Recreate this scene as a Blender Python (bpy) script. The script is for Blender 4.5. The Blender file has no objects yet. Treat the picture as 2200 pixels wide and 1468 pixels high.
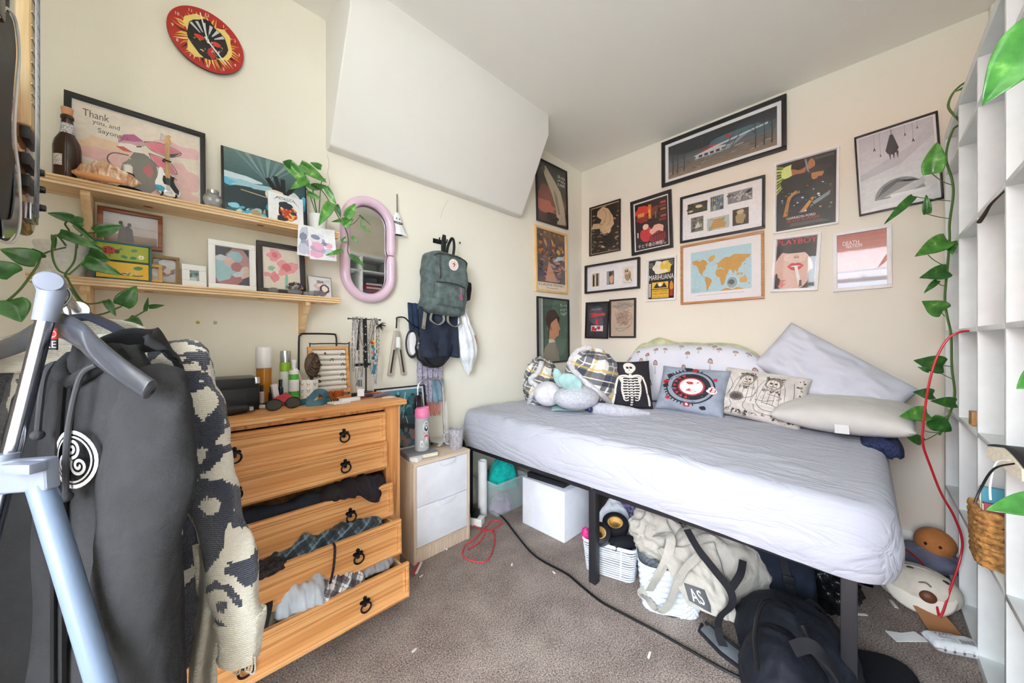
import bpy, bmesh, math, random
from mathutils import Vector, Matrix, noise, geometry
import numpy as np

# ------------------------------------------------------------------ camera, sky, light, exposure
scene = bpy.context.scene
C = scene.collection
PI = math.pi
CZ = 1.10                       # eye height; the camera stands by the window at x=0, y=0
cam_d = bpy.data.cameras.new('camera'); cam_d.sensor_width = 36.0; cam_d.lens = 761.0/2200*36
cam_d.clip_start = .02; cam_d.clip_end = 200
cam = bpy.data.objects.new('camera', cam_d); C.objects.link(cam)
cam.location = (0, 0, CZ); cam.rotation_euler = (PI/2, 0, -PI/4)
scene.camera = cam

world = bpy.data.worlds.new('overcast_sky'); scene.world = world; world.use_nodes = True
wn = world.node_tree.nodes; wn['Background'].inputs[0].default_value = (.82, .91, 1.0, 1)
wn['Background'].inputs[1].default_value = 21.0

# room box: left wall y=YL, right wall x=XR, window wall x=XB, wall behind the bookcase y=YN
XR, YL, XB, YN, ZC = 2.82, 1.892, -.42, -.68, 2.69
XW, YA, XA, WY0, WY1, WZ0, WZ1 = -1.30, -1.45, .18, -1.35, .68, .55, 2.45      # unseen window bay, added and widened to spread the daylight: opening in the x=XW wall
pl = bpy.data.lights.new('window_daylight', 'AREA'); pl.shape = 'RECTANGLE'; pl.size = WZ1-WZ0; pl.size_y = WY1-WY0
pl.cycles.is_portal = True
po = bpy.data.objects.new('window_daylight', pl); C.objects.link(po)
po.location = (XW-.02, (WY0+WY1)/2, (WZ0+WZ1)/2); po.rotation_euler = (0, -PI/2, 0)

vs = scene.view_settings
vs.view_transform = 'Standard'; vs.look = 'None'; vs.gamma = 1; vs.use_curve_mapping = False; vs.exposure = 0.50
scene.cycles.max_bounces = 10; scene.cycles.diffuse_bounces = 6; scene.cycles.transparent_max_bounces = 12
scene.cycles.sample_clamp_indirect = 6
scene.cycles.caustics_reflective = False; scene.cycles.caustics_refractive = False

# ------------------------------------------------------------------ measuring helpers (photo -> metres)
FP = 761.0; S2 = math.sqrt(.5)
def ray(px, py):
    u = (px-1100)/FP; return (S2*(1+u), S2*(1-u), (734-py)/FP)
def onY(px, py, Y):
    r = ray(px, py); t = Y/r[1]; return Vector((r[0]*t, Y, CZ+r[2]*t))
def onX(px, py, X):
    r = ray(px, py); t = X/r[0]; return Vector((X, r[1]*t, CZ+r[2]*t))
def onZ(px, py, Z):
    r = ray(px, py); t = (Z-CZ)/r[2]; return Vector((r[0]*t, r[1]*t, Z))
def atD(px, py, d):
    r = ray(px, py); return Vector((r[0]*d, r[1]*d, CZ+r[2]*d))

# ------------------------------------------------------------------ colour + materials
def lin(c):
    return tuple(((x/255)/12.92 if x/255 <= .04045 else ((x/255+.055)/1.055)**2.4) for x in c)
def hexc(h):
    return tuple(int(h[i:i+2], 16) for i in (0, 2, 4))
def col(c):
    if isinstance(c, str): c = hexc(c)
    return lin(c)
MATS = {}
def newmat(name):
    m = bpy.data.materials.new(name); m.use_nodes = True
    return m, m.node_tree.nodes, m.node_tree.links, m.node_tree.nodes['Principled BSDF']
def bump(n, l, b, height, strength, dist=.01):
    bp = n.new('ShaderNodeBump'); bp.inputs['Strength'].default_value = strength; bp.inputs['Distance'].default_value = dist
    l.new(height, bp.inputs['Height']); l.new(bp.outputs[0], b.inputs['Normal']); return bp
def texco(n, l, kind='Object', scale=(1, 1, 1), rot=(0, 0, 0)):
    t = n.new('ShaderNodeTexCoord'); mp = n.new('ShaderNodeMapping')
    mp.inputs['Scale'].default_value = scale; mp.inputs['Rotation'].default_value = rot
    l.new(t.outputs[kind], mp.inputs[0]); return mp.outputs[0]
def noisen(n, l, vec, scale, detail=3, rough=.55, dist=0):
    t = n.new('ShaderNodeTexNoise'); t.inputs['Scale'].default_value = scale; t.inputs['Detail'].default_value = detail
    t.inputs['Roughness'].default_value = rough; t.inputs['Distortion'].default_value = dist
    l.new(vec, t.inputs['Vector']); return t.outputs['Fac']
def ramp(n, l, fac, stops, interp='LINEAR'):
    r = n.new('ShaderNodeValToRGB'); r.color_ramp.interpolation = interp
    e = r.color_ramp.elements
    while len(e) < len(stops): e.new(.5)
    for el, (p, c) in zip(e, stops):
        el.position = p; el.color = (*col(c), 1)
    l.new(fac, r.inputs[0]); return r.outputs[0]
def mth(n, l, op, a, b=None, clamp=False):
    m = n.new('ShaderNodeMath'); m.operation = op; m.use_clamp = clamp
    for i, v in enumerate((a, b)):
        if v is None: continue
        if isinstance(v, (int, float)): m.inputs[i].default_value = v
        else: l.new(v, m.inputs[i])
    return m.outputs[0]
def mixc(n, l, fac, a, b):
    m = n.new('ShaderNodeMix'); m.data_type = 'RGBA'
    for k, v in ((0, fac), (6, a), (7, b)):
        if isinstance(v, (int, float)): m.inputs[k].default_value = v
        elif isinstance(v, (tuple, str)): m.inputs[k].default_value = (*col(v), 1)
        else: l.new(v, m.inputs[k])
    return m.outputs[2]
def mat(name, c=None, rough=.6, metal=0, bmp=None, var=None, coat=0, sheen=0, spec=.5, trans=0, ior=1.45, emit=0):
    """plain procedural material: colour with slight noise variation, optional bump (scale, strength)"""
    if name in MATS: return MATS[name]
    m, n, l, b = newmat(name); MATS[name] = m
    b.inputs['Roughness'].default_value = rough; b.inputs['Metallic'].default_value = metal
    b.inputs['Specular IOR Level'].default_value = spec
    b.inputs['Coat Weight'].default_value = coat; b.inputs['Sheen Weight'].default_value = sheen
    b.inputs['Transmission Weight'].default_value = trans; b.inputs['IOR'].default_value = ior
    v = texco(n, l)
    sc, am = var or (9, .025)
    f = noisen(n, l, v, sc, 3)
    c0 = hexc(c) if isinstance(c, str) else c
    lo_ = tuple(max(0, x*(1-am)) for x in c0); hi_ = tuple(min(255, x*(1+am)) for x in c0)
    l.new(ramp(n, l, f, [(.3, lo_), (.7, hi_)]), b.inputs['Base Color'])
    if bmp:
        bump(n, l, b, noisen(n, l, v, bmp[0], 4), bmp[1], bmp[2] if len(bmp) > 2 else .003)
    if emit:
        b.inputs['Emission Color'].default_value = (*col(c), 1); b.inputs['Emission Strength'].default_value = emit
    return m
def fabric(name, c, weave=900, fold=.25, rough=.9, var=None, sheen=.2):
    if name in MATS: return MATS[name]
    m, n, l, b = newmat(name); MATS[name] = m
    b.inputs['Roughness'].default_value = rough; b.inputs['Sheen Weight'].default_value = sheen*(max(hexc(c) if isinstance(c, str) else c or (200,))/255)**2; b.inputs['Specular IOR Level'].default_value = .2
    v = texco(n, l); sc, am = var or (14, .10)
    f = noisen(n, l, v, sc, 5); c0 = hexc(c) if isinstance(c, str) else c
    l.new(ramp(n, l, f, [(.3, tuple(x*(1-am) for x in c0)), (.7, tuple(min(255, x*(1+am)) for x in c0))]), b.inputs['Base Color'])
    h = mth(n, l, 'ADD', mth(n, l, 'MULTIPLY', noisen(n, l, v, weave, 2), .12), noisen(n, l, v, 22, 4, .5, .6))
    bump(n, l, b, h, fold, .01)
    return m
def woodm(name, c1, c2, c3, axis='x', scale=1.0, rough=.45):
    """straight-grained timber: long streaks plus soft growth rings"""
    if name in MATS: return MATS[name]
    m, n, l, b = newmat(name); MATS[name] = m
    sc = {'x': (.35, 11, 11), 'y': (11, .35, 11), 'z': (11, 11, .35)}[axis]
    v = texco(n, l, 'Object', tuple(s*scale for s in sc))
    f = noisen(n, l, v, 1.7, 3, .5, .25); g = noisen(n, l, v, 9, 3, .6, .1)
    rg = mth(n, l, 'FRACT', mth(n, l, 'MULTIPLY', f, 5.0)); rg = mth(n, l, 'POWER', rg, 2.2)
    mixf = mth(n, l, 'ADD', mth(n, l, 'MULTIPLY', rg, .42), mth(n, l, 'MULTIPLY', g, .5))
    l.new(ramp(n, l, mixf, [(.2, c3), (.42, c2), (.75, c1)]), b.inputs['Base Color'])
    b.inputs['Roughness'].default_value = rough
    bump(n, l, b, mixf, .06, .002)
    return m

# ------------------------------------------------------------------ mesh building
class MB:
    def __init__(s, m=None):
        s.v = []; s.f = []; s.c = []; s.uv = {}; s.mi = []; s.m = m or Matrix(); s.k = 0; s.col = None
    def add(s, vs_, fs, uvs=None):
        b = len(s.v); s.v += [s.m @ Vector(p) for p in vs_]
        for f in fs:
            s.f.append(tuple(b+i for i in f)); s.mi.append(s.k); s.c.append(s.col)
        if uvs:
            for i, q in enumerate(uvs): s.uv[b+i] = q
        return b
    def box(s, c, size, R=None):
        x, y, z = (k/2 for k in size); R = R or Matrix.Identity(3); c = Vector(c)
        P = [c+R@Vector((a*x, b*y, d*z)) for a in (-1, 1) for b in (-1, 1) for d in (-1, 1)]
        s.add(P, [(0, 1, 3, 2), (4, 6, 7, 5), (0, 4, 5, 1), (2, 3, 7, 6), (0, 2, 6, 4), (1, 5, 7, 3)]); return s
    def bb(s, a, b):
        return s.box([(p+q)/2 for p, q in zip(a, b)], [abs(q-p) for p, q in zip(a, b)])
    def prism(s, pts, d0, d1, plane='xz'):
        mk = {'xz': lambda a, b, d: (a, d, b), 'xy': lambda a, b, d: (a, b, d), 'yz': lambda a, b, d: (d, a, b)}[plane]
        n = len(pts); P = [mk(a, b, d0) for a, b in pts]+[mk(a, b, d1) for a, b in pts]
        s.add(P, [tuple(range(n)), tuple(range(2*n-1, n-1, -1))]+[(i, n+i, n+(i+1) % n, (i+1) % n) for i in range(n)]); return s
    def lathe(s, prof, n=24, c=(0, 0, 0), R=None, sx=1, sy=1):
        R = R or Matrix.Identity(3); c = Vector(c); P = []; F = []
        for r, z in prof:
            for i in range(n):
                a = 2*PI*i/n; P.append(c+R@Vector((r*sx*math.cos(a), r*sy*math.sin(a), z)))
        for j in range(len(prof)-1):
            for i in range(n):
                k = (i+1) % n; F.append((j*n+i, j*n+k, (j+1)*n+k, (j+1)*n+i))
        F.append(tuple(range(n-1, -1, -1))); q = (len(prof)-1)*n; F.append(tuple(q+i for i in range(n)))
        s.add(P, F); return s
    def tube(s, pts, r, n=8, closed=False, ry=None, up=None):
        pts = [Vector(p) for p in pts]; N = len(pts)
        rs = r if isinstance(r, (list, tuple)) else [r]*N
        rys = ry if isinstance(ry, (list, tuple)) else ([ry]*N if ry else rs)
        tang = []
        for i in range(N):
            a = pts[(i-1) % N] if closed or i > 0 else pts[i]; b = pts[(i+1) % N] if closed or i < N-1 else pts[i]
            t = (b-a); tang.append(t.normalized() if t.length > 1e-9 else Vector((0, 0, 1)))
        nx = Vector(up) if up is not None else (Vector((0, 0, 1)) if abs(tang[0].z) < .9 else Vector((1, 0, 0)))
        P = []
        for i in range(N):
            t = tang[i]
            if up is not None: nx = Vector(up)
            nx = (nx-t*nx.dot(t)); nx = nx.normalized() if nx.length > 1e-6 else t.orthogonal().normalized()
            bn = t.cross(nx)
            for k in range(n):
                a = 2*PI*k/n; P.append(pts[i]+nx*(rs[i]*math.cos(a))+bn*(rys[i]*math.sin(a)))
        F = []
        for i in range(N if closed else N-1):
            j = (i+1) % N
            for k in range(n):
                q = (k+1) % n; F.append((i*n+k, i*n+q, j*n+q, j*n+k))
        if not closed:
            F.append(tuple(range(n-1, -1, -1))); F.append(tuple((N-1)*n+k for k in range(n)))
        s.add(P, F); return s
    def ell(s, c, r, n=20, m=12, R=None):
        prof = [(max(1e-4, math.sin(PI*j/m)), -math.cos(PI*j/m)) for j in range(m+1)]
        R = R or Matrix.Identity(3); R2 = R @ Matrix.Diagonal(Vector(r))
        return s.lathe(prof, n, c, R2)
    def grid(s, nu, nv, f, wu=False):
        P = []; U = []
        for j in range(nv+1):
            for i in range(nu if wu else nu+1):
                P.append(f(i/nu, j/nv)); U.append((i/nu, j/nv))
        w = nu if wu else nu+1; F = []
        for j in range(nv):
            for i in range(nu):
                k = (i+1) % w; F.append((j*w+i, j*w+k, (j+1)*w+k, (j+1)*w+i))
        s.add(P, F, U); return s
    def strap(s, pts, w, t=.003, side=None):
        """flat ribbon along pts, width direction = side (vector or list)"""
        pts = [Vector(p) for p in pts]; N = len(pts); P = []
        for i, p in enumerate(pts):
            tg = (pts[min(i+1, N-1)]-pts[max(i-1, 0)]).normalized()
            sd = Vector(side[i] if isinstance(side, list) else side); sd = (sd-tg*sd.dot(tg)).normalized(); nn = tg.cross(sd)
            ww = w[i] if isinstance(w, list) else w
            for a, b in ((-1, -1), (1, -1), (1, 1), (-1, 1)): P.append(p+sd*(a*ww/2)+nn*(b*t/2))
        F = [(i*4+k, i*4+(k+1) % 4, i*4+4+(k+1) % 4, i*4+4+k) for i in range(N-1) for k in range(4)]
        F += [(3, 2, 1, 0), tuple((N-1)*4+k for k in range(4))]
        s.add(P, F); return s
    def build(s, name, m, parent=None, bevel=0, seg=2, smooth=35, solid=0, sub=0, weld=0, loc=None, rot=None):
        me = bpy.data.meshes.new(name); me.from_pydata([tuple(p) for p in s.v], [], s.f)
        for q in (m if isinstance(m, (list, tuple)) else [m]): me.materials.append(q)
        me.polygons.foreach_set('material_index', s.mi)
        if s.uv:
            ul = me.uv_layers.new(name='UVMap')
            for lp in me.loops: ul.data[lp.index].uv = s.uv.get(lp.vertex_index, (0, 0))
        if any(c is not None for c in s.c):
            ca = me.color_attributes.new('Col', 'FLOAT_COLOR', 'CORNER')
            for p in me.polygons:
                c = s.c[p.index] or (1, 1, 1)
                for li in p.loop_indices: ca.data[li].color = (*c, 1)
        if bevel or weld:
            bm = bmesh.new(); bm.from_mesh(me)
            if weld: bmesh.ops.remove_doubles(bm, verts=bm.verts, dist=weld)
            if bevel:
                bmesh.ops.recalc_face_normals(bm, faces=bm.faces)
                ed = [e for e in bm.edges if len(e.link_faces) == 2 and e.calc_face_angle(0) > .6]
                bmesh.ops.bevel(bm, geom=ed, offset=bevel, segments=seg, affect='EDGES', profile=.6, clamp_overlap=True)
            bm.to_mesh(me); bm.free()
        else:
            bm = bmesh.new(); bm.from_mesh(me); bmesh.ops.recalc_face_normals(bm, faces=bm.faces); bm.to_mesh(me); bm.free()
        if smooth:
            for p in me.polygons: p.use_smooth = True
            me.set_sharp_from_angle(angle=math.radians(smooth))
        o = bpy.data.objects.new(name, me); C.objects.link(o)
        if parent: o.parent = parent
        if loc is not None: o.location = loc
        if rot is not None: o.rotation_euler = rot
        if solid:
            q = o.modifiers.new('thickness', 'SOLIDIFY'); q.thickness = solid; q.offset = 0
        if sub:
            q = o.modifiers.new('sub', 'SUBSURF'); q.levels = sub; q.render_levels = sub
        return o
def thing(name, label, cat, loc=(0, 0, 0), rot=(0, 0, 0), group=None):
    o = bpy.data.objects.new(name, None); C.objects.link(o); o.location = loc; o.rotation_euler = rot
    o.empty_display_size = .05
    return tag(o, label, cat, group)
def tag(o, label, cat, group=None, kind=None):
    o['label'] = label; o['category'] = cat
    if group: o['group'] = group
    if kind: o['kind'] = kind
    return o
def struct(o):
    o['kind'] = 'structure'; return o
def RZ(a): return Matrix.Rotation(math.radians(a), 3, 'Z')
def RX(a): return Matrix.Rotation(math.radians(a), 3, 'X')
def RY(a): return Matrix.Rotation(math.radians(a), 3, 'Y')
def nz(x, y=0, z=0, s=1.0): return noise.noise(Vector((x*s, y*s, z*s)))
def smoothpath(pts, n=6, closed=False):
    """Catmull-Rom through pts"""
    P = [Vector(p) for p in pts]; N = len(P); out = []
    for i in range(N if closed else N-1):
        g = (lambda k: P[k % N]) if closed else (lambda k: P[min(max(k, 0), N-1)])
        p0, p1, p2, p3 = g(i-1), g(i), g(i+1), g(i+2)
        for j in range(n):
            t = j/n; out.append(.5*((2*p1)+(p2-p0)*t+(2*p0-5*p1+4*p2-p3)*t*t+(3*p1-p0-3*p2+p3)*t**3))
    if not closed: out.append(P[-1])
    return out
def interp(pts, t):
    """piecewise-linear (t, value) table with smoothstep"""
    for (a, va), (b, vb) in zip(pts, pts[1:]):
        if t <= b:
            k = 0 if b == a else max(0, (t-a)/(b-a)); k = k*k*(3-2*k); return va+(vb-va)*k
    return pts[-1][1]

# ------------------------------------------------------------------ flat print (lettering and pictures as coloured flat shapes)
def printmat(rough=.45):
    k = 'print_ink_%d' % int(rough*100)
    if k in MATS: return MATS[k]
    m, n, l, b = newmat(k); MATS[k] = m
    a = n.new('ShaderNodeAttribute'); a.attribute_name = 'Col'
    v = texco(n, l); f = noisen(n, l, v, 60, 4)
    hsv = n.new('ShaderNodeHueSaturation'); l.new(a.outputs['Color'], hsv.inputs['Color'])
    l.new(mth(n, l, 'ADD', mth(n, l, 'MULTIPLY', f, .30), .85), hsv.inputs['Value'])
    l.new(hsv.outputs[0], b.inputs['Base Color']); b.inputs['Roughness'].default_value = rough
    return m
_TXT = {}
def textmesh(s):
    if s not in _TXT:
        cu = bpy.data.curves.new('t', 'FONT'); cu.body = s; cu.resolution_u = 3
        ob = bpy.data.objects.new('t', cu); C.objects.link(ob)
        dg = bpy.context.evaluated_depsgraph_get(); me = ob.evaluated_get(dg).to_mesh()
        V = [(p.co.x, p.co.y) for p in me.vertices]; Fs = [tuple(p.vertices) for p in me.polygons]
        ob.evaluated_get(dg).to_mesh_clear(); bpy.data.objects.remove(ob); bpy.data.curves.remove(cu)
        if not V: V = [(0, 0), (1, 0), (0, 1)]
        x0 = min(p[0] for p in V); x1 = max(p[0] for p in V); y0 = min(p[1] for p in V); y1 = max(p[1] for p in V)
        _TXT[s] = ([((a-x0)/max(1e-6, x1-x0), (b-y0)/max(1e-6, y1-y0)) for a, b in V], Fs, (x1-x0)/max(1e-6, y1-y0))
    return _TXT[s]
class Print:
    """u,v in 0..1; mp(u,v,h) maps to local space, h = height above the sheet"""
    def __init__(s, w, h, mp=None, seg=0, e=.000025):
        s.mb = MB(); s.w = w; s.h = h; s.seg = seg; s.e = e; s.L = 0; s.hold = False
        s.mp = mp or (lambda u, v, k: Vector(((u-.5)*w, -k, v*h)))
    def _put(s, pts, fs, c):
        s.L += 0 if s.hold else 1; s.mb.col = col(c); k = s.e*s.L
        s.mb.add([s.mp(min(1, max(0, u)), min(1, max(0, v)), k) for u, v in pts], fs)
    def poly(s, pts, c):
        P = [Vector((u, v, 0)) for u, v in pts]; T = geometry.tessellate_polygon([P])
        pts = [(p.x, p.y) for p in P]; fs = [tuple(t) for t in T]
        for _ in range(s.seg):
            nf = []; cache = {}
            def mid(a, b):
                key = (min(a, b), max(a, b))
                if key not in cache:
                    pts.append(((pts[a][0]+pts[b][0])/2, (pts[a][1]+pts[b][1])/2)); cache[key] = len(pts)-1
                return cache[key]
            for a, b, d in fs:
                p, q, r = mid(a, b), mid(b, d), mid(d, a); nf += [(a, p, r), (p, b, q), (r, q, d), (p, q, r)]
            fs = nf
        s._put(pts, fs, c); return s
    def rect(s, u0, v0, u1, v1, c): return s.poly([(u0, v0), (u1, v0), (u1, v1), (u0, v1)], c)
    def ell(s, u, v, ru, rv, c, n=18, a0=0, a1=360, rot=0, rings=1):
        if s.seg: rings = max(rings, 8); n = max(n, 28) if ru > .05 else n
        full = a1-a0 >= 360; m = n if full else n+1; pts = [(u, v)]; cr, sr = math.cos(math.radians(rot)), math.sin(math.radians(rot))
        asp = s.w/s.h
        for r in range(1, rings+1):
            for i in range(m):
                a = math.radians(a0+(a1-a0)*i/n); x = ru*math.cos(a)*r/rings; y = rv*math.sin(a)*r/rings
                X = x*cr-y/asp*sr; Y = x*asp*sr+y*cr
                pts.append((u+X, v+Y))
        fs = []
        for i in range(n):
            j = (i+1) % m; fs.append((0, 1+i, 1+j))
            for r in range(rings-1):
                fs.append((1+r*m+i, 1+(r+1)*m+i, 1+(r+1)*m+j, 1+r*m+j))
        s._put(pts, fs, c); return s
    def line(s, pts, wd, c, taper=False, sub=0):
        """stroke, wd in metres"""
        Q = [Vector((u*s.w, v*s.h, 0)) for u, v in pts]
        if s.seg or sub: Q = [a.lerp(b, i/4) for a, b in zip(Q, Q[1:]) for i in range(4)]+[Q[-1]]
        P = []; N = len(Q)
        for i, q in enumerate(Q):
            t = (Q[min(i+1, N-1)]-Q[max(i-1, 0)]); t = t.normalized() if t.length > 0 else Vector((1, 0, 0)); nn = Vector((-t.y, t.x, 0))
            k = wd/2*((1-.85*i/(N-1)) if taper else 1)
            for sg in (1, -1):
                r = q+nn*k*sg; P.append((r.x/s.w, r.y/s.h))
        s._put(P, [(2*i, 2*i+1, 2*i+3, 2*i+2) for i in range(N-1)], c); return s
    def curve(s, pts, wd, c, taper=False):
        q = smoothpath([(u, v, 0) for u, v in pts], 5); return s.line([(p.x, p.y) for p in q], wd, c, taper)
    def blob(s, u, v, ru, rv, c, seed=0, amp=.3, n=22, fr=1.5):
        pts = []
        for i in range(n):
            a = 2*PI*i/n; k = 1+amp*nz(math.cos(a)*fr+seed*7.1, math.sin(a)*fr+seed*3.3, seed)*1.6
            pts.append((u+ru*k*math.cos(a), v+rv*k*math.sin(a)))
        return s.poly(pts, c)
    def text(s, t, u0, v0, u1, v1, c, slant=0):
        V, Fs, asp = textmesh(t)
        s._put([(u0+(a+slant*b)*(u1-u0), v0+b*(v1-v0)) for a, b in V], Fs, c); return s
    def glyphs(s, u0, v0, u1, v1, n, rows, c, wd=.002, seed=1):
        """writing too small or too wild to read: short strokes set in rows"""
        r = random.Random(seed); rh = (v1-v0)/rows; gw = (u1-u0)/n
        for j in range(rows):
            for i in range(n):
                a = u0+gw*i; b = v0+rh*j
                for _ in range(2):
                    s.line([(a+gw*r.uniform(0, .3), b+rh*r.uniform(.05, .5)), (a+gw*r.uniform(.3, .9), b+rh*r.uniform(.4, .95))], wd, c)
        return s
    def dabs(s, u0, v0, u1, v1, cols, n, ru, rv, seed=1, rot=30):
        rnd = random.Random(seed)
        for i in range(n):
            k = rnd.uniform(.5, 1.4)
            s.ell(rnd.uniform(u0, u1), rnd.uniform(v0, v1), ru*k, rv*k*rnd.uniform(.6, 1.2), rnd.choice(cols), n=7, rot=rnd.uniform(-rot, rot))
        return s
    def grad(s, u0, v0, u1, v1, c0, c1, n=10):
        a = hexc(c0); b = hexc(c1)
        for i in range(n):
            t = i/(n-1); cc = tuple(a[k]+(b[k]-a[k])*t for k in range(3))
            if not s.hold: s.L -= 1 if i else 0
            s.rect(u0, v0+(v1-v0)*i/n, u1, v0+(v1-v0)*(i+1)/n, cc)
        return s
    def build(s, name, parent, rough=.45): return s.mb.build(name, printmat(rough), parent, smooth=0)
# ================================================================== ROOM SHELL
def plaster(name, c, c2, sc=2.2, bs=.12):
    m, n, l, b = newmat(name); v = texco(n, l)
    f = noisen(n, l, v, sc, 4); l.new(ramp(n, l, f, [(.25, c2), (.75, c)]), b.inputs['Base Color'])
    b.inputs['Roughness'].default_value = .75; b.inputs['Specular IOR Level'].default_value = .3
    h = mth(n, l, 'ADD', noisen(n, l, v, 5, 3), mth(n, l, 'MULTIPLY', noisen(n, l, v, 160, 2), .12))
    bump(n, l, b, h, bs, .02); return m
M_wall = plaster('cream_wall_paint', (241, 236, 222), (236, 231, 217))
M_ceil = plaster('ceiling_paint', (247, 245, 239), (244, 241, 234), 1.4)
M_wpaint = mat('white_gloss_paint', (236, 235, 230), .4)
def carpet():
    m, n, l, b = newmat('brown_carpet_pile'); v = texco(n, l)
    f = noisen(n, l, v, 190, 3, .7); g = noisen(n, l, v, 6, 4, .6); k = noisen(n, l, v, 420, 2, .7)
    q = mth(n, l, 'ADD', mth(n, l, 'ADD', mth(n, l, 'MULTIPLY', f, .62), mth(n, l, 'MULTIPLY', g, .16)), mth(n, l, 'MULTIPLY', k, .3))
    l.new(ramp(n, l, q, [(.41, (86, 72, 68)), (.53, (174, 156, 147)), (.65, (234, 220, 210))]), b.inputs['Base Color'])
    b.inputs['Roughness'].default_value = .95; b.inputs['Specular IOR Level'].default_value = .1
    bump(n, l, b, q, 1.0, .02); return m
o = struct(MB().bb((XW-.2, YA-.2, -.1), (XR+.2, YL+.2, 0)).build('floor', carpet(), smooth=0))
o = struct(MB().bb((XW-.2, YA-.2, ZC), (XR+.2, YL+.2, ZC+.1)).build('ceiling', M_ceil, smooth=0))
struct(MB().bb((XB-.2, YL, 0), (XR+.2, YL+.12, ZC)).build('wall_left', M_wall, smooth=0))
struct(MB().bb((XR, YN-.2, 0), (XR+.12, YL, ZC)).build('wall_right', M_wall, smooth=0))
struct(MB().bb((XA, YN-.12, 0), (XR, YN, ZC)).bb((XA, YA, 0), (XA+.12, YN-.12, ZC)).bb((XW, YA-.12, 0), (XA+.12, YA, ZC)).build('wall_near', M_wall, smooth=0))  # alcove before the bookcase is unseen, added so daylight meets the left wall squarely
YB = .80     # unseen nib wall, added to shield the clothes rack from direct daylight, ends here
w = MB()
w.bb((XW-.2, YB, 0), (XB, YL, ZC)); w.bb((XW-.2, YA-.12, 0), (XW, WY0, ZC)); w.bb((XW-.2, WY1, 0), (XW, YB, ZC)); w.bb((XW-.2, WY0, 0), (XW, WY1, WZ0)); w.bb((XW-.2, WY0, WZ1), (XW, WY1, ZC))
struct(w.build('wall_back', M_wall, smooth=0))
# window in the wall beside the camera (seen only as reflections in the picture glass)
m_glass, n, l, b = newmat('window_glass'); n.remove(b)
tr = n.new('ShaderNodeBsdfTransparent'); gl = n.new('ShaderNodeBsdfGlossy'); gl.inputs['Roughness'].default_value = .02
fr = n.new('ShaderNodeFresnel'); fr.inputs['IOR'].default_value = 1.45; mx = n.new('ShaderNodeMixShader')
g_ = n.new('ShaderNodeNewGeometry'); l.new(mth(n, l, 'MULTIPLY', fr.outputs[0], mth(n, l, 'SUBTRACT', 1, g_.outputs['Backfacing'])), mx.inputs[0]); l.new(tr.outputs[0], mx.inputs[1]); l.new(gl.outputs[0], mx.inputs[2])
l.new(mx.outputs[0], n['Material Output'].inputs[0])
win = struct(thing('window_1', 'white framed casement window', 'window'))
del win['category'], win['label']
f = MB(); xm = XW-.12; t = .05
f.bb((xm-.03, WY0, WZ0), (xm+.03, WY0+t, WZ1)); f.bb((xm-.03, WY1-t, WZ0), (xm+.03, WY1, WZ1))
f.bb((xm-.03, WY0+t, WZ0), (xm+.03, WY1-t, WZ0+t)); f.bb((xm-.03, WY0+t, WZ1-t), (xm+.03, WY1-t, WZ1))
f.bb((xm-.03, -.36, WZ0+t), (xm+.03, -.31, WZ1-t)); f.bb((xm-.03, WY0+t, 1.95), (xm+.03, -.36, 2.0)); f.bb((xm-.03, -.31, 1.95), (xm+.03, WY1-t, 2.0))
f.build('window_frame', M_wpaint, win, bevel=.006)
for a, b_, z0, z1 in ((WY0+t, -.36, WZ0+t, 1.95), (-.31, WY1-t, WZ0+t, 1.95), (WY0+t, -.36, 2.0, WZ1-t), (-.31, WY1-t, 2.0, WZ1-t)):
    MB().bb((xm-.003, a, z0), (xm+.003, b_, z1)).build('pane', m_glass, win, smooth=0)
MB().bb((XW-.1, WY0-.04, WZ0-.04), (XW+.05, WY1+.04, WZ0)).build('window_sill', M_wpaint, win, bevel=.006)
# across the street: the pale house with a red roof that shows up in the reflections
hs = thing('terraced_house', 'pale rendered house with red tiled roof across the street', 'house', (-13, 0, -3.2))
MB().bb((-3, -9, 0), (0, 9, 4.9)).build('wall', mat('house_render', (228, 222, 212), .8), hs, smooth=0)
MB().prism([(.5, 4.7), (.5, 4.9), (-3, 6.6), (-3, 4.7)], -9.2, 9.2, 'xz').build('roof', mat('red_roof_tiles', (196, 96, 82), .8, bmp=(3, .5, .1)), hs, smooth=0)
for yy in (-6, -2.2, 1.6, 5.4):
    wf = MB().bb((0, yy-.8, 2.6), (.06, yy+.8, 4.1)).build('window', M_wpaint, hs, smooth=0)
    MB().bb((.06, yy-.7, 2.7), (.08, yy-.03, 4.0)).bb((.06, yy+.03, 2.7), (.08, yy+.7, 4.0)).build('pane', mat('house_glass', (120, 135, 150), .1), wf, smooth=0)
struct(MB().bb((-40, -40, -3.4), (XW-.25, 40, -3.2)).build('street', mat('asphalt', (150, 150, 150), .9), smooth=0))
# stair bulkhead: sloped box boxed into the left wall
x0, x1 = .588, 1.945
prof = [(YL+.02, 2.045), (YL-.062, 2.05), (1.577, 2.552), (1.577, ZC+.02), (YL+.02, ZC+.02)]
struct(MB().prism(prof, x0, x1, 'yz').build('trim_1', plaster('white_bulkhead_paint', (236, 234, 229), (231, 229, 223)), bevel=.012, seg=3))
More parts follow.
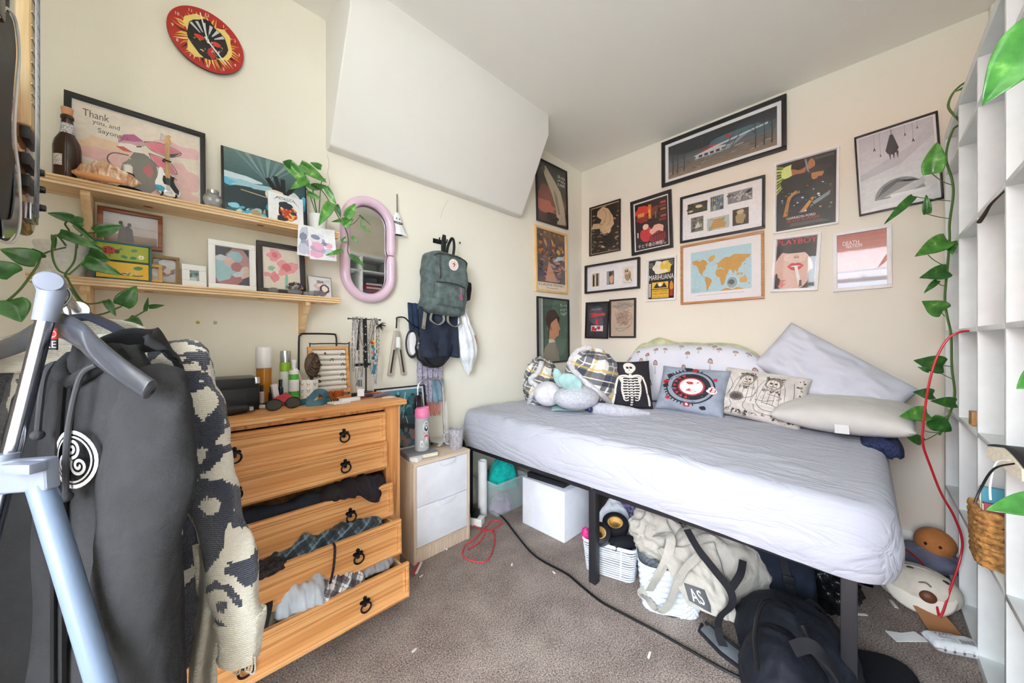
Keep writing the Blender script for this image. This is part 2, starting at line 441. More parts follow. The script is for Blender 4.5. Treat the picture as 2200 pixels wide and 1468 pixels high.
# skirting and the boxed pipe in the far corner
struct(MB().prism([(XR, 0), (XR-.018, 0), (XR-.018, .085), (XR-.010, .10), (XR, .10)], YN, YL, 'xz').build('baseboard_right', M_wpaint))
struct(MB().prism([(YL, 0), (YL-.018, 0), (YL-.018, .085), (YL-.010, .10), (YL, .10)], XB, XR-.018, 'yz').build('baseboard_left', M_wpaint))
p0 = onX(2127, 60, XR-.04)
struct(MB().bb((XR-.05, p0.y-.055, .10), (XR, p0.y, ZC)).build('trim_2', M_wall, bevel=.01))
# wall plugs, nails and a plaster crack on the left wall
for px, py, nm, cc, lb in ((425, 693, 'wall_plug', (210, 180, 60), 'small yellow wall plug left in the wall'), (462, 693, 'wall_hook', (190, 185, 175), 'small clear adhesive hook beside the yellow plug'),
                       (987, 522, 'wall_nail', (50, 45, 42), 'dark nail head in wall beside the backpack hooks')):
    p = onY(px, py, YL)
    tag(MB().lathe([(.002, 0), (.0055, .002), (.006, .006), (.003, .008), (.0005, .008)], 10, R=RX(90)).build(nm, mat('fix_'+nm, cc, .4), loc=p), lb, 'fixing')
cr = smoothpath([onY(x, y, YL-.0004) for x, y in ((703, 333), (707, 352), (704, 372), (708, 390), (705, 404))], 4)
tag(MB().tube(cr, .0011, 5).build('crack_line', mat('crack', (196, 186, 168), .9)), 'thin plaster crack below the corner of the bulkhead', 'crack')
cr = smoothpath([onY(x, y, YL-.0004) for x, y in ((963, 430), (952, 450), (946, 470))], 4)
tag(MB().tube(cr, .0008, 5).build('crack_line', mat('crack', None)), 'short hairline plaster crack above the backpack', 'crack')

# ================================================================== BED
M_black = mat('black_powder_coat', (34, 34, 38), .45)
BX0, BX1, BY0, BY1, BZ = 1.36, 2.78, -.065, 1.86, .455
bed = thing('platform_bed', 'double bed with black metal frame and fitted white sheet', 'bed', (0, 0, 0))
rl = MB()
rx0 = BX0+.035
rl.bb((rx0, BY0+.05, .415), (rx0+.032, BY1, .462)); rl.bb((BX1-.04, BY0+.05, .415), (BX1-.01, BY1, .462))
rl.bb((rx0, BY0+.05, .417), (BX1-.01, BY0+.08, .460)); rl.bb((rx0, BY1-.03, .417), (BX1-.01, BY1-.001, .460))
rl.bb((2.06, BY0+.08, .418), (2.09, BY1-.03, .459))
rl.build('side_rail', M_black, bed, bevel=.002)
for i in range(7):
    yy = BY0+.2+i*.26
    MB().bb((rx0+.032, yy, .42), (BX1-.04, yy+.03, .452)).build('slat', M_black, bed, bevel=.002)
for lx, ly in ((rx0, .035), (rx0, .88), (rx0, 1.80), (2.06, .035), (2.06, .88), (BX1-.05, .035), (BX1-.05, .88), (BX1-.05, 1.80)):
    lg = MB().bb((lx-.002, ly-.018, .0), (lx+.034, ly+.018, .43)).build('leg', M_black, bed, bevel=.003)
    MB().lathe([(.010, 0), (.010, .003), (.004, .004), (.001, .004)], 12, (lx-.002, ly, .44), RY(-90)).build('bolt', mat('steel', (190, 190, 195), .3, 1), bed)
# mattress: rounded slab under a wrinkled fitted sheet
def sheetmat():
    m, n, l, b = newmat('white_fitted_sheet'); v = texco(n, l)
    b.inputs['Base Color'].default_value = (*lin((178, 181, 193)), 1); b.inputs['Roughness'].default_value = .85; b.inputs['Sheen Weight'].default_value = .15
    b.inputs['Specular IOR Level'].default_value = .25
    v2 = texco(n, l, 'Object', (7.5, 1.6, 5), (0, 0, .42)); f = noisen(n, l, v2, 1.6, 4, .5, 1.1)
    rg = mth(n, l, 'ABSOLUTE', mth(n, l, 'SUBTRACT', f, .5)); h = mth(n, l, 'POWER', mth(n, l, 'MULTIPLY', rg, 2), .55)
    bump(n, l, b, h, .42, .022); return m
M_sheet = sheetmat()
def mattress():
    W, L, H = BX1-BX0, BY1-BY0, .205; cx, cy = (BX0+BX1)/2, (BY0+BY1)/2
    nu, nv = 110, 150; mb = MB()
    R = .12; e = .055
    def outline(a):   # rounded rectangle in plan at angle parameter
        pass
    def wr(x, y):     # long low creases running across the top
        q = x*.55+y*.9
        r = 0
        for k, (fq, am) in enumerate(((9, .007), (21, .0045), (43, .0018))):
            r += am*(1-abs(nz(x*fq*.34+k*5+nz(x*2, y*2)*1.2, (y*.9+x*.45)*fq, k*3.7)*2.0))
        return r*interp([(0, .15), (.25, .8), (1, 1)], min(1, (BX1-x)/.9+.0))*interp([(BY0, .3), (.3, .8), (.9, 1), (1.8, .8)], y)
    def f(u, v):
        # u,v in 0..1 over plan; top sheet folded over the sides by superellipse mapping
        a, b = 2*u-1, 2*v-1
        m = max(abs(a), abs(b)); 
        # part of parameter square maps to the top, outer ring maps to the sides
        k = .86
        if m <= k: 
            s_ = 1/k; ta, tb = a*s_, b*s_; drop = 0
        else:
            ta, tb = a/m, b/m; drop = (m-k)/(1-k)
        # rounded corners in plan
        hx, hy = W/2, L/2; x, y = ta*hx, tb*hy
        ax, ay = max(0, abs(x)-(hx-R)), max(0, abs(y)-(hy-R))
        if ax > 0 and ay > 0:
            mm = max(ax, ay); dd = math.hypot(ax, ay); sc = mm/dd
            x = math.copysign(hx-R+ax*sc, x); y = math.copysign(hy-R+ay*sc, y)
        # edge roll
        dist = min(hx-abs(x), hy-abs(y)) if not (ax > 0 and ay > 0) else R-math.hypot(max(0, abs(x)-(hx-R)), max(0, abs(y)-(hy-R)))
        dist = max(0, dist)
        zt = BZ+H
        if drop == 0:
            z = zt-(e*(1-math.sqrt(max(0, 1-(1-min(1, dist/e))**2))))*1.0
            z += wr(cx+x, cy+y)
            z -= .018*math.exp(-((cy+y-BY0)/.5)**2)
        else:
            z = zt-e-.018*math.exp(-((cy+y-BY0)/.5)**2)+(BZ-.004-(zt-e))*drop
            bul = .012*math.sin(PI*drop); nn = Vector((x/hx**1, y/hy, 0))
            rr = 1 if abs(ta) >= abs(tb) else 0
            if rr: x += math.copysign(bul, x)
            else: y += math.copysign(bul, y)
            w_ = .004*nz(x*3, (cy+y)*9, z*30)+.003*nz(x*30, (cy+y)*16, z*4); x += math.copysign(w_, x)
            if drop > .8: x *= 1-.02*(drop-.8)*5*.3; y *= 1-.012*(drop-.8)*5*.3
        return (cx+x, cy+y, z)
    mb.grid(nu, nv, f)
    o = mb.build('mattress', M_sheet, bed, smooth=60)
    MB().bb((BX0+.06, BY0+.06, BZ-.012), (BX1-.06, BY1-.04, BZ+.02)).build('mattress_base', mat('mattress_cover', (220, 220, 224), .9), bed, bevel=.01)
mattress()

# ================================================================== CHEST OF DRAWERS
M_pineX = woodm('honey_pine_x', (186, 118, 62), (214, 150, 90), (230, 176, 118), 'x')
M_pineZ = woodm('honey_pine_z', (186, 118, 62), (214, 150, 90), (230, 176, 118), 'z')
M_dark = mat('dark_inside', (60, 42, 28), .9)
M_iron = mat('black_iron', (24, 24, 27), .4, .3)
DX0, DX1, DYF = -.065, .785, 1.52
chest = thing('chest_of_drawers', 'honey pine chest of five drawers with black ring pulls, lower drawers open', 'chest')
MB().bb((DX0-.02, DYF-.035, .812), (DX1+.022, YL-.022, .836)).build('top', M_pineX, chest, bevel=.006, seg=3)
b_ = MB(); b_.bb((DX0, DYF, .03), (DX0+.02, YL-.025, .812)); b_.bb((DX1-.02, DYF, .03), (DX1, YL-.025, .812)); b_.bb((DX0+.02, YL-.04, .03), (DX1-.02, YL-.025, .812))
b_.bb((DX0, DYF-.01, 0), (DX0+.068, DYF+.012, .812)); b_.bb((DX1-.068, DYF-.01, 0), (DX1, DYF+.012, .812)); b_.bb((DX0+.068, DYF, .795), (DX1-.068, DYF+.02, .812))
b_.build('body', M_pineZ, chest, bevel=.003)
MB().bb((DX0+.07, DYF-.005, .03), (DX1-.07, DYF+.012, .085)).build('plinth', M_pineX, chest, bevel=.003)
for i in range(4):
    MB().bb((DX0+.068, DYF+.004, .231+i*.149-.001), (DX1-.068, DYF+.02, .240+i*.149)).build('rail', M_pineX, chest, bevel=.001)
def ringpull(mb, x, y, z, s=1):
    """forged cross plate with hanging ring"""
    d = MB(mb.m)
    pts = []
    for i in range(16):
        a = i/16*2*PI+PI/4; r = .0195 if i % 4 == 0 else (.0165 if i % 4 in (1, 3) else .0085); r *= s
        pts.append((x+r*math.cos(a+PI/4), z+.006+r*math.sin(a+PI/4)))
    mb.prism(pts, y, y-.004, 'xz')
    mb.lathe([(.006, 0), (.0055, .006), (.003, .011), (.0005, .012)], 10, (x, y-.003, z+.006), RX(90))
    mb.tube([(x+.018*math.sin(a), y-.011-.004*math.cos(a*.5)**2, z-.010+.018*math.cos(a)) for a in [i/20*2*PI for i in range(20)]], .0034, 7, closed=True)
# rows: (z bottom, z top, y front, tilt)
DR = [(.657, .789, 1.502, 0), (.545, .660, 1.490, -1.5), (.352, .492, 1.430, 3.2), (.222, .362, 1.357, 2.0), (.075, .211, 1.294, 1.0)]
DWX0, DWX1 = .005, .716
for zb, zt, yf, tilt in DR:
    dr = bpy.data.objects.new('drawer', None); C.objects.link(dr); dr.parent = chest
    h = zt-zb; W = DWX1-DWX0; dep = YL-.06-1.50
    m = MB()
    # raised-and-fielded front: outer border, sloped cove, recessed panel
    st = [(0, .006, 0), (.004, .0, 0), (.012, .0, 0), (.018, .005, 0), (.022, .003, 0), (.028, .007, 0), (.05, .0075, 0)]
    def ring(ins, y): return [(ins, y, ins), (W-ins, y, ins), (W-ins, y, h-ins), (ins, y, h-ins)]
    rings = [ring(0, .020), ring(0, .004), ring(.004, 0), ring(.011, 0), ring(.016, .0045), ring(.020, .0028), ring(.026, .0085), ring(.030, .0095)]
    P = [p for r in rings for p in r]; Fc = []
    for k in range(len(rings)-1):
        for i in range(4):
            j = (i+1) % 4; Fc.append((k*4+i, k*4+j, k*4+4+j, k*4+4+i))
    q = (len(rings)-1)*4; Fc += [(q, q+1, q+2, q+3), (3, 2, 1, 0)]
    m.add(P, Fc); m.build('drawer_front', M_pineX, dr, smooth=20)
    bx = MB(); bx.bb((.008, .02, .008), (.018, dep, h-.022)); bx.bb((W-.018, .02, .008), (W-.008, dep, h-.022)); bx.bb((.018, dep-.01, .008), (W-.018, dep, h-.022)); bx.bb((.018, .02, .008), (W-.018, dep-.01, .014))
    bx.build('drawer_box', woodm('raw_pine', (200, 160, 110), (220, 184, 134), (232, 204, 160), 'y'), dr, bevel=.001)
    for xx in (.178, .178+.355):
        rp = MB(); ringpull(rp, xx, .0085, h/2-.004); rp.build('ring_pull', M_iron, dr, smooth=40)
    dr.location = (DWX0, yf, zb); dr.rotation_euler = (math.radians(-tilt), 0, 0)

# ================================================================== BEDSIDE CABINET
M_oak = woodm('pale_oak_veneer', (196, 170, 146), (214, 192, 170), (226, 208, 190), 'x', 2.2, .5)
M_oakz = woodm('pale_oak_veneer_v', (196, 170, 146), (214, 192, 170), (226, 208, 190), 'z', 2.2, .5)
M_white = mat('white_lacquer', (234, 236, 244), .35)
NX0, NX1, NYF, NZ = .885, 1.232, 1.565, .50
ns = thing('bedside_cabinet', 'pale oak bedside cabinet with two white drawers', 'cabinet')
MB().bb((NX0, NYF-.002, NZ-.018), (NX1, YL-.02, NZ)).build('top', M_oak, ns, bevel=.002)
MB().bb((NX0, NYF, 0), (NX0+.016, YL-.02, NZ-.018)).bb((NX1-.016, NYF, 0), (NX1, YL-.02, NZ-.018)).bb((NX0+.016, NYF+.006, .0), (NX1-.016, NYF+.02, .06)).bb((NX0+.016, YL-.03, .02), (NX1-.016, YL-.02, NZ-.018)).build('carcass', M_oakz, ns, bevel=.0015)
MB().bb((NX0+.016, NYF+.001, .062), (NX1-.016, NYF+.012, .074)).build('kick_rail', M_oak, ns, bevel=.001)
for z0, z1 in ((.077, .276), (.279, .479)):
    dw = MB().bb((NX0+.019, NYF+.002, z0), (NX1-.019, NYF+.018, z1)).build('drawer', M_white, ns, bevel=.0015)
    cxn = (NX0+NX1)/2+.02
    MB().prism([(cxn-.055, z1+.001), (cxn+.055, z1+.001), (cxn+.038, z1-.024), (cxn-.038, z1-.024)], NYF-.010, NYF+.002, 'xz').build('handle', M_white, dw, bevel=.001)

# ================================================================== WHITE CUBE BOOKCASE
M_bc = mat('white_bookcase_foil', (232, 236, 236), .45)
BYF, BYB = -.268, -.648
XV = [.42, .775, 1.13, 1.29+.0, 1.63, 1.975, 2.315]
XV = [.575, .925, 1.275, 1.625, 1.97, 2.315]
ZV = [.012, .40, .775, 1.135, 1.52, 1.895]
bc = thing('cube_bookcase', 'tall white cube bookcase standing against the near wall', 'bookcase')
XE0, XE1, ZT = .225, 2.66, 2.10
MB().bb((XE0, BYB, ZT-.035), (XE1+.035, BYF, ZT)).build('top', M_bc, bc, bevel=.0015)
MB().bb((XE0, BYB, 0), (XE1+.035, BYF, .035)).build('base', M_bc, bc, bevel=.0015)
for x in (XE0, XE1): MB().bb((x, BYB, .035), (x+.035, BYF, ZT-.035)).build('side', M_bc, bc, bevel=.0015)
for x in XV: MB().bb((x, BYB+.005, .035), (x+.016, BYF, ZT-.035)).build('upright', M_bc, bc, bevel=.001)
xs = [XE0+.035-.016]+XV+[XE1]
for a, b_ in zip(xs, xs[1:]):
    for z in ZV[1:]:
        MB().bb((a+.016, BYB+.005, z), (b_, BYF+.0005, z+.016)).build('shelf', M_bc, bc, bevel=.001)
MB().bb((XE0+.035, BYB-.004, .035), (XE1, BYB+.004, ZT-.035)).build('back_panel', M_bc, bc, smooth=0)

# ================================================================== WALL SHELVES
M_pale = woodm('pale_pine_x', (222, 178, 126), (236, 200, 150), (244, 216, 174), 'x', .8)
M_palez = woodm('pale_pine_z', (222, 178, 126), (236, 200, 150), (244, 216, 174), 'z', .8)
def wallshelf(x0, x1, z, yf, brx, label):
    s = thing('wall_shelf', label, 'shelf')
    pr = [(YL, z-.024), (yf+.012, z-.024), (yf+.012, z-.018), (yf+.006, z-.014), (yf+.006, z-.009), (yf, z-.006), (yf, z), (YL, z)]
    MB().prism(pr, x0, x1, 'yz').build('board', M_pale, s, smooth=25)
    for x, y in ((x0+.22*(x1-x0)*1.3, YL-.06), (x0+.66*(x1-x0), yf+.05), (x1-.05, yf+.07), (x1-.09, YL-.05)):
        MB().lathe([(.009, 0), (.009, .0006), (.0005, .0008)], 12, (x, y, z-.0245), sx=1.5).build('knot', mat('pine_knot', (150, 96, 52), .6), s)
    for bx_ in brx:
        # scrolled gallows bracket
        d = YL-yf-.03; pts = [(YL, z-.024), (yf+.03, z-.024), (yf+.028, z-.040), (yf+.045, z-.056), (yf+.052, z-.066), (YL-.062, z-.092), (YL-.045, z-.13), (YL-.022, z-.162), (YL, z-.172)]
        MB().prism(pts, bx_-.011, bx_+.011, 'yz').build('bracket', M_palez, s, bevel=.003)
    return s
SY = 1.742; ZU, ZL = 1.610, 1.304
wallshelf(-.275, .602, ZU, SY, (-.165, .485), 'upper pale pine shelf on left wall below the clock')
wallshelf(-.275, .606, ZL, SY, (-.165, .478), 'lower pale pine shelf on left wall holding small frames')
# ================================================================== PICTURES
def picglass():
    if 'picture_glass' in MATS: return MATS['picture_glass']
    m, n, l, b = newmat('picture_glass'); n.remove(b); MATS['picture_glass'] = m
    tr = n.new('ShaderNodeBsdfTransparent'); gl = n.new('ShaderNodeBsdfGlossy'); gl.inputs['Roughness'].default_value = .03
    fr = n.new('ShaderNodeFresnel'); fr.inputs['IOR'].default_value = 1.4; mx = n.new('ShaderNodeMixShader')
    g = n.new('ShaderNodeNewGeometry'); l.new(mth(n, l, 'MULTIPLY', fr.outputs[0], mth(n, l, 'SUBTRACT', 1, g.outputs['Backfacing'])), mx.inputs[0])
    l.new(tr.outputs[0], mx.inputs[1]); l.new(gl.outputs[0], mx.inputs[2])
    l.new(mx.outputs[0], n['Material Output'].inputs[0]); return m
M_fblack = mat('black_frame', (30, 29, 31), .4); M_fwhite = mat('white_frame', (240, 240, 240), .4)
M_foak = woodm('oak_frame', (150, 98, 52), (176, 122, 70), (194, 142, 90), 'x', 3, .4); M_fpale = woodm('pale_frame', (206, 160, 96), (224, 182, 120), (236, 200, 146), 'z', 3, .4)
M_mount = mat('white_mount', (244, 244, 246), .8, var=(20, .01)); M_back = mat('frame_back', (110, 84, 60), .9)
def framed(name, label, loc, rot, W, H, bw, mf, art, mount=0, dep=.018, glass=True, group=None, parent_rot=None, bev=.0015, cat='picture'):
    t = thing(name, label, cat, loc, rot, group)
    f = MB()
    for a, b in (((-W/2, -dep, 0), (W/2, 0, bw)), ((-W/2, -dep, H-bw), (W/2, 0, H)), ((-W/2, -dep, bw), (-W/2+bw, 0, H-bw)), ((W/2-bw, -dep, bw), (W/2, 0, H-bw))): f.bb(a, b)
    f.build('frame', mf, t, bevel=bev)
    MB().bb((-W/2+bw*.6, -.005, bw*.6), (W/2-bw*.6, -.001, H-bw*.6)).build('mount', M_mount, t, smooth=0)
    mw = mount if isinstance(mount, tuple) else (mount, mount, mount, mount)   # l, r, b, t
    pw, ph = W-2*bw-mw[0]-mw[1], H-2*bw-mw[2]-mw[3]
    px_, pz_ = (mw[0]-mw[1])/2, bw+mw[2]
    p = Print(pw, ph, lambda u, v, k: Vector((px_+(u-.5)*pw, -.0055-k, pz_+v*ph)))
    art(p); p.build('print', t)
    if glass: MB().bb((-W/2+bw*.7, -dep+.0035, bw*.7), (W/2-bw*.7, -dep+.005, H-bw*.7)).build('glass', picglass(), t, smooth=0)
    return t
def onwall(wall, TL, TR, BL, BR):
    if wall == 'R':
        P = [onX(x, y, XR-.018) for x, y in (TL, TR, BL, BR)]; A = [-p.y for p in P]
    else:
        P = [onY(x, y, YL-.018) for x, y in (TL, TR, BL, BR)]; A = [p.x for p in P]
    l_, r_ = (A[0]+A[2])/2, (A[1]+A[3])/2; W = r_-l_
    tl = math.atan2((P[1].z-P[0].z+P[3].z-P[2].z)/2, W)
    H = ((P[0].z-P[2].z)+(P[1].z-P[3].z))/2; c = (l_+r_)/2; zb = (P[2].z+P[3].z)/2
    loc = (XR-.0005, -c, zb) if wall == 'R' else (c, YL-.0005, zb)
    e = Matrix.Rotation(-PI/2 if wall == 'R' else 0, 3, 'Z') @ Matrix.Rotation(-tl, 3, 'Y')
    return loc, e.to_euler(), W, H
def wallpic(wall, name, label, cs, bw, mf, art, mount=0, **k):
    loc, rot, W, H = onwall(wall, *cs); return framed(name, label, loc, rot, W, H, bw, mf, art, mount, **k)
rnd = random.Random(4)
def tree(p, u, v, h, c, w=.004, k=4, sd=1):
    r = random.Random(sd); p.line([(u, v), (u+.004, v+h*.5), (u-.004, v+h)], w, c, True)
    for i in range(k):
        t = v+h*r.uniform(.4, .95); a = r.choice((-1, 1))*r.uniform(.02, .06); p.line([(u, t), (u+a*.5, t+h*.08), (u+a, t+h*.22)], w*.4, c, True)
def a_pano(p):
    p.rect(0, 0, 1, 1, '3f4448'); p.grad(0, .38, 1, 1, '6a7074', '2e3236', 8)
    p.blob(.3, .8, .3, .18, '34383c', 1); p.blob(.72, .62, .3, .14, '55707a', 2)
    p.grad(0, 0, 1, .4, '8d7b68', '6d6a66', 6)
    p.dabs(0, .02, 1, .38, ['a08e78', '7a6c5c', '5c5248', 'b4a48e', '86868a'], 60, .035, .012, 3, 20)
    p.poly([(.28, .33), (.3, .43), (.52, .50), (.62, .44), (.6, .33)], 'c9cdd0'); p.poly([(.27, .44), (.54, .56), (.56, .52), (.29, .41)], 'd9d4d2')
    for i in range(5): p.rect(.32+i*.055, .35, .355+i*.055, .42, '3a3c40')
    p.poly([(.5, .33), (.75, .60), (.80, .62), (.6, .33)], '9aa0a4'); p.line([(.42, .5), (.93, .66)], .012, 'cfd3d6'); p.line([(.56, .35), (.66, .75)], .006, '50545a'); p.line([(.62, .35), (.72, .7)], .006, '50545a')
    p.blob(.4, .535, .06, .02, 'b0343c', 4, .4); p.blob(.47, .565, .05, .018, 'c04048', 5, .4); p.blob(.60, .69, .02, .05, 'b02c34', 6, .3)
    for u, s in ((.05, 1), (.10, 2), (.17, 3), (.83, 4), (.9, 5), (.96, 6)): tree(p, u, .1, .75, '3c3530', .008, 6, s)
def a_upside(p):
    p.rect(0, 0, 1, 1, 'c3a784'); p.rect(.02, .02, .98, .98, '2a2320')
    p.dabs(.03, .03, .97, .97, ['bfa27c', 'a98c68', '3a302a'], 70, .06, .012, 7, 35)
    p.poly([(.25, .9), (.42, .97), (.62, .9), (.78, .72), (.82, .55), (.66, .44), (.36, .45), (.3, .6), (.4, .7), (.22, .8)], 'cdb08a')
    p.poly([(.02, .55), (.4, .52), (.45, .62), (.1, .66)], 'c6a982'); p.blob(.56, .46, .15, .10, 'd4b892', 3, .12)
    for i in range(12):
        a = .3+i*.045; p.curve([(.5+(a-.55)*.4, .40), (a-.02, .3), (a+(a-.55)*.4, .14+.02*(i % 3))], .004, '241d1a')
    for q in ([(.42, .93), (.55, .8), (.5, .62)], [(.66, .82), (.7, .66), (.6, .55)], [(.46, .47), (.52, .44), (.58, .46)], [(.3, .62), (.44, .6), (.5, .68)]): p.curve(q, .0025, '3a2e28')
def a_redfilm(p):
    p.rect(0, 0, 1, 1, '2c1a1c')
    p.blob(.22, .80, .22, .12, 'c83a2c', 1); p.blob(.24, .66, .2, .1, '8c2420', 2); p.rect(.42, .62, .52, .92, 'c26a24'); p.poly([(.5, .66), (.7, .7), (.72, .86), (.52, .84)], '7a3420')
    for i in range(6): p.rect(.74+.05*(i % 2), .52+i*.07, .95, .565+i*.07, ['8e2a24', 'b84a2c', '5a1e20', 'a8682e'][i % 4])
    for i in range(7): p.rect(.1+.03*i, .70, .118+.03*i, .78, 'f0c060')
    p.ell(.46, .78, .025, .05, 'f2a830'); p.ell(.47, .69, .025, .04, 'e89828'); p.rect(.63, .6, .66, .74, '6a8a3a')
    p.blob(.34, .30, .17, .16, 'c4343a', 8, .2); p.blob(.68, .34, .2, .13, 'e8b4a0', 9, .2); p.blob(.70, .2, .24, .12, '8a2c30', 10, .25)
    p.blob(.33, .47, .09, .06, 'ecd2b8', 12, .1); p.line([(.52, .24), (1, .30)], .005, '1c1418')
    for i in range(6): p.line([(.58+.07*i, .06), (.58+.07*i, .25+.01*i)], .004, '1c1418')
    p.text('千と千尋の神隠し', .08, .03, .93, .115, 'f4f0ea'); p.rect(.06, .27, .10, .38, 'e8e0d8')
def a_six(p):
    p.rect(0, 0, 1, 1, 'f2f3f5')
    def sub(u0, v0, u1, v1, base, cols, sd, n=16):
        p.rect(u0, v0, u1, v1, base); q = .02
        p.dabs(u0+q, v0+q*1.5, u1-q, v1-q*1.5, cols, n, (u1-u0)*.12, (v1-v0)*.09, sd, 60)
    sub(.07, .60, .34, .84, '39331f', ['5d5a38', '2b2616', 'c9b89a', '4c4a2c'], 1); p.blob(.23, .74, .05, .035, 'e6d2b8', 2)
    sub(.38, .55, .55, .88, '6e8894', ['c9a05a', '2c3d4e', '90b0bc', 'e0c890'], 2)
    for i in range(6): p.rect(.39+.027*i, .66, .398+.027*i, .86, '2c3d4e')
    sub(.60, .62, .89, .87, '8d8f90', ['c6c8c8', '5a5c5e', '3c3d40'], 3)
    for i in range(4): tree(p, .63+.07*i, .64, .2, '2c2c2e', .003, 4, i+20)
    sub(.12, .16, .29, .50, '77766c', ['55564f', 'a8a79a', '3d3e3a'], 4); p.poly([(.17, .24), (.25, .25), (.22, .4)], 'd8d6c8')
    sub(.34, .12, .62, .40, 'b9c4c0', ['8c9a6a', 'a8b4ae'], 5, 8); p.poly([(.38, .15), (.58, .15), (.56, .28), (.51, .37), (.43, .35), (.40, .27)], 'c39a5a')
    for i in range(4): p.line([(.39+.01*i, .18+.05*i), (.57-.01*i, .18+.05*i)], .002, '8a6636')
    sub(.66, .12, .85, .47, '4a4038', ['5c5044', '352d28'], 6); p.blob(.755, .27, .055, .13, 'a8936c', 7, .2); p.blob(.755, .40, .04, .05, 'c9b48e', 8, .2)
def a_map(p):
    p.rect(0, 0, 1, 1, 'b7d9e2'); g = 'c99a4e'; g2 = 'd3a75e'
    p.poly([(.02, .78), (.10, .80), (.16, .76), (.22, .80), (.28, .74), (.30, .68), (.26, .62), (.27, .56), (.22, .50), (.20, .44), (.22, .40), (.25, .38), (.27, .36), (.24, .37), (.19, .42), (.15, .50), (.13, .60), (.10, .68), (.04, .70)], g)
    p.poly([(.30, .78), (.36, .86), (.42, .86), (.43, .80), (.38, .72), (.33, .70)], g2)
    p.poly([(.25, .36), (.30, .36), (.36, .30), (.37, .25), (.34, .16), (.31, .10), (.30, .02), (.28, .06), (.27, .2), (.25, .28)], g)
    p.poly([(.44, .50), (.50, .52), (.56, .50), (.60, .46), (.64, .38), (.61, .36), (.60, .26), (.57, .15), (.53, .13), (.51, .24), (.50, .32), (.46, .34), (.43, .40)], g)
    p.poly([(.45, .54), (.47, .58), (.46, .64), (.50, .68), (.54, .74), (.60, .78), (.66, .76), (.74, .82), (.82, .80), (.9, .78), (.99, .76), (.97, .70), (.92, .68), (.90, .62), (.86, .60), (.84, .52), (.80, .48), (.80, .42), (.77, .40), (.75, .46), (.72, .36), (.69, .46), (.66, .48), (.63, .40), (.59, .44), (.57, .52), (.54, .52), (.52, .56), (.49, .54)], g)
    p.poly([(.82, .24), (.85, .28), (.89, .28), (.90, .32), (.94, .22), (.93, .15), (.88, .14), (.82, .16)], g2)
    p.poly([(.50, -.0), (.58, .05), (.72, .06), (.82, .04), (.9, .0)], g)
    for a, b, r in ((.80, .35, .025), (.85, .35, .02), (.965, .12, .012), (.64, .18, .012), (.455, .66, .014), (.9, .56, .012)): p.blob(a, b, r, r*1.4, g2, a*10, .4)
    p.ell(.70, .17, .10, .15, 'cfe3e8'); p.ell(.70, .17, .085, .13, '9ab0b4'); p.blob(.69, .18, .05, .06, '5f6c6c', 4)
    for k in range(5): p.line([(.03+.03*k, .03), (.03+.03*k, .10+.015*(k % 3))], .0015, '8aa6ac')
def a_three(p):
    p.rect(0, 0, 1, 1, 'f1f1f3')
    p.rect(.10, .18, .26, .72, 'cfc0a4'); p.rect(.12, .2, .155, .66, '2e2822'); p.rect(.19, .2, .235, .7, '4a4038'); p.rect(.165, .2, .185, .55, 'e0d4bc')
    p.rect(.41, .2, .55, .72, '6a5a4c'); p.rect(.42, .22, .45, .7, 'a4b0b4'); p.blob(.5, .42, .04, .2, 'd0a888', 2, .2); p.blob(.48, .6, .03, .08, '3a2c24', 3)
    p.rect(.71, .14, .91, .80, 'e9e4da'); p.blob(.81, .46, .06, .2, 'a58a68', 5, .15, n=18); p.blob(.79, .62, .05, .12, 'c9b49a', 6, .1); p.ell(.775, .63, .012, .035, '2c2420'); p.ell(.805, .63, .012, .035, '2c2420')
    p.line([(.83, .5), (.88, .24)], .006, '6f5638'); p.line([(.74, .22), (.88, .18)], .002, '8f7f68')
def a_mari(p):
    p.rect(0, 0, 1, 1, '1d1b18')
    p.blob(.38, .80, .2, .16, 'e9e6da', 1, .25); p.blob(.68, .80, .22, .16, 'e2bf3e', 2, .25); p.blob(.50, .70, .25, .06, 'efe6c8', 3, .2); p.ell(.40, .90, .07, .05, 'f0eadc'); p.ell(.62, .91, .07, .05, 'e9cf92')
    p.text('MARIHUANA', .02, .49, .98, .62, 'f6f4ec')
    p.rect(.14, .26, .78, .43, 'e6b832'); p.poly([(.2, .28), (.34, .42), (.40, .33), (.55, .33), (.62, .42), (.74, .28)], '1d1b18'); p.ell(.47, .36, .07, .05, 'f0ead8')
    p.rect(.14, .02, .80, .24, 'e6b832')
    p.text('WEIRD ORGIES', .18, .18, .76, .225, '241e10'); p.text('WILD PARTIES', .18, .105, .76, .15, '241e10'); p.glyphs(.18, .035, .76, .08, 14, 1, '5a4416', .0015, 4)
    p.blob(.90, .30, .07, .12, 'd88a2a', 5, .2); p.rect(.84, .06, .96, .22, 'b0342c'); p.rect(.03, .05, .10, .40, 'e9e4d4')
    for i in range(7): p.rect(.045, .08+.045*i, .085, .095+.045*i, '1d1b18')
    p.glyphs(.04, .80, .2, .94, 4, 3, 'e8e2d0', .0015, 6); p.glyphs(.78, .83, .97, .97, 4, 3, 'e8e2d0', .0015, 7)
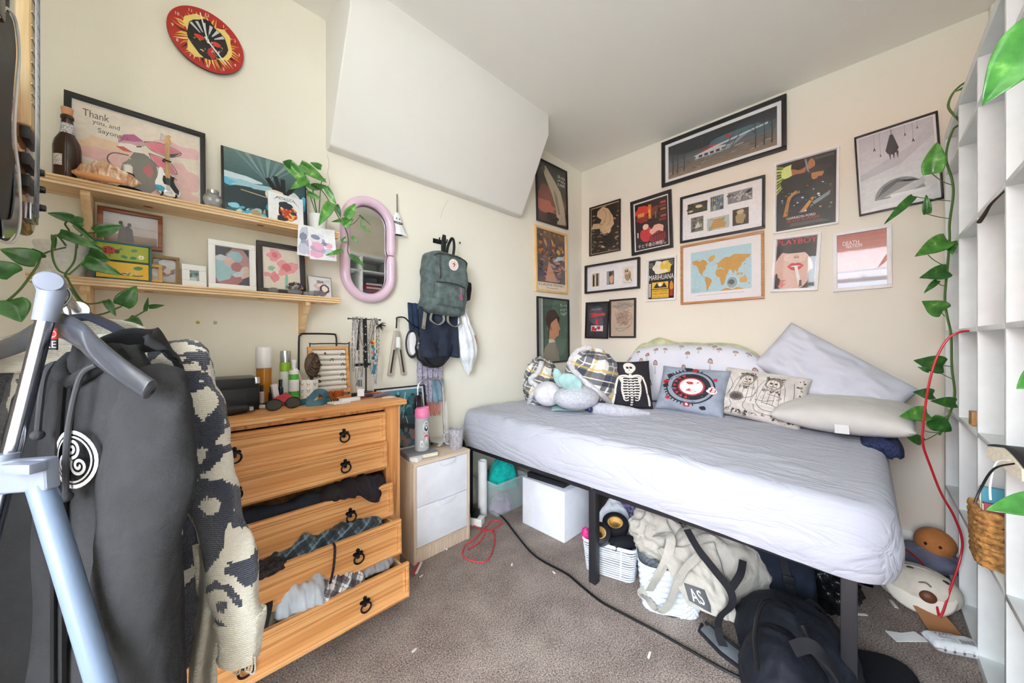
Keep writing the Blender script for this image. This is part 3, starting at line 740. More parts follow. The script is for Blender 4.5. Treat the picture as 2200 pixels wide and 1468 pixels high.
def a_dark1(p):
    p.rect(0, 0, 1, 1, '2b2c33'); p.blob(.5, .6, .4, .3, '4a4a55', 2); p.blob(.5, .4, .25, .2, '5c5a66', 3)
    p.glyphs(.2, .78, .75, .86, 8, 1, 'c9ccd2', .002, 2); p.blob(.5, .66, .32, .05, 'c8323a', 3, .5); p.line([(.2, .62), (.8, .68)], .004, 'd23c44'); p.blob(.5, .45, .08, .09, 'c23a48', 4)
    p.rect(.22, .18, .8, .34, 'e6e6ea'); p.blob(.35, .25, .1, .08, 'c22a34', 6, .6); p.blob(.6, .27, .07, .06, 'b02830', 8, .6); p.blob(.47, .23, .03, .05, '2b2c33', 9, .5)
def a_beige(p):
    p.rect(0, 0, 1, 1, 'c3b09a'); p.blob(.5, .85, .4, .1, 'a39a90', 1, .4); p.blob(.55, .5, .26, .2, 'b49c88', 2, .3)
    for k, c in ((0, '8a4a44'), (1, '3f4a48'), (2, '5c5650'), (3, '904c48')):
        r = random.Random(k+3); p.curve([(r.uniform(.2, .9), r.uniform(.25, .75)) for _ in range(9)], .0022, c)
    p.curve([(.2, .22), (.4, .14), (.65, .2), (.85, .3), (.7, .24), (.4, .22), (.2, .22)], .003, '4f6a66'); p.curve([(.1, .9), (.3, .82), (.6, .9), (.9, .8)], .003, '5b5450')
def a_blade(p):
    p.rect(0, 0, 1, 1, '23231f')
    for i in range(9): p.poly([(.0, .55+.05*i), (.0, .58+.05*i), (.30, .80+.012*i), (.28, .775+.012*i)], ['a9c24a', 'c9d86a', '7f9a36'][i % 3])
    p.blob(.24, .84, .16, .11, 'dbe58e', 2, .2); p.blob(.38, .86, .13, .12, 'a46a42', 3, .12); p.blob(.40, .92, .14, .07, '2c2018', 4, .2); p.blob(.60, .88, .06, .08, 'b5794e', 5, .2); p.line([(.5, .98), (.56, .76)], .008, '8f969c')
    p.blob(.70, .74, .10, .09, 'b98050', 6, .2); p.blob(.74, .80, .17, .05, '3a3430', 7, .2); p.blob(.36, .68, .24, .12, '2f2f2c', 8); p.blob(.8, .5, .2, .2, '33342f', 9)
    p.poly([(.12, .20), (.20, .48), (.34, .56), (.44, .5), (.24, .42), (.2, .2)], 'b67e3e'); p.poly([(.40, .22), (.62, .42), (.66, .40), (.5, .22)], 'c88d46'); p.ell(.40, .42, .15, .09, '15161a'); p.blob(.4, .42, .09, .05, '2c3a44', 12)
    p.dabs(.05, .2, .95, .6, ['4a5a64', '8fa2ac', 'c08a50', '1a1a18', 'dfe6ea'], 46, .018, .01, 8, 60); p.poly([(.62, .34), (.92, .46), (.9, .40), (.66, .3)], '8a98a0')
    p.text('HARRISON FORD', .19, .145, .68, .18, 'f0f0ea'); p.text('BLADE RUNNER', .19, .10, .74, .138, 'b9402c', .04); p.glyphs(.62, .935, .97, .965, 16, 2, 'b0b0a4', .0012, 7)
    for i in range(3): p.rect(.25, .04+.016*i, .9-.05*i, .048+.016*i, '6a6a62')
def a_hang(p):
    p.rect(0, 0, 1, 1, 'd9dadf'); p.grad(0, 0, 1, 1, 'eef0f2', 'c9cad2', 10)
    p.poly([(.0, .42), (.55, .52), (1, .78), (1, .98), (.7, .72), (0, .5)], 'c5c7cf'); p.poly([(0, .25), (.3, .38), (1, .42), (1, .1), (0, .02)], 'e3e6e8')
    p.ell(.52, .12, .34, .235, '8d9092', 24, 0, 180); p.poly([(.3, .14), (.84, .30), (.86, .22), (.6, .12)], 'c9ccce'); p.poly([(.2, .14), (.32, .28), (.5, .34), (.8, .26), (.7, .3), (.5, .30)], '55575a'); p.rect(.4, .12, .9, .16, 'eff2f2'); p.ell(.9, .30, .035, .018, 'ffffff')
    p.line([(.46, 1), (.46, .9)], .006, '9a9aa0'); p.poly([(.44, .93), (.48, .93), (.55, .74), (.52, .69), (.46, .67), (.40, .69), (.37, .74)], '36343a')
    for k in range(3): p.poly([(.41+.05*k, .70), (.445+.05*k, .70), (.43+.05*k, .60)], '36343a')
    for u, v, s in ((.22, .80, 1), (.30, .70, .7), (.64, .88, .8), (.74, .78, 1), (.80, .92, .7)):
        p.line([(u, 1), (u, v)], .0015, '9a9aa0'); p.poly([(u, v+.03*s), (u+.022*s, v-.03*s), (u, v-.015*s), (u-.022*s, v-.03*s)], '3c3a40')
def a_lips(p):
    p.rect(0, 0, 1, 1, '2a1c1c'); p.blob(.42, .36, .5, .42, 'dcb4a4', 1, .06, 26); p.blob(.5, .62, .3, .12, 'e8c8ba', 2, .1); p.poly([(0, .76), (.3, .70), (.7, .70), (1, .78), (1, .9), (0, .9)], '1c1718'); p.rect(0, .84, 1, 1, '2a2022')
    p.ell(.52, .62, .07, .03, 'c79a8a'); p.ell(.49, .605, .018, .012, '8a5a50'); p.ell(.57, .605, .018, .012, '8a5a50')
    p.poly([(.30, .44), (.40, .50), (.46, .505), (.50, .49), (.56, .505), (.64, .49), (.72, .44), (.62, .37), (.50, .35), (.40, .37)], 'c0182c'); p.poly([(.36, .44), (.5, .455), (.66, .44), (.5, .42)], 'f0e6e0')
    p.poly([(.48, .44), (.56, .44), (.68, .08), (.61, .06)], 'f2f0ec'); p.poly([(.63, .16), (.685, .16), (.70, .04), (.63, .03)], '4a4646')
    p.text('PLAYBOY', .0, .88, 1.0, .985, 'd23440')
    for i in range(6): p.rect(.02, .03+.026*i, .22+.03*(i % 3), .044+.026*i, 'd23440')
    p.blob(.95, .1, .12, .3, '1a1414', 6); p.blob(.02, .1, .10, .2, '3a2422', 7)
def a_death(p):
    p.rect(0, 0, 1, 1, 'c98a80'); p.grad(0, .3, 1, 1, 'd99a90', 'b3685e', 8); p.grad(0, 0, 1, .3, '9d9aa8', 'c4acae', 5); p.rect(0, .28, 1, .31, '6e6a78')
    p.text('DEATH', .12, .80, .46, .87, 'f6efee'); p.text('NATION', .19, .74, .52, .80, 'f6efee'); p.ell(.56, .18, .03, .02, '5c5866'); p.line([(.50, .16), (.52, .22)], .003, '5c5866')
R = 'R'
wallpic(R, 'framed_panorama', 'long black framed panorama of a wrecked roadside diner, topmost on wall', ((1421, 307), (1690, 200), (1421, 403), (1690, 320)), .026, M_fblack, a_pano, .024)
wallpic(R, 'framed_print', 'narrow dark framed sepia print of an upside-down figure beside the corner', ((1265, 447), (1331.5, 427), (1266, 551), (1332, 538)), .010, M_fblack, a_upside, 0)
wallpic(R, 'framed_poster', 'black framed red film poster with Japanese title', ((1355.6, 434), (1444, 405), (1358, 549.7), (1446.8, 531)), .024, M_fblack, a_redfilm, .010)
wallpic(R, 'collage_frame', 'black framed white mount holding six small pictures', ((1461, 424.7), (1643, 374.6), (1460, 523), (1643, 490)), .016, M_fblack, a_six, .0)
def a_mapcap(p): a_map(p)
t = wallpic(R, 'framed_map', 'oak framed world map with gold countries on pale blue sea', ((1461, 528.7), (1640.7, 495), (1463, 654.7), (1642.6, 641.5)), .016, M_foak, a_map, (.055, .055, .062, .05))
q = Print(.30, .012, lambda u, v, k: Vector(((u-.5)*.30, -.0056-k, .052+v*.012))); q.glyphs(0, .15, 1, .85, 44, 1, '8a8a88', .0014, 3); q.build('caption', t)
wallpic(R, 'triptych_frame', 'wide black shadow-box frame with three small prints, one an owl', ((1257, 572), (1373.8, 552), (1257, 631.5), (1374, 619.6)), .016, M_fblack, a_three, 0, dep=.03)
wallpic(R, 'framed_poster', 'small white framed black and yellow MARIHUANA film poster', ((1386.5, 557.5), (1450.5, 548.4), (1387.5, 648.4), (1452, 643.7)), .013, M_fwhite, a_mari, .004)
wallpic(R, 'framed_print', 'small black frame with dark print and red scrawl beside the room corner', ((1256, 650), (1305.5, 647.8), (1256, 727), (1304.8, 728)), .012, M_fblack, a_dark1, 0)
wallpic(R, 'framed_print', 'small black frame with beige line drawing above the plaid blanket', ((1308, 644.6), (1364.4, 640), (1308, 726), (1365, 726)), .014, M_fblack, a_beige, 0)
wallpic(R, 'framed_poster', 'white framed dark film poster reading HARRISON FORD', ((1663, 351.8), (1802, 311.8), (1659, 503), (1802, 480)), .011, M_fwhite, a_blade, .003)
wallpic(R, 'framed_print', 'thin black framed pale grey print of dark shapes hanging over an arch', ((1844.4, 292.6), (2029.6, 232), (1846.9, 464), (2027.9, 426)), .008, M_fblack, a_hang, .008)
wallpic(R, 'framed_poster', 'white framed PLAYBOY magazine cover with red lips', ((1655, 509.4), (1756.6, 499.5), (1654, 629), (1757, 622)), .016, M_fwhite, a_lips, .003)
wallpic(R, 'framed_print', 'white framed reddish DEATH print reflecting the window, beside the bookcase', ((1788.5, 501), (1916, 480.4), (1791, 627.4), (1918.5, 616.7)), .019, M_fwhite, a_death, 0)
def a_statue(p):
    p.rect(0, 0, 1, 1, '3d3933'); p.blob(.4, .35, .5, .25, '7d3f34', 1, .3); p.blob(.3, .25, .35, .12, 'b0604a', 2, .4); p.blob(.6, .9, .5, .2, '2e2b27', 3); p.rect(0, 0, 1, .16, '4a2f29')
    p.poly([(.2, .93), (.3, .95), (.62, .74), (.80, .6), (.92, .35), (.98, .05), (.66, .02), (.62, .3), (.5, .5), (.26, .78)], 'b9ab92'); p.poly([(.55, .62), (.68, .5), (.78, .2), (.70, .2), (.6, .42)], '8d8069'); p.ell(.2, .9, .08, .07, '57503f')
    p.line([(.05, .85), (.2, .95)], .015, '2a2723'); p.blob(.5, .12, .2, .08, '2a221e', 6)
    p.glyphs(.70, .70, .98, .90, 5, 3, 'd8d4c8', .006, 3)
def a_monet(p):
    p.rect(0, 0, 1, 1, 'efe4cf'); p.rect(.02, .13, .98, 1, '6a5a58')
    p.dabs(.05, .55, .95, .97, ['8a6a3e', 'b48a4a', '4f5a34', 'd8b070', '6e4a3a', '3e4a5a', 'c07850'], 60, .07, .03, 3, 80)
    p.dabs(.05, .16, .95, .56, ['5a4e7a', '7a6a94', '8a5a44', 'c08060', '4a5a3c', 'b4a0b0', '3a3048'], 60, .08, .022, 5, 30)
    p.poly([(.55, .50), (.72, .60), (.95, .62), (.9, .56), (.7, .52)], 'b8d4e4'); p.poly([(.28, .15), (.4, .5), (.7, .15)], 'c89478')
    p.text('CLAUDE MONET', .06, .075, .94, .115, '6a5a48'); p.rect(.3, .035, .7, .045, '9a8a74')
def a_girl(p):
    p.rect(0, 0, 1, 1, '3f5a50'); p.blob(.7, .6, .35, .5, '52705f', 1); p.rect(.0, 0, .16, 1, 'aab2ac'); p.rect(.05, 0, .09, 1, '7f8a86'); p.rect(.16, 0, .2, 1, '2d3c38')
    p.blob(.48, .66, .24, .17, '3a2a22', 2, .15); p.blob(.42, .55, .12, .12, '33241e', 3); p.poly([(.42, .62), (.60, .70), (.68, .60), (.74, .52), (.68, .50), (.68, .42), (.56, .38), (.5, .34), (.36, .34), (.36, .48)], 'c98f6c'); p.ell(.42, .53, .035, .035, 'a8704f')
    p.poly([(.12, .0), (.2, .22), (.36, .32), (.56, .30), (.66, .14), (.7, 0)], '8c8678'); p.poly([(.34, .36), (.52, .35), (.56, .31), (.34, .30)], 'd9d4c6')
    p.glyphs(.74, .74, .98, .95, 5, 3, 'c8d0c6', .005, 5)
L = 'L'
wallpic(L, 'framed_poster', 'dark framed poster of a leaning pale statue, under the bulkhead', ((1156, 337.6), (1222, 369.6), (1155, 472), (1221, 494)), .010, M_fblack, a_statue, 0)
wallpic(L, 'framed_poster', 'pale wood framed CLAUDE MONET garden poster', ((1152.5, 483), (1221, 504), (1152.5, 625), (1221, 633)), .018, M_fpale, a_monet, 0)
wallpic(L, 'framed_poster', 'black framed portrait of a child in profile on green, behind the blanket', ((1157, 634.6), (1225, 646), (1157, 785), (1224, 775)), .012, M_fblack, a_girl, 0)
# ================================================================== LEFT WALL: clock, shelf things, mirror, hooks
def atX(px, Y):
    u = (px-1100)/FP; return Y*(1+u)/(1-u)
# ---- clock
cc = onY(445, 90, YL-.012)
ck = thing('wall_clock', 'round flame-patterned wall clock with white hands', 'clock', cc)
MB().lathe([(.117, 0), (.118, .002), (.118, .006), (.117, .0075), (.0005, .0075)], 48, R=RX(90)).build('face_disc', mat('clock_edge', (40, 26, 20), .4), ck)
def discmap(R_, off):
    return lambda u, v, k: Vector(((u-.5)*2*R_, -off-k, (v-.5)*2*R_))
p = Print(.236, .236, discmap(.118, .0077))
p.ell(.5, .5, .5, .5, 'b3251c', 48)
r_ = random.Random(12)
for i in range(46):
    a = 2*PI*i/46; ro = r_.uniform(.40, .485); ri = r_.uniform(.2, .3); da = r_.uniform(.04, .09); b2 = a+r_.uniform(-.12, .12)
    c_ = ['e9c45c', 'f0d887', 'd6862c', '2c1712', 'e4b84c'][i % 5]
    p.poly([(.5+ri*math.cos(a-da), .5+ri*math.sin(a-da)), (.5+(ri+ro)/2*math.cos(a-da*.3), .5+(ri+ro)/2*math.sin(a-da*.3)), (.5+ro*math.cos(b2), .5+ro*math.sin(b2)), (.5+(ri+ro)/2*math.cos(a+da*.9), .5+(ri+ro)/2*math.sin(a+da*.9)), (.5+ri*math.cos(a+da), .5+ri*math.sin(a+da))], c_)
p.blob(.5, .52, .30, .34, 'ecd07a', 3, .25); p.blob(.5, .50, .26, .31, '1d1717', 5, .2)
for i in range(6):
    a = math.radians(40+20*i); p.poly([(.5+.12*math.cos(a-.07), .5+.12*math.sin(a-.07)), (.5+.28*math.cos(a-.09), .5+.28*math.sin(a-.09)), (.5+.28*math.cos(a+.07), .5+.28*math.sin(a+.07)), (.5+.12*math.cos(a+.05), .5+.12*math.sin(a+.05))], 'c9ced6')
p.blob(.40, .50, .06, .04, 'd8402c', 8, .2); p.blob(.62, .50, .06, .04, 'd8402c', 9, .2); p.blob(.56, .32, .05, .10, 'b8322c', 10, .3); p.dabs(.3, .25, .7, .5, ['6a6a72', 'c9ced6', '8c2420', 'd8a040'], 22, .02, .01, 6, 90)
for i in range(12):
    a = PI/2-2*PI*((i+1))/12; w_ = .022*min(1.4, textmesh(str(i+1))[2]); p.text(str(i+1), .5+.43*math.cos(a)-w_, .5+.43*math.sin(a)-.024, .5+.43*math.cos(a)+w_, .5+.43*math.sin(a)+.024, 'f2efe8')
p.build('printed_face', ck, .3)
def hand(ang, ln, w, y):
    a = math.radians(ang); d = Vector((math.sin(a), 0, math.cos(a))); s_ = Vector((d.z, 0, -d.x))
    pts = [(-d*.012-s_*w/2), (-d*.012+s_*w/2), (d*ln+s_*w*.35), (d*ln-s_*w*.35)]
    m = MB(); m.prism([(q.x, q.z) for q in pts], y, y-.0012, 'xz'); return m
hm = mat('clock_hand_white', (238, 238, 236), .4)
hand(-13, .098, .0055, -.0125).build('minute_hand', hm, ck); hand(138, .088, .006, -.0105).build('hour_hand', hm, ck); hand(10, .03, .0015, -.0140).build('second_hand', mat('grey_hand', (150, 150, 155), .4), ck)
MB().lathe([(.005, 0), (.005, .007), (.0005, .0075)], 12, (0, -.0078, 0), RX(90)).build('hub', hm, ck)

# ---- upper shelf
def lean(x, y, z, ang): return dict(loc=(x, y, z), rot=(math.radians(-ang), 0, 0))
def a_sayo(p):
    p.rect(0, 0, 1, 1, 'ece0d2'); p.blob(.25, .48, .26, .12, 'ecc9a8', 1, .3); p.blob(.3, .38, .28, .1, 'e8b4b0', 2, .3); p.blob(.8, .72, .2, .1, 'edbcc2', 3, .3); p.blob(.3, .18, .22, .12, 'e5a4a4', 4, .3); p.blob(.82, .3, .2, .2, 'e8bcbc', 5, .4); p.blob(.75, .1, .3, .1, 'e8c0bc', 6, .3)
    for a in ([(.52, .72), (.66, .76), (.84, .70), (.74, .60), (.58, .63)], [(.56, .58), (.72, .54), (.80, .38), (.62, .44)]): p.poly(a, 'e0788c'); p.curve(a+a[:1], .0022, '3a3236')
    p.poly([(.70, .62), (.84, .70), (.76, .60)], '34343e'); p.blob(.42, .66, .10, .10, 'c8a0a4', 7, .25); p.poly([(.32, .62), (.36, .74), (.44, .78), (.52, .72), (.44, .68), (.36, .66)], 'b8508c'); p.blob(.42, .58, .09, .06, 'efe6e0', 8, .2); p.poly([(.30, .56), (.36, .52), (.44, .53), (.36, .58)], 'c84444')
    p.blob(.5, .26, .14, .30, '77736c', 9, .15); p.curve([(.4, .48), (.28, .46), (.24, .36), (.32, .24), (.38, .22)], .0035, '55524c'); p.curve([(.42, .44), (.34, .44), (.34, .34), (.42, .36)], .003, 'd8d4cc'); p.blob(.56, .34, .04, .08, 'b85c64', 10); p.curve([(.58, .5), (.66, .40), (.8, .30)], .003, '4a464a')
    for a, b in (((.46, .62), (.5, .64)),): p.line([a, b], .004, '2c2428')
    p.text('Thank', .06, .84, .25, .93, '55504a', .0); p.text('you, and', .13, .755, .33, .83, '55504a'); p.text('Sayonara', .17, .655, .40, .735, '55504a')
framed('framed_drawing', 'large black framed pink watercolour drawing leaning on the upper shelf', (-.042, 1.850, ZU), (math.radians(-5), 0, 0), .352, .318, .016, M_fblack, a_sayo, (.004, .004, .004, .004))
M_amber = mat('brown_bottle_glass', (58, 30, 14), .06, trans=.25, spec=.6)
bt = thing('beer_bottle', 'brown glass bottle with cork and floral neck label beside the shell', 'bottle', (-.204, 1.800, ZU))
MB().lathe([(.001, 0), (.027, 0), (.030, .004), (.030, .105), (.027, .125), (.016, .150), (.0135, .165), (.0125, .196), (.0145, .198), (.0145, .206), (.012, .210), (.001, .210)], 28).build('glass_body', M_amber, bt)
MB().lathe([(.001, .200), (.0105, .201), (.0135, .232), (.012, .234), (.001, .234)], 16).build('cork', mat('pale_cork', (214, 158, 120), .8), bt)
MB().lathe([(.0165, .150), (.0143, .166), (.0133, .182), (.0128, .182), (.0138, .166), (.016, .150)], 24).build('neck_label', mat('floral_label', (206, 190, 200), .6, var=(220, .5)), bt)
MB().grid(10, 1, lambda u, v: (.0304*math.cos(-2.6+u*.8), .0304*math.sin(-2.6+u*.8), .04+v*.035)).build('back_label', mat('grey_label', (190, 186, 176), .6, var=(300, .3)), bt)
# conch shell
def shell():
    m = MB()
    def f(u, v):
        a = 2*PI*u; t = v; L = .155; x = (t-.42)*L
        r = interp([(0, .004), (.18, .026), (.38, .040), (.55, .037), (.8, .022), (1, .003)], t)
        r *= 1+.10*math.sin(a*5+t*26)*(1-t*.5)+.05*math.sin(t*60)+.05*nz(t*30, a*2)
        z = r*math.sin(a)*1.25; y = r*math.cos(a)*.66
        if z < -.018: z = -.018+(z+.018)*.2
        return (x, y, z+.0245)
    m.grid(36, 48, f, True); return m
def shellmat():
    m, n, l, b = newmat('conch_shell'); v = texco(n, l, 'Object', (60, 20, 20)); f = noisen(n, l, v, 1.4, 4, .6, .8)
    l.new(ramp(n, l, f, [(.35, (178, 118, 82)), (.5, (214, 176, 142)), (.62, (238, 226, 208))]), b.inputs['Base Color']); b.inputs['Roughness'].default_value = .35; bump(n, l, b, f, .3, .004); return m
sh = thing('conch_shell', 'ridged brown and cream conch shell lying on the upper shelf', 'shell', (-.128, 1.758, ZU+.0015), (0, 0, math.radians(-12)))
shell().build('shell_body', shellmat(), sh, smooth=60)
MB().tube([(-.05, -.020, .016), (-.02, -.024, .013), (.02, -.024, .012), (.055, -.016, .012)], [.008, .011, .010, .004], 10).build('shell_lip', mat('orange_lip', (226, 158, 104), .3), sh)
cd = thing('pillar_candle', 'white candle in a black holder on the upper shelf', 'candle', (-.072, 1.772, ZU))
MB().lathe([(.001, 0), (.030, 0), (.036, .004), (.037, .006), (.020, .005), (.001, .005)], 28).build('saucer', M_iron, cd)
MB().lathe([(.001, .005), (.0155, .005), (.0165, .008), (.0165, .058), (.015, .060), (.001, .060)], 24).build('holder', mat('gloss_black_glass', (10, 10, 12), .08), cd)
MB().lathe([(.012, .058), (.0120, .085), (.010, .087), (.0012, .0865), (.0012, .094), (.0005, .094)], 20).build('wax', mat('candle_wax', (232, 230, 222), .5), cd)
# miniature bass on stand
mg = thing('miniature_bass', 'miniature white bass guitar with black pickguard on a little stand', 'figurine', (.026, 1.775, ZU), (math.radians(-6), 0, math.radians(8)))
bp = [(-.030, .035), (-.033, .055), (-.026, .078), (-.024, .10), (-.021, .112), (-.013, .112), (-.009, .098), (-.004, .088), (.006, .086), (.013, .092), (.019, .090), (.017, .078), (.020, .062), (.030, .045), (.033, .028), (.024, .016), (.0, .012), (-.020, .018)]
sp = [(q.x, q.y) for q in smoothpath([(a, b, 0) for a, b in bp], 3, True)]
MB().prism(sp, -.004, .005, 'xz').build('body', mat('gloss_white', (240, 240, 240), .12, coat=.5), mg, bevel=.0015)
pg_ = [(-.012, .084), (.012, .088), (.018, .088), (.016, .07), (.02, .058), (.03, .04), (.028, .024), (.018, .03), (.004, .052), (-.010, .054), (-.014, .066)]
MB().prism(pg_, -.0052, -.0042, 'xz').build('pickguard', M_fblack, mg)
MB().prism([(-.032, .030), (-.024, .024), (-.010, .028), (-.008, .040), (-.018, .046), (-.032, .044)], -.0051, -.0041, 'xz').build('blue_sticker', mat('blue_sticker', (60, 160, 190), .4), mg)
mp_ = woodm('maple_neck', (190, 140, 84), (214, 170, 110), (228, 190, 136), 'z', 8)
MB().bb((-.0062, -.0085, .078), (.0062, -.0035, .205)).build('neck', mp_, mg, bevel=.001)
MB().prism([(-.0065, .205), (.0065, .205), (.012, .212), (.010, .222), (.006, .232), (.011, .236), (.006, .243), (-.003, .236), (-.007, .220)], -.008, -.0045, 'xz').build('headstock', mp_, mg, bevel=.0006)
for i in range(4):
    MB().tube([(-.006+.001*i, -.006, .213+.0072*i), (-.014+.001*i, -.006, .215+.0072*i), (-.019+.001*i, -.006, .216+.0072*i)], [.0012, .0012, .0028], 6).build('tuning_peg', mat('chrome', (215, 215, 220), .12, 1), mg)
st = MB()
for i in range(4): st.tube([(-.0042+.0028*i, -.0095, .03), (-.0042+.0028*i, -.0095, .208)], .00035, 4)
o = st.build('string', mat('chrome', None), mg); o['kind'] = 'stuff'
MB().bb((-.010, -.0075, .024), (.010, -.004, .033)).build('bridge', mat('chrome', None), mg, bevel=.001)
sd_ = MB(); sd_.tube([(-.020, .025, .002), (-.016, .010, .016), (-.016, -.014, .012), (-.016, -.014, .020)], .0028, 7); sd_.tube([(.024, .025, .002), (.020, .010, .016), (.020, -.014, .012), (.020, -.014, .020)], .0028, 7); sd_.tube([(.0, .028, .002), (0, .012, .08), (0, .008, .140), (-.011, .002, .141), (-.011, -.012, .141), (.009, -.012, .139)], .0024, 7); sd_.tube([(-.016, .010, .016), (0, .012, .03), (.020, .010, .016)], .0025, 7)
sd_.build('stand', M_iron, mg)
# skull jar
sj = thing('skull_jar', 'small clear skull-shaped jar with silver lid', 'jar', (.150, 1.782, ZU))
M_clear = mat('clear_thick_glass', (232, 236, 240), .08, trans=.75, ior=1.2)
MB().lathe([(.001, 0), (.020, 0), (.022, .010), (.027, .022), (.030, .036), (.026, .050), (.016, .056), (.016, .060), (.001, .060)], 24, sy=1.0).build('jar_body', M_clear, sj)
for x in (-.011, .011): MB().ell((x, -.0255, .030), (.007, .005, .0075), 12, 8).build('eye_socket', mat('milky', (205, 206, 214), .2), sj)
for i in range(5): MB().box((-.010+.005*i, -.0215, .010), (.0036, .004, .010)).build('tooth', M_clear, sj, bevel=.001)
MB().lathe([(.0175, .058), (.018, .060), (.018, .071), (.0165, .073), (.001, .073)], 24).build('lid', mat('brushed_silver', (200, 200, 204), .25, 1), sj)
# LP sleeves and CD
def a_hand(p):
    p.rect(0, 0, 1, 1, '27434a'); p.grad(0, .55, 1, 1, '3a5a60', '5c7674', 8)
    for i in range(7): p.poly([(.5, .62), (.1+.13*i, 1), (.16+.13*i, 1)], '7a9496' if i % 2 else '66848a')
    p.blob(.12, .58, .25, .06, 'c9dbe4', 1, .4); p.blob(.1, .5, .2, .06, '5cb8d8', 2, .4); p.blob(.3, .52, .25, .05, '9ac4d4', 3, .4); p.blob(.25, .3, .3, .18, '1c343c', 4); p.dabs(.02, .02, .5, .18, ['4cb0d0', '8ad0e4', 'd8dcd0', '2a6a80', 'b8a080'], 40, .05, .04, 5, 40); p.dabs(.5, .02, .98, .5, ['3a9cc8', 'c8a078', '1c343c', '58b8dc', '34505a'], 30, .04, .10, 6, 10)
    for a in ([(.62, .50), (.50, .70)], [(.66, .52), (.60, .76)], [(.70, .52), (.70, .74)], [(.74, .48), (.84, .66)]): p.line(a, .018, '14161a')
    p.blob(.66, .44, .12, .13, '1c1a1c', 7, .1); p.blob(.60, .44, .12, .10, 'e8dccc', 8, .15); p.blob(.62, .40, .09, .05, 'c07a58', 9, .2); p.line([(.18, .42), (.55, .38)], .004, 'c8a888'); p.blob(.84, .44, .08, .12, 'd8e0e0', 10, .2)
t = thing('record_sleeve', 'teal record sleeve with a reaching hand, leaning on the upper shelf', 'record', (.338, 1.828, ZU), (math.radians(-8), 0, 0))
MB().bb((-.1475, -.004, 0), (.1475, 0, .295)).build('sleeve', mat('sleeve_card', (58, 90, 94), .5), t, bevel=.001)
p = Print(.295, .295, lambda u, v, k: Vector(((u-.5)*.295, -.0042-k, v*.295))); a_hand(p); p.build('cover_print', t, .35)
tag(MB().bb((-.155, 0, 0), (.155, .004, .302)).build('record_sleeve', M_fblack, loc=(.337, 1.8325, ZU), rot=(math.radians(-8), 0, math.radians(-1)), bevel=.001), 'black record sleeve tucked behind the teal one', 'record')
t = thing('compact_disc', 'white METALLICA compact disc case standing before the record sleeve', 'compact disc', (.392, 1.762, ZU), (math.radians(-6), 0, math.radians(3)))
MB().bb((-.066, 0, 0), (.066, .006, .122)).build('case', mat('cd_case', (232, 234, 240), .25), t, bevel=.0008)
p = Print(.132, .122, lambda u, v, k: Vector(((u-.5)*.132, -.0003-k, v*.122)))
p.rect(0, 0, 1, 1, 'eceef2'); p.blob(.52, .38, .24, .33, '3a2024', 2, .25); p.blob(.56, .32, .22, .22, 'c4402c', 3, .4); p.dabs(.36, .12, .76, .52, ['e08a3c', 'b02c30', '7a1c2c', 'f0b860', '2c3a4a'], 30, .06, .05, 4, 80); p.blob(.48, .62, .2, .12, '26323c', 5, .25); p.blob(.36, .12, .12, .12, '2a2a32', 6, .3)
p.text('METALLICA', .24, .80, .74, .90, '1c1c20'); p.line([(.26, .88), (.16, .76)], .003, '1c1c20', True); p.line([(.72, .84), (.88, .66)], .003, '1c1c20', True); p.build('cover_print', t, .3)

# ---- leaves / pothos
def leafmat(name='pothos_leaf', c1=(46, 104, 38), c2=(92, 158, 62), c3=(196, 212, 140)):
    if name in MATS: return MATS[name]
    m, n, l, b = newmat(name); MATS[name] = m; v = texco(n, l, 'Object', (1, 1, 1)); f = noisen(n, l, v, 26, 4, .6, .5)
    l.new(ramp(n, l, f, [(.3, c1), (.6, c2), (.78, c3)]), b.inputs['Base Color']); b.inputs['Roughness'].default_value = .3; b.inputs['Coat Weight'].default_value = .2
    b.inputs['Subsurface Weight'].default_value = 0
    bump(n, l, b, noisen(n, l, v, 60, 2), .1, .002); return m
M_leaf = leafmat(); M_leafd = leafmat('pothos_leaf_dark', (30, 78, 30), (62, 122, 48), (110, 160, 78))
M_stem = mat('vine_stem', (74, 104, 48), .5)
def leafmesh(L, W, cup=.25, droop=.35):
    """heart-shaped leaf along +x from the stalk, z up"""
    m = MB()
    def f(u, v):
        t = v; s = (u-.5)*2
        w = W/2*(math.sin(PI*min(1, t**.62)))**.75*(1-.25*t) if 0 < t < 1 else 0
        x = L*t; back = -.10*L*abs(s)*(1-t)**3*4*t if t < .3 else 0
        if t < .22: x -= .16*L*abs(s)*math.sin(PI*t/.22*.5)*(1-t/.22)*1.6
        y = s*w
        z = cup*abs(y)-droop*L*t*t*.6+.02*L*math.sin(t*9)*abs(s)
        return (x, y, z)
    m.grid(8, 12, f); return m
def add_leaf(parent, base, tip, W=None, up=(0, 0, 1), mt=None, nm='leaf', curl=.25):
    base = Vector(base); tip = Vector(tip); d = tip-base; L = d.length; W = W or L*.72
    x = d.normalized(); u = (Vector((0, 0, CZ+.12))-base) if up is VIEW else Vector(up); y = u.cross(x)
    y = y.normalized() if y.length > 1e-4 else Vector((0, 1, 0)); z = x.cross(y)
    o = leafmesh(L, W, curl, .25).build(nm, mt or M_leaf, parent, smooth=60, solid=.0008, weld=1e-6)
    o.matrix_basis = Matrix.LocRotScale(base-(parent.location if parent else Vector()), Matrix((x, y, z)).transposed().to_quaternion(), None)
    return o
def vine(parent, pts, r=.0022, nm='stem'):
    q = smoothpath([Vector(p)-parent.location for p in pts], 6); return MB().tube(q, r, 6).build(nm, M_stem, parent)
VIEW = Vector((-S2, -S2, .15))
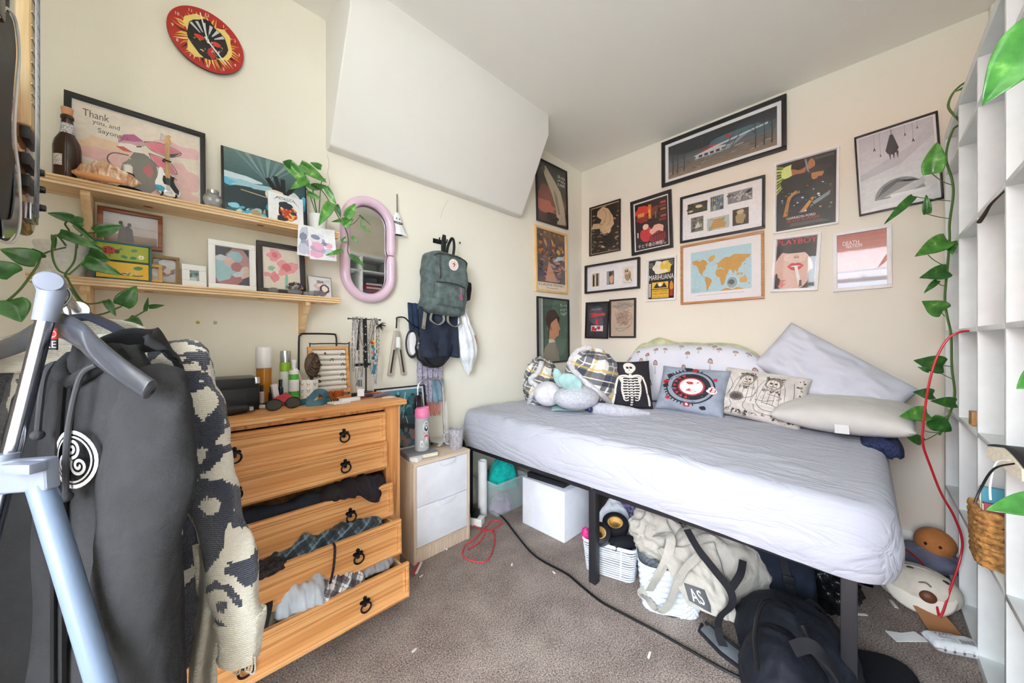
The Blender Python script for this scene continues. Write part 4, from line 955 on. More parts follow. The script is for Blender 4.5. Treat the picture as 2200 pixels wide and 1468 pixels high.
# trailing pothos at the end of the upper shelf: leaf list = stalk px, tip px, depth y, width
pt = thing('trailing_pothos', 'pothos in a white pot trailing over the pink mirror', 'plant', (.530, 1.812, ZU))
MB().lathe([(.001, 0), (.030, 0), (.034, .006), (.040, .074), (.041, .078), (.038, .078), (.036, .070), (.001, .066)], 28).build('pot', mat('matt_white_pot', (236, 236, 238), .5), pt)
MB().lathe([(.001, .060), (.0375, .066), (.001, .070)], 20).build('soil', mat('soil', (60, 44, 32), .95), pt)
def P3(px, py, Y): return onY(px, py, Y)
lv = [((628, 355), (609, 348), 1.70, .040), ((618, 350), (672, 408), 1.70, .052), ((645, 352), (702, 392), 1.76, .050), ((660, 385), (625, 405), 1.69, .035), ((668, 402), (704, 400), 1.78, .034), ((660, 415), (690, 428), 1.74, .028),
      ((700, 402), (722, 438), 1.72, .030), ((712, 436), (686, 482), 1.66, .048), ((722, 440), (732, 466), 1.73, .026), ((744, 468), (764, 436), 1.70, .046), ((756, 470), (715, 476), 1.72, .026), ((738, 486), (756, 472), 1.68, .036),
      ((772, 462), (797, 484), 1.72, .010), ((775, 484), (797, 500), 1.70, .016), ((757, 508), (768, 522), 1.72, .016), ((735, 520), (744, 508), 1.72, .022), ((752, 548), (787, 574), 1.68, .026), ((736, 538), (702, 548), 1.68, .022), ((690, 360), (668, 350), 1.76, .03)]
vine(pt, [(.53, 1.812, ZU+.06), P3(672, 402, 1.79), P3(690, 408, 1.76), P3(712, 440, 1.72), P3(727, 466, 1.70), P3(742, 492, 1.71), P3(748, 512, 1.73), P3(747, 540, 1.73), P3(752, 550, 1.70)], .0026)
vine(pt, [(.525, 1.80, ZU+.06), P3(662, 412, 1.76), P3(645, 390, 1.72), P3(632, 365, 1.71)], .002)
vine(pt, [P3(740, 488, 1.71), P3(760, 480, 1.71), P3(776, 464, 1.72), P3(775, 484, 1.71)], .0013)
vine(pt, [(.535, 1.82, ZU+.06), P3(690, 395, 1.79), P3(700, 385, 1.78)], .002)
for i, (a, b, Y, w) in enumerate(lv): add_leaf(pt, P3(*a, Y+.01), P3(*b, Y-.008), w, VIEW, M_leaf if i % 4 else M_leafd)
# cards pinned at the end of the upper shelf
def blurcard(p, sd, tint=('c9cde0', 'e4e4f0', 'b8a8c8', 'e8b0cc', '9aa6c0', 'f0eef4', '8a90a8')):
    p.rect(0, 0, 1, 1, 'f0f0f4'); p.dabs(.16, .14, .84, .86, list(tint), 16, .30, .16, sd, 20)
for nm, lb, x, dx, zz, W, H, rz, sd in (('photo_card', 'strip of blurred photo-booth pictures hanging from the upper shelf end', .455, 0, 1.475, .060, .135, 2, 3), ('photo_card', 'larger blurred photo card hanging behind a pothos leaf at the shelf end', .530, .004, 1.468, .112, .142, -4, 8)):
    t = thing(nm, lb, 'photograph', (x, SY-.004-dx, zz), (0, math.radians(rz), 0))
    MB().bb((-W/2, -.0004, 0), (W/2, .0004, H)).build('card', mat('photo_paper', (240, 240, 244), .4), t, smooth=0)
    p = Print(W*.92, H*.92, lambda u, v, k, W=W, H=H: Vector(((u-.5)*W*.92, -.0005-k, H*.04+v*H*.92))); blurcard(p, sd)
    p.build('photo_print', t, .35)

# ---- lower shelf
wp = thing('potted_pothos', 'pothos in a white honeycomb-textured pot on the lower shelf', 'plant', (-.212, 1.80, ZL))
pm = MB()
def hexpot(u, v):
    a = 2*PI*u; r = .044+.014*v
    q = abs(math.sin(a*9+(0 if int(v*6) % 2 else PI/2)))*abs(math.sin(v*6*PI)); r += .0022*q
    return (r*math.cos(a), r*math.sin(a), .105*v)
pm.grid(108, 36, hexpot, True); pm.lathe([(.001, .001), (.044, .001)], 24); pm.lathe([(.057, .105), (.054, .105), (.050, .09), (.001, .088)], 36)
pm.build('pot', mat('white_ceramic', (226, 224, 216), .35), wp, smooth=50)
lv = [((158, 470), (103, 458), 1.70, .030), ((178, 478), (140, 470), 1.72, .034), ((205, 500), (262, 485), 1.66, .040), ((128, 500), (222, 536), 1.58, .030), ((160, 483), (210, 524), 1.64, .016), ((180, 560), (260, 590), 1.62, .04), ((190, 545), (235, 560), 1.66, .05), ((115, 505), (118, 535), 1.62, .012),
      ((80, 560), (0, 535), 1.50, .05), ((30, 590), (-20, 560), 1.45, .05), ((18, 645), (45, 690), 1.40, .06), ((262, 657), (292, 615), 1.62, .052), ((228, 645), (248, 678), 1.60, .022), ((276, 684), (308, 706), 1.60, .036), ((312, 668), (318, 640), 1.62, .012), ((320, 660), (352, 656), 1.62, .016), ((85, 555), (70, 535), 1.55, .03)]
for pts in ([(-.196, 1.80, ZL+.09), P3(150, 500, 1.74), P3(140, 480, 1.71), P3(160, 470, 1.71)], [(-.19, 1.79, ZL+.09), P3(175, 505, 1.72), P3(205, 500, 1.67)], [(-.20, 1.77, ZL+.09), P3(120, 505, 1.62), P3(112, 545, 1.58), P3(125, 580, 1.58), P3(150, 590, 1.58)], [(-.18, 1.76, ZL+.09), P3(165, 515, 1.66), P3(160, 560, 1.62), P3(140, 590, 1.58), P3(148, 600, 1.58)],
            [(-.20, 1.76, ZL+.09), P3(95, 545, 1.58), P3(78, 575, 1.5), P3(45, 620, 1.44), P3(18, 645, 1.40)], [P3(140, 590, 1.58), P3(180, 650, 1.60), P3(232, 646, 1.60)], [P3(150, 620, 1.58), P3(200, 676, 1.6), P3(262, 658, 1.62)], [P3(165, 650, 1.58), P3(225, 697, 1.6), P3(276, 686, 1.6), P3(312, 668, 1.62)], [P3(148, 590, 1.58), P3(180, 562, 1.62)]):
    vine(wp, pts, .0024)
for i, (a, b, Y, w) in enumerate(lv): add_leaf(wp, P3(*a, Y+.01), P3(*b, Y-.008), w, VIEW, M_leafd)
# painted two-drawer tin box with the brown frame standing on it
bx = thing('trinket_drawers', 'teal two-drawer trinket box painted with ladybird and bee', 'box', (-.081, 1.745, ZL))
TEAL = mat('teal_paint', (22, 92, 100), .4)
b_ = MB(); b_.bb((-.066, 0, 0), (.066, .12, .004)); b_.bb((-.066, 0, .118), (.066, .12, .125)); b_.bb((-.066, .004, .004), (-.060, .12, .118)); b_.bb((.060, .004, .004), (.066, .12, .118)); b_.bb((-.060, .004, .059), (.060, .12, .063)); b_.bb((-.06, .112, .004), (.06, .12, .118)); b_.build('carcass', TEAL, bx, bevel=.001)
for z0, cc_, nm in ((.063, (158, 168, 52), 'upper'), (.004, (226, 178, 40), 'lower')):
    d = MB().bb((-.059, -.002, z0+.001), (.059, .10, z0+.054)).build('drawer', mat('drawer_'+nm, cc_, .4), bx, bevel=.0015)
    p = Print(.114, .05, lambda u, v, k, z0=z0: Vector(((u-.5)*.114, -.0023-k, z0+.003+v*.05)))
    if nm == 'upper':
        p.ell(.22, .55, .14, .26, 'b02a22', 20); p.ell(.38, .52, .05, .14, '1c1a18'); p.line([(.22, .8), (.24, .3)], .001, '1c1a18')
        for q in ((.16, .6), (.27, .64), (.16, .44), (.28, .42)): p.ell(*q, .022, .05, '1c1a18', 8)
        for a, b in (((.15, .3), (.1, .16)), ((.24, .3), (.24, .14)), ((.4, .62), (.47, .8)), ((.4, .6), (.5, .7))): p.line([a, b], .0012, '1c1a18')
        for a, b, rr in ((.72, .70, 20), (.52, .22, -20), (.7, .2, 10)): p.ell(a, b, .07, .10, '2a7a4c', 12, rot=rr)
        for i in range(6): p.ell(.86+.045*math.cos(i*1.05), .3+.1*math.sin(i*1.05), .025, .055, 'f0ecd0', 8)
        p.ell(.86, .3, .018, .04, 'e0b030', 8)
    else:
        p.ell(.22, .55, .08, .24, 'e8d060', 14); p.ell(.20, .6, .06, .16, '2c2a20', 12); p.ell(.30, .42, .08, .16, '3a7a6a', 12)
        p.curve([(.3, .3), (.4, .2), (.55, .3), (.75, .18), (.9, .25)], .003, '4a3a1c'); p.ell(.80, .72, .10, .13, '2a7a4c', 12, rot=10); p.dabs(.35, .15, .95, .4, ['c8d0a0', '7a6a30'], 18, .03, .04, 3)
    p.build('painted_motif', d, .4)
def a_walk(p):
    p.rect(0, 0, 1, 1, 'c2b6b4'); p.grad(0, .3, 1, 1, 'b8aaaa', 'cfd0d6', 6); p.grad(0, 0, 1, .3, '6a4c40', '8f7668', 5); p.line([(0, .62), (1, .56)], .002, '8f8c98'); p.poly([(.33, .05), (.36, .55), (.44, .62), (.52, .5), (.55, .05)], '3a302e'); p.poly([(.24, .05), (.28, .6), (.34, .66), (.4, .4), (.4, .05)], '4a3a34'); p.ell(.30, .70, .04, .07, '2c2422'); p.ell(.46, .66, .04, .07, '2c2422')
framed('framed_photo', 'brown wooden frame with couple on a beach, standing on the trinket box', (-.066, 1.840, ZL+.1255), (math.radians(-7), 0, 0), .158, .132, .013, woodm('red_brown_frame', (96, 46, 20), (126, 66, 32), (146, 82, 44), 'x', 4, .3), a_walk, .002)
def a_blurp(cols, sd, n=40):
    def f(p): p.rect(0, 0, 1, 1, cols[0]); p.dabs(.1, .1, .9, .9, cols[1:], n//4, .34, .22, sd, 40); p.blob(.42, .62, .16, .13, cols[-1], sd, .1); p.blob(.62, .5, .16, .13, cols[min(3, len(cols)-1)], sd+1, .1)
    return f
framed('gilt_photo', 'larger antique gilt arched photo frame on the lower shelf', (.018, 1.815, ZL), (math.radians(-9), 0, 0), .080, .108, .011, mat('aged_gilt', (150, 122, 88), .35, .5, bmp=(300, .8, .003)), a_blurp(['b4b0b4', '8a6a5c', 'c9c6cc', 'd0b0a4', '5c4a48'], 3), 0)
framed('gilt_photo', 'tiny gold photo frame overlapping the gilt arched one', (-.012, 1.772, ZL), (math.radians(-12), 0, 0), .048, .066, .011, mat('bright_gilt', (190, 150, 92), .3, .6, bmp=(400, .8, .002)), a_blurp(['c4b4ac', '8a6f68', 'd8ccc8'], 4, 20), 0)
framed('square_photo', 'small square white frame with tiny photo on the lower shelf', (.097, 1.800, ZL), (math.radians(-10), 0, math.radians(4)), .070, .084, .022, M_fwhite, a_blurp(['9ab0a8', '5c6a64', 'c9d4d0', '7aa8b0'], 5, 20), 0)
framed('framed_photo', 'tall white frame with blurred family photo on the lower shelf', (.214, 1.806, ZL), (math.radians(-8), 0, 0), .152, .198, .022, M_fwhite, a_blurp(['3f4652', 'b08a8c', 'c9ced6', 'a86a70', '5c6a7a', '9ac0cc', 'd8b8b0'], 6, 50), 0)
def a_flower(p):
    p.rect(0, 0, 1, 1, 'e8dcd0'); p.blob(.30, .82, .17, .14, 'e89aa4', 1, .35); p.blob(.33, .83, .09, .07, 'd8707e', 2, .4); p.blob(.62, .55, .24, .18, 'ea9ca6', 3, .35); p.blob(.64, .56, .13, .10, 'd46a78', 4, .4); p.blob(.88, .60, .10, .10, 'e8a4ac', 8, .4); p.blob(.30, .28, .12, .12, 'e08490', 5, .4); p.blob(.12, .34, .1, .06, 'e49aa2', 6, .4)
    p.poly([(.6, .38), (.67, .38), (.66, .02), (.57, .02)], '8ac0ae'); p.blob(.22, .5, .08, .06, '86bca8', 7, .4)
framed('framed_flowers', 'black framed pink watercolour flowers on the lower shelf', (.384, 1.802, ZL), (math.radians(-8), 0, 0), .180, .225, .020, mat('dark_grain_frame', (52, 48, 48), .5, bmp=(60, .5)), a_flower, .002)
framed('silver_photo', 'small silver frame with drawing of two people at the shelf end', (.533, 1.790, ZL), (math.radians(-8), 0, math.radians(6)), .104, .098, .004, mat('silver_frame_metal', (190, 190, 192), .25, 1), lambda p: (p.rect(0, 0, 1, 1, 'dcd6d6'), p.blob(.5, .55, .25, .26, 'c8b4b4', 1), p.blob(.5, .6, .15, .16, 'e4cec8', 2), p.blob(.5, .76, .16, .08, '8a8690', 3), p.blob(.7, .4, .22, .24, '4a4048', 4), p.blob(.7, .4, .14, .16, 'ecd8d0', 5), p.blob(.45, .15, .3, .16, '7a7078', 6), p.glyphs(.72, .78, .94, .94, 3, 2, '6a6a70', .001)), 0, dep=.008)
od = thing('crystal_ornament', 'glittering ornament of beads and crystals before the flower picture', 'ornament', (.425, 1.768, ZL))
MB().ell((0, 0, .012), (.030, .022, .014), 14, 8).build('base', M_clear, od)
r_ = random.Random(5)
for i in range(26):
    a = r_.uniform(0, 2*PI); e = r_.uniform(.1, 1.3); rr = .030
    MB().ell((rr*math.cos(a)*math.cos(e), .7*rr*math.sin(a)*math.cos(e), .022+rr*math.sin(e)), (.0062, .0062, .0062), 6, 4).build('bead', mat(('bead_a', 'bead_b', 'bead_c', 'bead_d')[i % 4], ((110, 90, 120), (180, 130, 90), (150, 160, 175), (90, 70, 66))[i % 4], .15, .4), od)
tag(MB().ell((0, 0, .012), (.032, .018, .012), 8, 5).build('crystal_cluster', M_clear, loc=(.488, 1.768, ZL), smooth=0), 'chunk of clear crystal beside the bead ornament', 'crystal')
tag(MB().ell((0, 0, .012), (.02, .016, .012), 8, 5).build('crystal_cluster', M_clear, loc=(.345, 1.766, ZL), smooth=0), 'small clear crystal under the flower picture', 'crystal')

# ---- mirror
mr = thing('wall_mirror', 'pill-shaped mirror with fat pale pink frame', 'mirror', (.793, YL, 1.586))
R0 = .122; hh = .134
def stad(a):   # stadium path param 0..1
    Lc = PI*R0; Ls = 2*hh; T = 2*Lc+2*Ls; s = (a % 1)*T
    if s < Ls: return (R0, -hh+s)
    s -= Ls
    if s < Lc: q = s/R0; return (R0*math.cos(q), hh+R0*math.sin(q))
    s -= Lc
    if s < Ls: return (-R0, hh-s)
    s -= Ls; q = s/R0; return (-R0*math.cos(q), -hh-R0*math.sin(q))
M_pink = mat('pale_pink_gloss', (228, 196, 216), .25, coat=.4)
T_ = 2*PI*R0+4*hh
for a0, a1 in ((.17-.168, .5+.0), (.502, .998)):
    pts = []
    for i in range(41):
        t_ = a0+(a1-a0)*i/40+ hh*.9/T_; x, z = stad(t_); pts.append((x, -.026, z))
    pts2 = [Vector(q) for q in pts]
    rr = [.0245 if 1 < i < 39 else (.0225 if i in (1, 39) else .016) for i in range(41)]
    MB().tube(pts2, rr, 16, up=(0, 1, 0)).build('frame_tube', M_pink, mr, smooth=50)
MB().prism([stad(i/64) for i in range(64)], -.014, -.009, 'xz').build('mirror_glass', mat('silvered_glass', (225, 228, 226), .01, 1), mr, smooth=0)
MB().prism([stad(i/64) for i in range(64)], -.0085, -.001, 'xz').build('backing', M_back, mr, smooth=0)
# ---- ghost hook
gz = onY(853, 505, YL-.02)
gh = thing('ghost_ornament', 'white ghost broom ornament with black spectacles hanging on wall', 'ornament', (gz.x, YL-.022, gz.z))
def gf(u, v):
    a = 2*PI*u; t = v; r = interp([(0, .046), (.15, .038), (.5, .028), (.75, .025), (.92, .016), (1, .001)], t)*(1+.10*math.sin(a*7)*(1-t)**2); return (r*math.cos(a)+.014*(1-t)**2, r*.45*math.sin(a), .128*t)
MB().grid(42, 20, gf, True).lathe([(.001, .001), (.03, .001)], 12, sy=.4).build('ghost_body', mat('ghost_white', (238, 238, 240), .6), gh, smooth=60)
MB().tube([(0, 0, .12), (0, .002, .23)], .0032, 8).build('handle', mat('grey_rod', (90, 88, 86), .5), gh)
for x in (-.009, .009): MB().ell((x, -.0118, .088), (.0028, .0015, .0055), 8, 6).build('eye', M_fblack, gh)
MB().tube([(-.022, -.010, .066), (-.004, -.0145, .058), (-.0045, -.0145, .068), (-.024, -.010, .070)], .0022, 6, True).tube([(.026, -.010, .062), (.004, -.0145, .058), (.0045, -.0145, .068), (.026, -.010, .066)], .0022, 6, True).tube([(-.005, -.015, .063), (.005, -.015, .063)], .002, 6).build('spectacles', M_fblack, gh)
# ================================================================== HOOKS AND BAGS ON THE LEFT WALL
def drape(x0, x1, x0b, x1b, z0, z1, y, amp=.012, nw=4, ph=0, nu=48, nv=24, hem=.006, ybot=None):
    """hanging cloth sheet; waves grow towards the hem"""
    m = MB()
    def f(u, v):
        a = x0+(x1-x0)*u; b = x0b+(x1b-x0b)*u; x = a+(b-a)*v
        yy = y+((ybot-y) if ybot is not None else 0)*v
        yy += amp*(.35+.65*v)*math.sin(u*nw*2*PI+ph+.8*math.sin(v*3+u*4))+amp*.5*nz(u*7, v*5, ph)
        z = z0+(z1-z0)*v+hem*math.sin(u*9+ph)*v+.004*nz(u*5, v*3, 2+ph)
        return (x, yy, z)
    m.grid(nu, nv, f); return m
M_canvas = fabric('grey_green_canvas', (92, 104, 102), 700, .35, var=(30, .16)); M_canvasd = fabric('dark_strap_web', (48, 52, 54), 900, .2)
hkz = 1.722
hk = thing('coat_hook', 'black double coat hook on wall above the backpack', 'hook', (1.245, YL, hkz))
MB().bb((-.045, -.006, -.012), (.045, 0, .016)).build('plate', M_iron, hk, bevel=.002)
for x in (-.028, .028): MB().tube(smoothpath([(x, -.004, 0), (x, -.03, -.006), (x, -.045, -.004), (x, -.05, .014)], 4), .004, 8).build('prong', M_iron, hk)
bpk = thing('canvas_backpack', 'small grey-green canvas backpack with round red fox badge, hung on hooks', 'backpack', (1.205, 1.795, 1.255), (0, math.radians(4), math.radians(0)))
def rbox(W, D, H, p=5, bul=.03, nu=72, nv=40, wr=.004, sd=0, top=1.0):
    """soft box: superellipse section, bulging faces, rounded ends; base at z=0, centred in x,y"""
    m = MB()
    def f(u, v):
        a = 2*PI*u; c, s = math.cos(a), math.sin(a)
        rx = abs(c)**(2/p)*math.copysign(1, c); ry = abs(s)**(2/p)*math.copysign(1, s)
        t = v; e = min(t, 1-t); k = math.sin(PI/2*min(1, e/.09))**.6 if e < .09 else 1
        k = .62+.38*k if 0 < e else .6
        tp = 1+(top-1)*t
        b = 1+bul*math.sin(PI*t)
        x = W/2*rx*k*b*tp; y = D/2*ry*k*b; z = H*t
        w = wr*(nz(x*14+sd, z*11, y*14+sd)+.5*nz(x*34, z*20+sd, y*34))
        return (x*(1+w/W*2), y+w*2.2*math.copysign(1, ry), z+.3*w)
    m.grid(nu, nv, f, True)
    for v in (0, 1):
        ring = [f(i/nu, v) for i in range(nu)]; c = [sum(q[k] for q in ring)/nu for k in range(3)]
        m.add(ring+[c], [(i, (i+1) % nu, nu) for i in range(nu)])
    return m
rbox(.275, .125, .37, 6, .05, wr=.006, top=.96).build('body', M_canvas, bpk, smooth=60, weld=1e-5)
fp = MB()
def pocket(u, v):
    x = (u-.5)*.205; z = .045+.135*v; e = min(u, 1-u, v, 1-v); d = .022*min(1, e/.10)**.5+.003*nz(u*6, v*5, 3); return (x, -.064-d, z)
fp.grid(24, 18, pocket).build('front_pocket', M_canvas, bpk, smooth=60)
MB().tube(smoothpath([(-.1, -.072, .178), (-.04, -.088, .183), (.04, -.088, .183), (.1, -.074, .176)], 5), .003, 6).build('pocket_zip', M_canvasd, bpk)
MB().strap(smoothpath([(-.132, -.03, .30), (-.10, -.066, .342), (0, -.072, .352), (.10, -.066, .342), (.132, -.03, .30)], 5), .008, .004, (0, 1, .3)).build('main_zip', M_canvasd, bpk)
MB().strap([(-.118, -.066, .10), (-.122, -.068, .2), (-.125, -.062, .3)], .02, .003, (1, 0, 0)).build('side_strap', M_canvas, bpk)
for s in (-1, 1):
    MB().strap(smoothpath([(s*.038, -.02, .36), (s*.042, -.02, .43), (s*.030, -.015, .478), (s*.012, .0, .430), (s*.010, .01, .36)], 6), .02, .003, (1, .2, 0)).build('carry_handle', M_canvasd, bpk)
    MB().strap(smoothpath([(s*.055-.03, -.02, .008), (s*.06-.045, -.045, -.04), (s*.06, -.05, -.062), (s*.06+.045, -.04, -.035), (s*.06+.055, -.015, .01)], 6), .018, .003, (.0, 1, .1)).build('shoulder_strap', fabric('pale_strap', (150, 146, 136), 900, .1), bpk)
MB().strap([(-.135, -.03, .0), (-.15, -.05, -.05), (-.155, -.055, -.095)], .024, .003, (1, .3, 0)).build('strap_end', fabric('pale_strap', None) if 'pale_strap' in MATS else M_canvasd, bpk)
MB().lathe([(.006, 0), (.006, .003), (.001, .004)], 12, (-.155, -.058, -.085), RX(90)).build('stud', mat('brass_stud', (176, 130, 96), .3, .8), bpk)
bd = MB().lathe([(.033, 0), (.034, .0015), (.033, .003), (.001, .003)], 36, (.012, -.068, .300), RX(90)).build('badge', mat('badge_white', (240, 236, 232), .5), bpk)
p = Print(.066, .066, lambda u, v, k: Vector((.012+(u-.5)*.066, -.0712-k, .267+v*.066)))
p.ell(.5, .5, .30, .30, 'b8322c', 30); p.ell(.5, .5, .27, .27, 'f0ece8', 30)
p.poly([(.34, .50), (.40, .64), (.52, .70), (.64, .62), (.66, .48), (.58, .36), (.46, .30), (.36, .36), (.48, .40), (.54, .48), (.48, .56), (.42, .50)], 'b8322c')
for i, ch in enumerate('FJÄLL RÄVEN KÅNKEN'):
    if ch == ' ': continue
    a = math.radians(205-i*20); x, y = .5+.405*math.cos(a), .5+.405*math.sin(a); V, Fs, asp = textmesh(ch); ca, sa = math.cos(a-PI/2), math.sin(a-PI/2)
    p._put([(x+(q*.075-.037)*ca-(r2*.095-.047)*sa, y+(q*.075-.037)*sa+(r2*.095-.047)*ca) for q, r2 in V], Fs, 'b8322c')
p.build('badge_print', bd)
MB().tube(smoothpath([(.058, -.092, .172), (.060, -.096, .14), (.050, -.096, .115), (.062, -.096, .098), (.07, -.096, .102), (.058, -.096, .125)], 4), .003, 6).build('zip_charm', mat('pink_cord', (176, 90, 120), .6), bpk)
MB().tube(smoothpath([(-.085, -.07, .335), (-.087, -.075, .28), (-.078, -.078, .23), (-.082, -.078, .20)], 4), .0022, 6).build('zip_pull', mat('maroon_cord', (74, 40, 48), .6), bpk)
rbox(.05, .09, .12, 4, .06, 40, 20).build('side_pouch', M_iron, bpk, smooth=60, loc=(.150, .0, .11), weld=1e-5)
# things hanging under the backpack
tag(drape(1.022, 1.085, 1.04, 1.10, 1.325, 1.06, 1.874, .006, 2, 1).build('denim_jeans', fabric('dark_denim', (44, 58, 84), 900, .4), solid=.006, smooth=60), 'dark blue denim hanging behind the backpack straps', 'jeans')
tag(drape(1.045, 1.315, 1.055, 1.315, 1.30, 1.005, 1.795, .010, 2.4, 2, ybot=1.785).build('navy_skirt', fabric('navy_cloth', (44, 50, 66), 900, .3), solid=.005, smooth=60), 'navy cloth skirt hanging below the backpack', 'skirt')
lb_ = thing('leather_bag', 'black leather shoulder bag hanging beneath the navy skirt', 'bag', (1.165, 1.825, .945))
def lbf(u, v):
    a = PI*u+PI; s = v; x = .128*math.cos(a); z = .125+.125*math.sin(a)
    k = math.sin(PI*s); return (x*(1-.12*abs(s-.5)*2), (s-.5)*.09, z+(.0 if k > .3 else .01))
lm = MB()
def lbag(u, v):
    a = 2*PI*u; t = v; r = interp([(0, .03), (.12, .075), (.4, .112), (.8, .125), (1, .118)], t); return (r*math.cos(a), .036*math.sin(a)*(1-.5*(t-.5)**2)+.003*nz(a*2, t*6), .15*t+.003*nz(a*3, t*4, 5))
lm.grid(48, 20, lbag, True); lm.lathe([(.001, .001), (.03, .001)], 16, sy=1); lm.build('bag_body', mat('black_leather', (34, 34, 38), .28, bmp=(40, .3)), lb_, smooth=60, weld=1e-5)
MB().tube(smoothpath([(-.115, -.03, .14), (-.09, -.038, .07), (-.03, -.04, .012), (.03, -.04, .012), (.09, -.038, .07), (.115, -.03, .14)], 5), .003, 6).build('piping', M_iron, lb_)
wb = thing('white_drawstring_bag', 'white cotton drawstring bag hanging beside the navy skirt', 'bag', (1.385, 1.80, .885))
def wbf(u, v):
    a = 2*PI*u; t = v; r = interp([(0, .006), (.10, .030), (.35, .068), (.6, .066), (.85, .046), (1, .03)], t); r *= 1+.09*math.sin(a*9+t*3)*(.3+t)+.05*nz(math.cos(a)*3, math.sin(a)*3, t*5)
    return (r*math.cos(a)*1.0+interp([(0, .022), (.4, .012), (1, -.03)], t), r*.62*math.sin(a), .41*t)
MB().grid(64, 36, wbf, True).build('bag_body', fabric('white_cotton', (226, 230, 236), 900, .35), wb, smooth=60)
MB().tube([wbf(.86+.1*i/8, .62-.25*i/8) for i in range(9)], .003, 6).build('red_seam_print', mat('red_print', (178, 40, 52), .6), wb)
MB().tube(smoothpath([(.0, -.02, .41), (-.06, -.02, .55), (-.1, .0, .8)], 4), .003, 6).build('drawstring', mat('white_cord', (225, 225, 225), .7), wb)
sc_ = thing('fringed_scarf', 'lilac and blue patterned scarf with coral fringe hanging by the lamp', 'scarf', (0, 0, 0))
def scarfmat():
    m, n, l, b = newmat('paisley_scarf'); v = texco(n, l); f = noisen(n, l, v, 70, 4, .7, 1.5)
    l.new(ramp(n, l, f, [(.38, (96, 92, 116)), (.5, (172, 166, 186)), (.62, (200, 192, 206))]), b.inputs['Base Color']); b.inputs['Roughness'].default_value = .9; return m
drape(1.075, 1.255, 1.085, 1.225, 1.00, .735, 1.862, .012, 5, 0, 60, 20).build('scarf_cloth', scarfmat(), sc_, solid=.004, smooth=60)
drape(1.165, 1.245, 1.175, 1.255, .87, .73, 1.845, .006, 2, 2, 20, 10).build('blue_fold', fabric('blue_grey_cloth', (120, 148, 166), 900, .2), sc_, solid=.004, smooth=60)
fr_ = MB(); r_ = random.Random(2)
for i in range(46):
    x = 1.10+.13*i/45; fr_.tube([(x, 1.856+.01*math.sin(i), .74), (x+r_.uniform(-.006, .006), 1.856, .69), (x+r_.uniform(-.01, .01), 1.855+r_.uniform(-.01, .01), .645+r_.uniform(0, .02))], .0018, 5)
o = fr_.build('fringe', mat('coral_yarn', (206, 132, 116), .8), sc_); o['kind'] = 'stuff'
# jewellery tree on the chest
M_chrome = mat('chrome', (215, 215, 220), .12, 1); M_silver = mat('silver_chain', (196, 196, 200), .25, 1)
jt = thing('jewellery_stand', 'black metal jewellery tree hung with chains and a studded collar', 'jewellery stand', (.760, 1.826, .8365))
MB().lathe([(.034, 0), (.036, .003), (.034, .006), (.001, .006)], 24).tube([(0, 0, .004), (0, 0, .385)], .0045, 8).build('pole', M_iron, jt)
MB().tube([(-.088, 0, .378), (.075, 0, .378)], .0028, 8).ell((-.088, 0, .378), (.005, .005, .005), 8, 6).ell((.075, 0, .378), (.005, .005, .005), 8, 6).build('upper_bar', M_iron, jt)
MB().tube([(-.06, -.01, .145), (.02, -.01, .147)], .007, 8).build('lower_bar', M_iron, jt)
MB().strap([(-.012, -.014, .376), (-.010, -.016, .26), (-.008, -.016, .15), (-.006, -.016, .13)], .020, .003, (1, 0, 0)).build('collar', mat('collar_leather', (28, 28, 32), .5), jt)
for z in (.34, .30, .25, .21, .17): MB().ell((-.010, -.018, z), (.004, .003, .004), 8, 6).build('stud', M_chrome, jt)
MB().tube([(-.008+.015*math.cos(a), -.019, .228+.015*math.sin(a)) for a in [i/14*2*PI for i in range(14)]], .0022, 6, True).build('ring', M_chrome, jt)
def chain(x, z0, z1, y, w=.03, r=.0016, n=24, sg=.2):
    m = MB()
    for i in range(n):
        t = i/n*2*PI; a = x+w/2*math.cos(t); b = (z0+z1)/2+(z0-z1)/2*math.sin(t)
        m.box((a, y+.002*math.sin(i*2), b), (r*2, r*1.4, abs(z0-z1)*PI/n*.72), RY(math.degrees(math.atan2(w*math.sin(t), (z0-z1)*math.cos(t)+1e-6))))
    return m
for i, (x, z1, w) in enumerate(((-.068, .12, .012), (-.052, .05, .016), (.028, .10, .04), (.044, .16, .03), (.038, .05, .02), (-.035, .09, .02))):
    o = chain(x, .378, z1, -.012-.003*i, w, .0016, 30).build('necklace', M_silver, jt, smooth=0); o['kind'] = 'stuff'
MB().tube(smoothpath([(-.03, -.008, .378), (-.036, -.012, .30), (-.02, -.014, .24), (.01, -.014, .25), (.03, -.012, .31), (.03, -.008, .378)], 5), .0013, 6).build('cord_necklace', mat('maroon_cord', None), jt)
MB().strap([(-.034, -.01, .376), (-.042, -.016, .31), (-.050, -.016, .22)], .010, .003, (1, 0, 0)).build('strap_bracelet', mat('collar_leather', None), jt)
for i, (x, z, cc_) in enumerate(((.022, .258, (196, 40, 40)), (.034, .262, (222, 200, 60)), (.026, .238, (90, 110, 70)), (.032, .225, (60, 150, 180)), (.026, .205, (220, 110, 100)), (.036, .195, (40, 130, 160)), (.028, .178, (30, 90, 110)))):
    MB().ell((x, -.022, z), (.008, .005, .009), 8, 6).build('charm', mat('charm_%d' % i, cc_, .3), jt)
MB().box((.034, -.022, .12), (.016, .006, .05), RY(8)).build('blue_pendant', mat('blue_pendant', (40, 130, 160), .3), jt, bevel=.002)
sp_ = MB(); r_ = random.Random(9)
for i in range(26):
    d = Vector((r_.uniform(-1, 1), r_.uniform(-.6, .2), r_.uniform(-.9, .5))).normalized(); b0 = Vector((.062, -.014, .350)); sp_.tube([b0, b0+d*.02+Vector((0, 0, .004)), b0+d*.036], [.0022, .0016, .0006], 5)
